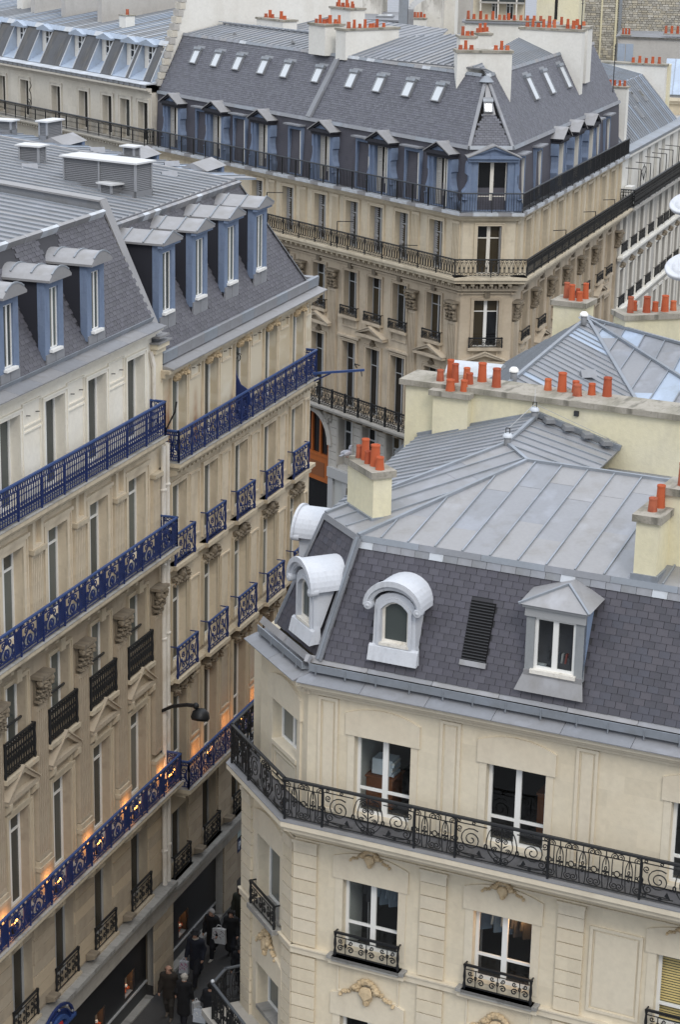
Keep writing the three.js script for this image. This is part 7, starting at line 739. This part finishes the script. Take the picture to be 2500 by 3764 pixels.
// flood lamps on the lowest blue balcony, each lighting a pilaster
const bulbM = new THREE.MeshStandardMaterial({ color: 0x331400, emissive: RGB(1, 0.36, 0.06), emissiveIntensity: 9 });
[[-9.57, 'lamp glowing orange in the balcony at the lower left edge'], [-7.13, 'orange lamp in the balcony, second up from the left edge'], [-4.69, 'orange lamp in the middle of the lowest blue balcony'], [-2.25, 'orange lamp near the right half of the lowest blue balcony'], [0.2, 'orange lamp by the white downpipes at the balcony end'], [3.13, 'orange lamp in the far balcony behind the wall lamp'], [5.54, 'orange lamp in the far balcony left of the black corner railing'], [8.0, 'orange lamp in the far balcony nearest the pale corner building'], [10.5, 'orange lamp at the far end of the far balcony']].forEach(([x, label], i) => {
  const y = x < 1 ? 7.2 : 6.75, F = mul(FL, T(x, y, 0.46)), t = thing('flood_lamp', label, 'lamp', F); part(t, 'lamp_body', new B().box(-0.14, -0.2, 0, 0.14, 0.05, 0.05).bar([0, -0.2, 0.02], [0, -0.28, 0.02], 0.05), MT.black); part(t, 'bulb', new B().blob(0, 0, 0, 0.07, 0.06, 0.02, 2, 0), bulbM, mul(F, T(0, 0.03, -0.02))); part(t, 'glow_slot', new B().blob(0, 0, 0, 0.045, 0.03, 0.02, 3, 0.4).blob(0.13, 0.03, 0, 0.02, 0.02, 0.015, 4, 0.3).blob(-0.1, -0.03, 0, 0.025, 0.02, 0.015, 5, 0.3), bulbM, mul(F, T(-0.02, 0.2, 0.1)));
  const l = new THREE.PointLight(RGB(1, 0.4, 0.1), 0.34, 4); l.shadow.radius = 3; l.castShadow = true; l.position.copy(W(F, 0, 0.08, -0.12)); scene.add(l);
});
// signs by the passage
{ const c = document.createElement('canvas'); c.width = 128; c.height = 96; const g = c.getContext('2d'); g.fillStyle = '#12234f'; g.fillRect(0, 0, 128, 96); g.fillStyle = '#dfe6f0'; g.font = 'bold 80px sans-serif'; g.fillText('P', 20, 78); const tx = new THREE.CanvasTexture(c); tx.colorSpace = THREE.SRGBColorSpace;
  const t = thing('parking_sign', 'blue parking sign with a white P above the passage', 'sign', mul(FL, T(6.62, 1.7, 0.03))); part(t, 'sign_box', boxG(0, 0, -0.1, 0.72, 0.48, 0), MT.shop); const pl = new THREE.PlaneGeometry(0.7, 0.46); part(t, 'sign_face', pl, mat([1, 1, 1], 0.5, { map: tx }), mul(FL, T(6.98, 1.94, 0.034)));
  const c2 = document.createElement('canvas'); c2.width = 128; c2.height = 80; const g2 = c2.getContext('2d'); g2.fillStyle = '#c9d3d2'; g2.fillRect(0, 0, 128, 80); g2.fillStyle = '#4f7d84'; g2.fillRect(0, 42, 128, 38); g2.fillStyle = '#dfe8e8'; for (let i = 0; i < 7; i++) g2.fillRect(6 + i * 17, 46, 9, 30); g2.fillStyle = '#5f6f70'; for (let i = 0; i < 3; i++) g2.fillRect(8, 8 + i * 11, 100 - i * 22, 4); const t2 = new THREE.CanvasTexture(c2); t2.colorSpace = THREE.SRGBColorSpace;
  const s = thing('shop_sign', 'pale green and white sign above the blue parking sign', 'sign', mul(FL, T(6.66, 2.22, 0.03))); part(s, 'sign_box', boxG(0, 0, -0.1, 0.72, 0.44, 0), MT.greyPaint); part(s, 'sign_face', new THREE.PlaneGeometry(0.68, 0.4), mat([1, 1, 1], 0.5, { map: t2 }), mul(FL, T(7.02, 2.44, 0.034))); }
// shop window niches with lit flowers
[[-1.2, 0.98, 'small lit display niche in the dark shop front, below the right end'], [-3.24, 0.9, 'small lit display niche in the dark shop front near the bottom edge'], [2.84, 0.98, 'lit display niche in the dark shop front beyond the downpipes']].forEach(([x, y, label], i) => {
  const F = mul(FL, T(x, y, -0.3)), t = thing('display', label, 'display', F); part(t, 'niche', new B().box(-0.35, -0.4, -0.4, 0.35, 0.4, -0.36).box(-0.37, -0.42, -0.4, -0.34, 0.42, 0).box(0.34, -0.42, -0.4, 0.37, 0.42, 0).box(-0.35, 0.39, -0.4, 0.35, 0.42, 0), MT.roomBrown); part(t, 'shelf', boxG(-0.34, -0.42, -0.38, 0.34, -0.38, 0.02), MT.greyPaint); const b = new B(), r = rng(i + 4); for (let k = 0; k < 16; k++) b.blob((r() - 0.5) * 0.5, -0.34 + r() * 0.24, -0.06 - 0.22 * r(), 0.06, 0.05, 0.05, k, 0.6); part(t, 'flowers', b, mat([0.5, 0.1, 0.035], 0.7)); part(t, 'pale_flower', new B().blob(0.08, -0.12, -0.1, 0.05, 0.05, 0.04, 2, 0.6).blob(-0.16, 0.05, -0.1, 0.06, 0.08, 0.05, 3, 0.4), MT.white);
  const l = part(t, 'lamp', new B().blob(0, 0.36, -0.2, 0.05, 0.02, 0.05, 1, 0), new THREE.MeshStandardMaterial({ color: 0x221100, emissive: RGB(1, 0.62, 0.3), emissiveIntensity: 4 })); const p = new THREE.PointLight(RGB(1, 0.6, 0.3), 0.35, 3); p.castShadow = true; p.position.copy(W(F, 0, 0.3, -0.2)); scene.add(p);
});
{ const F = mul(FL, T(-7.35, 3.0, 0.5)), t = thing('shop_emblem', 'dark blue wrought iron shop crest with pale studs and a red centre', 'emblem', F), arc = (r, z) => Array.from({ length: 13 }, (_, i) => [Math.cos(i / 12 * Math.PI) * r, Math.sin(i / 12 * Math.PI) * r * 0.75, z]); part(t, 'hoop', new B().path(arc(0.9, 0), 0.07).path(arc(0.72, 0.02), 0.05), MT.blue); part(t, 'hoop', new B().path(arc(0.48, 0.03), 0.12), MT.blueTop); part(t, 'bar', boxG(-1, -0.06, -0.04, 1, 0.04, 0.06), MT.blueTop); part(t, 'plate', new B().prism(arc(0.7, 0).map(([a, b]) => [a, b]), -0.05, 0), MT.blue); for (let i = 0; i < 5; i++) part(t, 'stud', new B().blob(0, 0, 0, 0.04, 0.04, 0.03, i, 0.3), MT.zincDark, mul(F, T(Math.cos((i + 0.5) / 5 * Math.PI) * 0.82, Math.sin((i + 0.5) / 5 * Math.PI) * 0.62, 0.05))); part(t, 'red_centre', new B().blob(0, 0, 0, 0.2, 0.16, 0.06, 9, 0.1), mat([0.4, 0.02, 0.02], 0.5), mul(F, T(0, 0.14, 0.05))); }
const COWL = [[9.84, 23.82, -61.21, 0.62], [9.61, 22.35, -59.23, 0.72]], PIG = [0.13, 19.72, -47.77];
// white dish-shaped hoods close to the right edge
[[2.25, 20.35, 'upper white round metal cowl at the right edge of the view', 9.85], [0, 19.1, 'lower white round metal cowl with a raised rim at the right edge', 9.6]].forEach(([d, y, label, x], i) => { const F = T(COWL[i][0], COWL[i][1], COWL[i][2], 0, 0.42, 0.25), t = thing('roof_cowl', label, 'cowl', F); part(t, 'dish', new B().lathe([[0, 0.12], [0.5, 0.09], [0.56, 0.0], [0.62, -0.02], [0.8, 0.06], [0.86, 0.0], [0.82, -0.14], [0.5, -0.24], [0.12, -0.3]], 32), MT.dormerWhite, mul(F, new THREE.Matrix4().makeScale(COWL[i][3], COWL[i][3], COWL[i][3]))); part(t, 'cowl_stem', new B().lathe([[0.12, -24], [0.12, -0.25]], 12), MT.zincWhite, F); });
// antenna masts on the far chimneys
[[CR, 14.9, 25.3, -0.95, 1.8, 'thin rooftop antenna mast at the front of the long white chimney'], [CR, 21.5, 20.9, -0.6, 3.2, 'thin antenna mast rising above the far end of the slate roof']].forEach(([F, x, y, z, h, label]) => { const t = thing('antenna', label, 'antenna', mul(F, T(x, y, z))); part(t, 'mast', boxG(-0.02, -1, -0.02, 0.02, h, 0.02), MT.iron); for (let i = 0; i < 4; i++) part(t, 'antenna_rod', boxG(-0.3, h - 0.1 - i * 0.16, -0.01, 0.3, h - 0.08 - i * 0.16, 0.01), MT.iron); });
{ const F = mul(CR, T(22.9, 16.0, 0.35)), t = thing('air_conditioner', 'white air conditioner box on the balcony of the white building', 'air conditioner', F); part(t, 'case', boxG(-0.4, -0.5, -0.2, 0.4, 0.5, 0.2), MT.white); part(t, 'fan_grille', new B().lathe([[0.24, 0], [0.24, 0.03], [0, 0.04]], 14), MT.greyPaint, mul(F, T(0, 0, 0.2, 0, Math.PI / 2))); }
// what shows inside the windows of the right building
{ const F = mul(FR, T(1.75, 12.02, -1.75)), t = thing('cabinet', 'brown wooden cabinet inside the upper left window', 'cabinet', F); part(t, 'cabinet_body', boxG(-0.36, 0, -0.3, 0.3, 0.72, 0.3), MT.wood); part(t, 'cabinet_top', boxG(-0.4, 0.72, -0.33, 0.34, 0.76, 0.33), MT.wood);
  const s = thing('paper_stack', 'pile of pale blue folders on the brown cabinet', 'papers', mul(F, T(0, 0.77, 0))); const r = rng(3); for (let i = 0; i < 7; i++) part(s, 'folder', boxG(-0.26, 0, -0.2, 0.24, 0.055, 0.2), i % 3 === 2 ? MT.white : mat([0.6, 0.68, 0.76], 0.7), mul(F, T(r() * 0.06, 0.78 + i * 0.058, r() * 0.05, r() * 0.2 - 0.1))); part(s, 'envelope', boxG(-0.25, 0.02, 0.2, 0.22, 0.38, 0.22), mat([0.68, 0.74, 0.8], 0.7), mul(F, T(0, 0.78, 0.02))); }
{ const F = mul(FR, T(5.75, 12.02, -2.2)), t = thing('cupboard', 'reddish brown cupboard inside the upper right window', 'cupboard', F); part(t, 'cupboard_body', boxG(-0.3, 0, -0.3, 0.35, 0.95, 0.3), MT.wood); part(t, 'cupboard_top', boxG(-0.33, 0.95, -0.33, 0.38, 1.0, 0.33), MT.wood); }
const shirt = (n, g) => once('shirt' + n, () => new B().prism([[-0.05, 0], [0.05, 0], [0.2, -0.06], [0.26, -0.5], [0.18, -0.52], [0.15, -0.2], [0.16, -0.75], [-0.16, -0.72], [-0.15, -0.2], [-0.18, -0.5], [-0.26, -0.48], [-0.2, -0.06]], -0.025, 0.025, [], true));
[[2.1, 'clothes on a rail behind the left lower window', [[0.05, 0.05, 0.055], [0.16, 0.21, 0.27], [0.2, 0.25, 0.31], [0.13, 0.17, 0.22], [0.3, 0.13, 0.07]]], [5.0, 'blue shirts on a rail behind the right lower window', [[0.16, 0.22, 0.3], [0.19, 0.26, 0.34], [0.14, 0.19, 0.26], [0.03, 0.03, 0.035], [0.04, 0.035, 0.03]]]].forEach(([x, label, cs], k) => { const F = mul(FR, T(x, 10.15, -1.75)), t = thing('clothes_rail', label, 'clothes rail', F); part(t, 'rail', new B().path([[-0.7, -1.8, 0], [-0.7, 0.05, 0], [0.8, 0.05, 0], [0.8, -1.8, 0]], 0.03), MT.zincC); cs.forEach((c, i) => part(t, 'shirt', shirt(0), mat(c, 0.9), mul(F, T(-0.5 + i * 0.24 + (i === 0 ? -0.1 : 0), 0, 0, 0.9)))); });
{ const F = mul(FR, T(5.42, 10.05, -1.7)), t = thing('pendant_lamp', 'round orange lamp lit behind the right lower window', 'lamp', F); part(t, 'globe', new B().lathe([[0, -0.13], [0.1, -0.1], [0.13, 0], [0.1, 0.1], [0, 0.13]], 12), new THREE.MeshStandardMaterial({ color: 0x331a00, emissive: RGB(1, 0.45, 0.1), emissiveIntensity: 1.6 })); part(t, 'cord', boxG(-0.01, 0.13, -0.01, 0.01, 1.2, 0.01), MT.black); const p = new THREE.PointLight(RGB(1, 0.55, 0.25), 1.2, 6); p.castShadow = true; p.position.copy(W(F, 0, 0, 0.2)); scene.add(p); }
{ const F = mul(FR, T(6.03, 16.3, -1.15)), t = thing('book_row', 'books and folders leaning behind the dormer window', 'books', F), cs = [[0.03, 0.03, 0.035], [0.12, 0.12, 0.12], [0.25, 0.03, 0.03], [0.05, 0.06, 0.08], [0.3, 0.3, 0.3], [0.2, 0.04, 0.03], [0.06, 0.06, 0.07]]; cs.forEach((c, i) => part(t, 'book', boxG(-0.02, 0, -0.12, 0.02, 0.36 + 0.1 * hash(i, 1, 2), 0.1), mat(c, 0.7), mul(F, T(-0.22 + i * 0.075, 0.02, 0, 0, 0, -0.05 - 0.06 * hash(i, 2, 2))))); const b = thing('blue_tin', 'small blue tin behind the left pane of the dormer', 'tin', mul(F, T(-0.34, 0.02, 0.12))); part(b, 'tin', boxG(-0.11, 0, -0.08, 0.11, 0.14, 0.08), MT.blueTop); part(b, 'tin_lid', boxG(-0.115, 0.14, -0.085, 0.115, 0.17, 0.085), MT.greyPaint); const p = thing('paper_pad', 'pale green paper pad behind the right pane of the dormer', 'paper', mul(F, T(0.3, 0.04, 0.12, 0, -1.0))); part(p, 'sheet', boxG(-0.12, 0, 0, 0.12, 0.2, 0.01), mat([0.6, 0.72, 0.58], 0.8)); part(p, 'sheet', boxG(-0.1, 0.01, 0.012, 0.13, 0.18, 0.02), MT.white); }
// pigeon on the stone cap
{ const F = T(PIG[0], PIG[1], PIG[2], 2.4), t = thing('pigeon', 'grey pigeon perched left of the clay pots on the chimney cap', 'pigeon', F), gm = mat([0.22, 0.23, 0.26], 0.7), b = new B().blob(0, 0.11, 0, 0.075, 0.07, 0.13, 1, 0.08).blob(0, 0.19, 0.11, 0.04, 0.06, 0.04, 2, 0.05).blob(0, 0.24, 0.13, 0.035, 0.035, 0.04, 3, 0.03).bar([0, 0.1, -0.08], [0, 0.07, -0.24], 0.07, 0.02); part(t, 'body', b, gm); for (const s of [-1, 1]) { part(t, 'wing', new B().blob(s * 0.065, 0.115, -0.03, 0.02, 0.05, 0.13, 5, 0.1), mat([0.34, 0.35, 0.38], 0.7), F); part(t, 'leg', boxG(s * 0.03 - 0.006, 0, -0.006, s * 0.03 + 0.006, 0.06, 0.006), mat([0.4, 0.12, 0.08], 0.7), F); } part(t, 'beak', new B().bar([0, 0.238, 0.16], [0, 0.23, 0.2], 0.012), MT.iron, F); }
// ---------- people in the street ----------
function sdfGeo(fn, c, half, res) {
  const mc = new MarchingCubes(res, MT.black, false, false, 120000), hs = res / 2; mc.isolation = 0;
  for (let k = 0; k < res; k++) for (let j = 0; j < res; j++) for (let i = 0; i < res; i++) mc.field[k * res * res + j * res + i] = -fn(c[0] + (i - hs) / hs * half, c[1] + (j - hs) / hs * half, c[2] + (k - hs) / hs * half);
  mc.update(); const n = mc.count, b = new B(), e = 0.004;
  for (let i = 0; i < n; i++) { const x = c[0] + mc.positionArray[i * 3] * half, y = c[1] + mc.positionArray[i * 3 + 1] * half, z = c[2] + mc.positionArray[i * 3 + 2] * half, g = [fn(x + e, y, z) - fn(x - e, y, z), fn(x, y + e, z) - fn(x, y - e, z), fn(x, y, z + e) - fn(x, y, z - e)], l = Math.hypot(...g) || 1; b.p.push(x, y, z); b.n.push(g[0] / l, g[1] / l, g[2] / l); b.u.push(x, y); }
  return b;
}
const capsule = ([ax, ay, az, bx, by, bz, ra, rb], x, y, z) => { const dx = bx - ax, dy = by - ay, dz = bz - az, t = Math.min(1, Math.max(0, ((x - ax) * dx + (y - ay) * dy + (z - az) * dz) / (dx * dx + dy * dy + dz * dz + 1e-9))); return Math.hypot(x - ax - dx * t, y - ay - dy * t, z - az - dz * t) - (ra + (rb - ra) * t); };
const blend = (list, k) => (x, y, z) => { let d = 9; for (const c of list) { const e = capsule(c, x, y, z), h = Math.max(k - Math.abs(d - e), 0) / k; d = Math.min(d, e) - h * h * k / 4; } return d; };
const skin = mat([0.42, 0.24, 0.17], 0.7), shoeM = mat([0.012, 0.011, 0.01], 0.5);
function person(x, z, ry, label, o) {
  const { h = 1.74, coat = [0.012, 0.013, 0.017], legs = [0.012, 0.013, 0.018], hair = [0.03, 0.02, 0.015], hat, bald, len = 0.78, stride = 0.22, female = 0, arms = [[0.05, 0.0], [-0.05, 0.1]], scarf, shoes, lean = 0.02, armUp } = o, F = mul(FL, T(x, 0, z, ry), new THREE.Matrix4().makeScale(h / 1.74, h / 1.74, h / 1.74)), t = thing('person', label, 'person', mul(FL, T(x, 0, z, ry)), null), K = 1 - female * 0.1;
  const hip = 0.93, sh = 1.43, hx = 0.095, sx = 0.185 * K, leg = (s) => { const k = s * stride, kn = [s * 0.095, 0.5, k * 0.75 + 0.05], an = [s * 0.09, 0.09 + (k < 0 ? 0.05 : 0), k * 1.25 - 0.03]; return [kn, an]; };
  const bones = [[0, hip, 0, 0, 1.15, lean, 0.135 * K, 0.125 * K], [0, 1.15, lean, 0, 1.38, lean * 1.6, 0.13 * K, 0.14 * K], [-sx * 0.8, sh, lean * 2, sx * 0.8, sh, lean * 2, 0.07, 0.07], [0, sh, lean * 2, 0, 1.54, lean * 2 + 0.02, 0.058, 0.055]], armsB = [], legsB = [], hands = [];
  for (const s of [-1, 1]) { const [kn, an] = leg(s); legsB.push([s * hx, hip, 0, ...kn, 0.095, 0.062], [...kn, ...an, 0.06, 0.042]); const a = arms[s > 0 ? 1 : 0], el = [s * (sx + 0.05), 1.17, lean * 2 - 0.02 + a[0]], wr = armUp && s === armUp ? [s * (sx + 0.02), 1.12, 0.24] : [s * (sx + 0.075), 0.93, lean * 2 + 0.05 + a[0] + a[1]]; armsB.push([s * sx, sh - 0.01, lean * 2, ...el, 0.055, 0.045], [...el, ...wr, 0.043, 0.033]); hands.push([s, wr, el]); }
  const body = sdfGeo(blend([...bones, ...armsB, ...legsB], 0.06), [0, 0.88, 0], 0.92, 64);
  const hc = [0, 1.645, lean * 2 + 0.035], head = blend([[hc[0], hc[1] + 0.02, hc[2] - 0.01, hc[0], hc[1] - 0.04, hc[2] + 0.012, 0.088, 0.068], [0, hc[1] - 0.005, hc[2] + 0.085, 0, hc[1] - 0.025, hc[2] + 0.098, 0.011, 0.016], [-0.03, hc[1] - 0.075, hc[2] + 0.055, 0.03, hc[1] - 0.075, hc[2] + 0.055, 0.022, 0.022], [-0.088, hc[1] - 0.02, hc[2] - 0.005, -0.09, hc[1] + 0.02, hc[2] - 0.012, 0.014, 0.016], [0.088, hc[1] - 0.02, hc[2] - 0.005, 0.09, hc[1] + 0.02, hc[2] - 0.012, 0.014, 0.016], [0, 1.55, lean * 2 + 0.02, 0, 1.48, lean * 2, 0.054, 0.058]], 0.03); const I4 = new THREE.Matrix4(); body.add(sdfGeo(head, [0, 1.62, lean * 2 + 0.03], 0.17, 40), I4);
  for (const [s, wr, el] of hands) { const d = new THREE.Vector3(wr[0] - el[0], wr[1] - el[1], wr[2] - el[2]).normalize(), pm = [wr[0] + d.x * 0.07, wr[1] + d.y * 0.07, wr[2] + d.z * 0.07], hl = [[...wr, ...pm, 0.03, 0.034]]; [-0.024, -0.008, 0.008, 0.024].forEach((f, i) => { const L = [0.07, 0.08, 0.075, 0.058][i], m = [pm[0] - s * 0.008 + d.x * L * 0.6, pm[1] + d.y * L * 0.6, pm[2] + f + d.z * L * 0.6]; hl.push([pm[0], pm[1], pm[2] + f, ...m, 0.0095, 0.009], [...m, m[0] - s * 0.02 + d.x * L * 0.3, m[1] + d.y * L * 0.3, m[2] + d.z * L * 0.2, 0.009, 0.008]); }); hl.push([wr[0] + d.x * 0.03, wr[1] + d.y * 0.03, wr[2] + 0.025, pm[0] - s * 0.03, pm[1] - 0.01, pm[2] + 0.05, 0.012, 0.009]); body.add(sdfGeo(blend(hl, 0.012), [pm[0], pm[1], pm[2]], 0.16, 40), I4); }
  part(t, 'body', body, skin, F);
  const dark = mat([0.01, 0.008, 0.007], 0.5); for (const s of [-1, 1]) part(t, 'eye', new B().blob(s * 0.032, hc[1] + 0.005, hc[2] + 0.083, 0.011, 0.007, 0.006, 1, 0), dark, F); part(t, 'mouth', new B().blob(0, hc[1] - 0.062, hc[2] + 0.08, 0.024, 0.005, 0.006, 1, 0), mat([0.28, 0.1, 0.08], 0.6), F);
  const grow = (l, e) => l.map((c) => [...c.slice(0, 6), c[6] + e, c[7] + e]), skirt = []; if (len > 0) { const y1 = hip - (len - 0.55); skirt.push([-0.05, hip + 0.12, 0, -0.07, y1, -0.02, 0.13, 0.15], [0.05, hip + 0.12, 0, 0.07, y1, 0.02, 0.13, 0.15]); }
  const hem = hip - (len - 0.45), coatF = blend([...grow(bones.slice(0, 3), 0.035), [0, sh, lean * 2, 0, 1.5, lean * 2, 0.085, 0.07], ...grow(armsB, 0.028), ...skirt], 0.06); part(t, 'coat', sdfGeo((a, b, c) => Math.max(coatF(a, b, c), hem - b, b - 1.515), [0, 1.0, 0], 0.8, 64), mat(coat, 0.9), F);
  const trF = blend([...grow(legsB, 0.022), [0, hip, 0, 0, hip + 0.08, 0, 0.145, 0.13]], 0.04); part(t, 'trousers', sdfGeo((a, b, c) => Math.max(trF(a, b, c), 0.075 - b), [0, 0.52, 0], 0.6, 60), mat(legs, 0.9), F);
  for (const s of [-1, 1]) { const [, an] = leg(s), k = an[1] > 0.1 ? 0.05 : 0; part(t, 'shoe', sdfGeo(blend([[an[0], 0.05 + k, an[2] - 0.02, an[0], 0.035 + k * 0.2, an[2] + 0.15, 0.045, 0.035], [an[0], 0.09 + k, an[2], an[0], 0.05 + k, an[2], 0.045, 0.045]], 0.03), [an[0], 0.08, an[2] + 0.06], 0.2, 28), shoes ? mat(shoes, 0.7) : shoeM, F); }
  const hm = mat(hair, 0.85); if (hat) { const hb = new B().lathe([[0.16, 0], [0.165, 0.008], [0.105, 0.016], [0.1, 0.1], [0.08, 0.125], [0, 0.115]], 18, 0, hc[1] + 0.05, hc[2] - 0.005); part(t, 'hat', hb, mat(hat, 0.85), F); }
  const hf = (a, b, c) => Math.max(head(a, b, c) - 0.014 - 0.006 * Math.sin(a * 90) * Math.sin(b * 80 + c * 70), -(capsule([0, hc[1] - 0.03, hc[2] + 0.075, 0, hc[1] - 0.1, hc[2] + 0.06, 0.075, 0.085], a, b, c)), (bald ? b - hc[1] - 0.03 : -9), hc[1] - (female ? (o.longHair ? 0.2 : 0.11) : 0.065) - b); part(t, 'hair', sdfGeo(hf, [0, 1.62, lean * 2 + 0.03], 0.19, 44), hm, F);
  if (scarf) part(t, 'scarf', new B().lathe([[0.07, 0], [0.1, 0.02], [0.1, 0.07], [0.065, 0.1]], 12, 0, 1.45, lean * 2 + 0.02), mat(scarf, 0.9), F);
  return { F, hands };
}
function carrierBag(x, y, z, ry, w, h, m, label, spots) { const F = mul(FL, T(x, y, z, ry)), t = thing('shopping_bag', label, 'bag', F); part(t, 'bag_body', new B().prism([[-w / 2, -h], [w / 2, -h * 0.97], [w * 0.46, 0], [w * 0.2, 0.02], [-w * 0.2, 0.01], [-w * 0.44, 0]], -0.06, 0.06, [], true), m, F); part(t, 'handle', new B().path([[-w * 0.25, 0, 0], [-w * 0.1, 0.12, 0], [w * 0.1, 0.12, 0], [w * 0.25, 0, 0]], 0.018), m, F); if (spots) { const r = rng(12), b = new B(); for (let i = 0; i < 22; i++) b.blob((r() - 0.5) * w * 0.85, -h * (0.08 + 0.84 * r()), 0.06, 0.012 + 0.02 * r(), 0.012, 0.004, i, 0.6); part(t, 'print', b, mat(spots, 0.8), F); } }
const TO = -Math.PI / 2, AWAY = Math.PI / 2;
person(-1.0, 0.95, TO + 0.15, 'balding man in a dark jacket walking toward us along the shop fronts', { h: 1.76, bald: true, hair: [0.1, 0.07, 0.05], coat: [0.022, 0.017, 0.013], legs: [0.03, 0.026, 0.022], len: 0.72, stride: 0.1, shoes: [0.12, 0.1, 0.08] });
person(-1.25, 1.52, AWAY, 'person with short white hair seen from behind in a black coat', { h: 1.68, female: 1, hair: [0.5, 0.47, 0.42], coat: [0.009, 0.009, 0.011], len: 1.0, stride: 0.12 });
person(1.18, 0.9, TO, 'man in a dark hat and navy coat striding in the middle of the pavement', { h: 1.8, hat: [0.014, 0.014, 0.017], coat: [0.012, 0.014, 0.024], scarf: [0.4, 0.36, 0.32], len: 0.92, stride: 0.3 });
person(2.85, 0.74, TO - 0.1, 'grey haired walker in black just behind the man in the hat', { h: 1.7, female: 1, hair: [0.34, 0.33, 0.32], coat: [0.01, 0.01, 0.012], len: 0.95, stride: 0.2, shoes: [0.5, 0.48, 0.45] });
person(3.05, 1.3, TO + 0.15, 'dark haired woman in a long black coat carrying a white patterned bag', { h: 1.66, female: 1, longHair: true, hair: [0.012, 0.01, 0.009], coat: [0.009, 0.009, 0.01], len: 1.12, stride: 0.12, armUp: -1 });
person(4.4, 1.1, TO, 'man in a dark green jacket and blue jeans farthest along the pavement', { h: 1.78, hair: [0.05, 0.03, 0.02], coat: [0.03, 0.033, 0.024], legs: [0.035, 0.055, 0.12], len: 0.68, stride: 0.16 });
person(1.0, 2.45, TO, 'person in black half hidden behind the low corner balcony', { h: 1.7, hair: [0.015, 0.012, 0.01], hat: [0.012, 0.012, 0.013], len: 0.9, stride: 0.15 });
person(-1.5, 2.45, AWAY - 0.3, 'dark haired person in black beside the low balcony at the bottom edge', { h: 1.7, hair: [0.012, 0.01, 0.009], len: 0.8, stride: 0.15, armUp: -1 });
const bagW = mat([0.62, 0.62, 0.62], 0.6);
carrierBag(0.92, 0.82, 0.6, TO, 0.3, 0.4, mat([0.5, 0.52, 0.58], 0.5), 'pale carrier bag with a pink top held by the man in the hat', [0.35, 0.03, 0.15]); carrierBag(-1.1, 0.78, 1.86, AWAY + 0.9, 0.24, 0.42, bagW, 'plain white bag hanging beside the white haired person'); carrierBag(2.72, 1.12, 1.02, TO, 0.46, 0.5, bagW, 'large white bag with a dark pattern held up by the dark haired woman', [0.14, 0.06, 0.08]); carrierBag(-1.75, 0.95, 2.25, TO, 0.4, 0.4, mat([0.6, 0.64, 0.7], 0.25), 'shiny pale plastic bag at the bottom edge by the low balcony', [0.8, 0.8, 0.8]);
renderer.render(scene, camera);
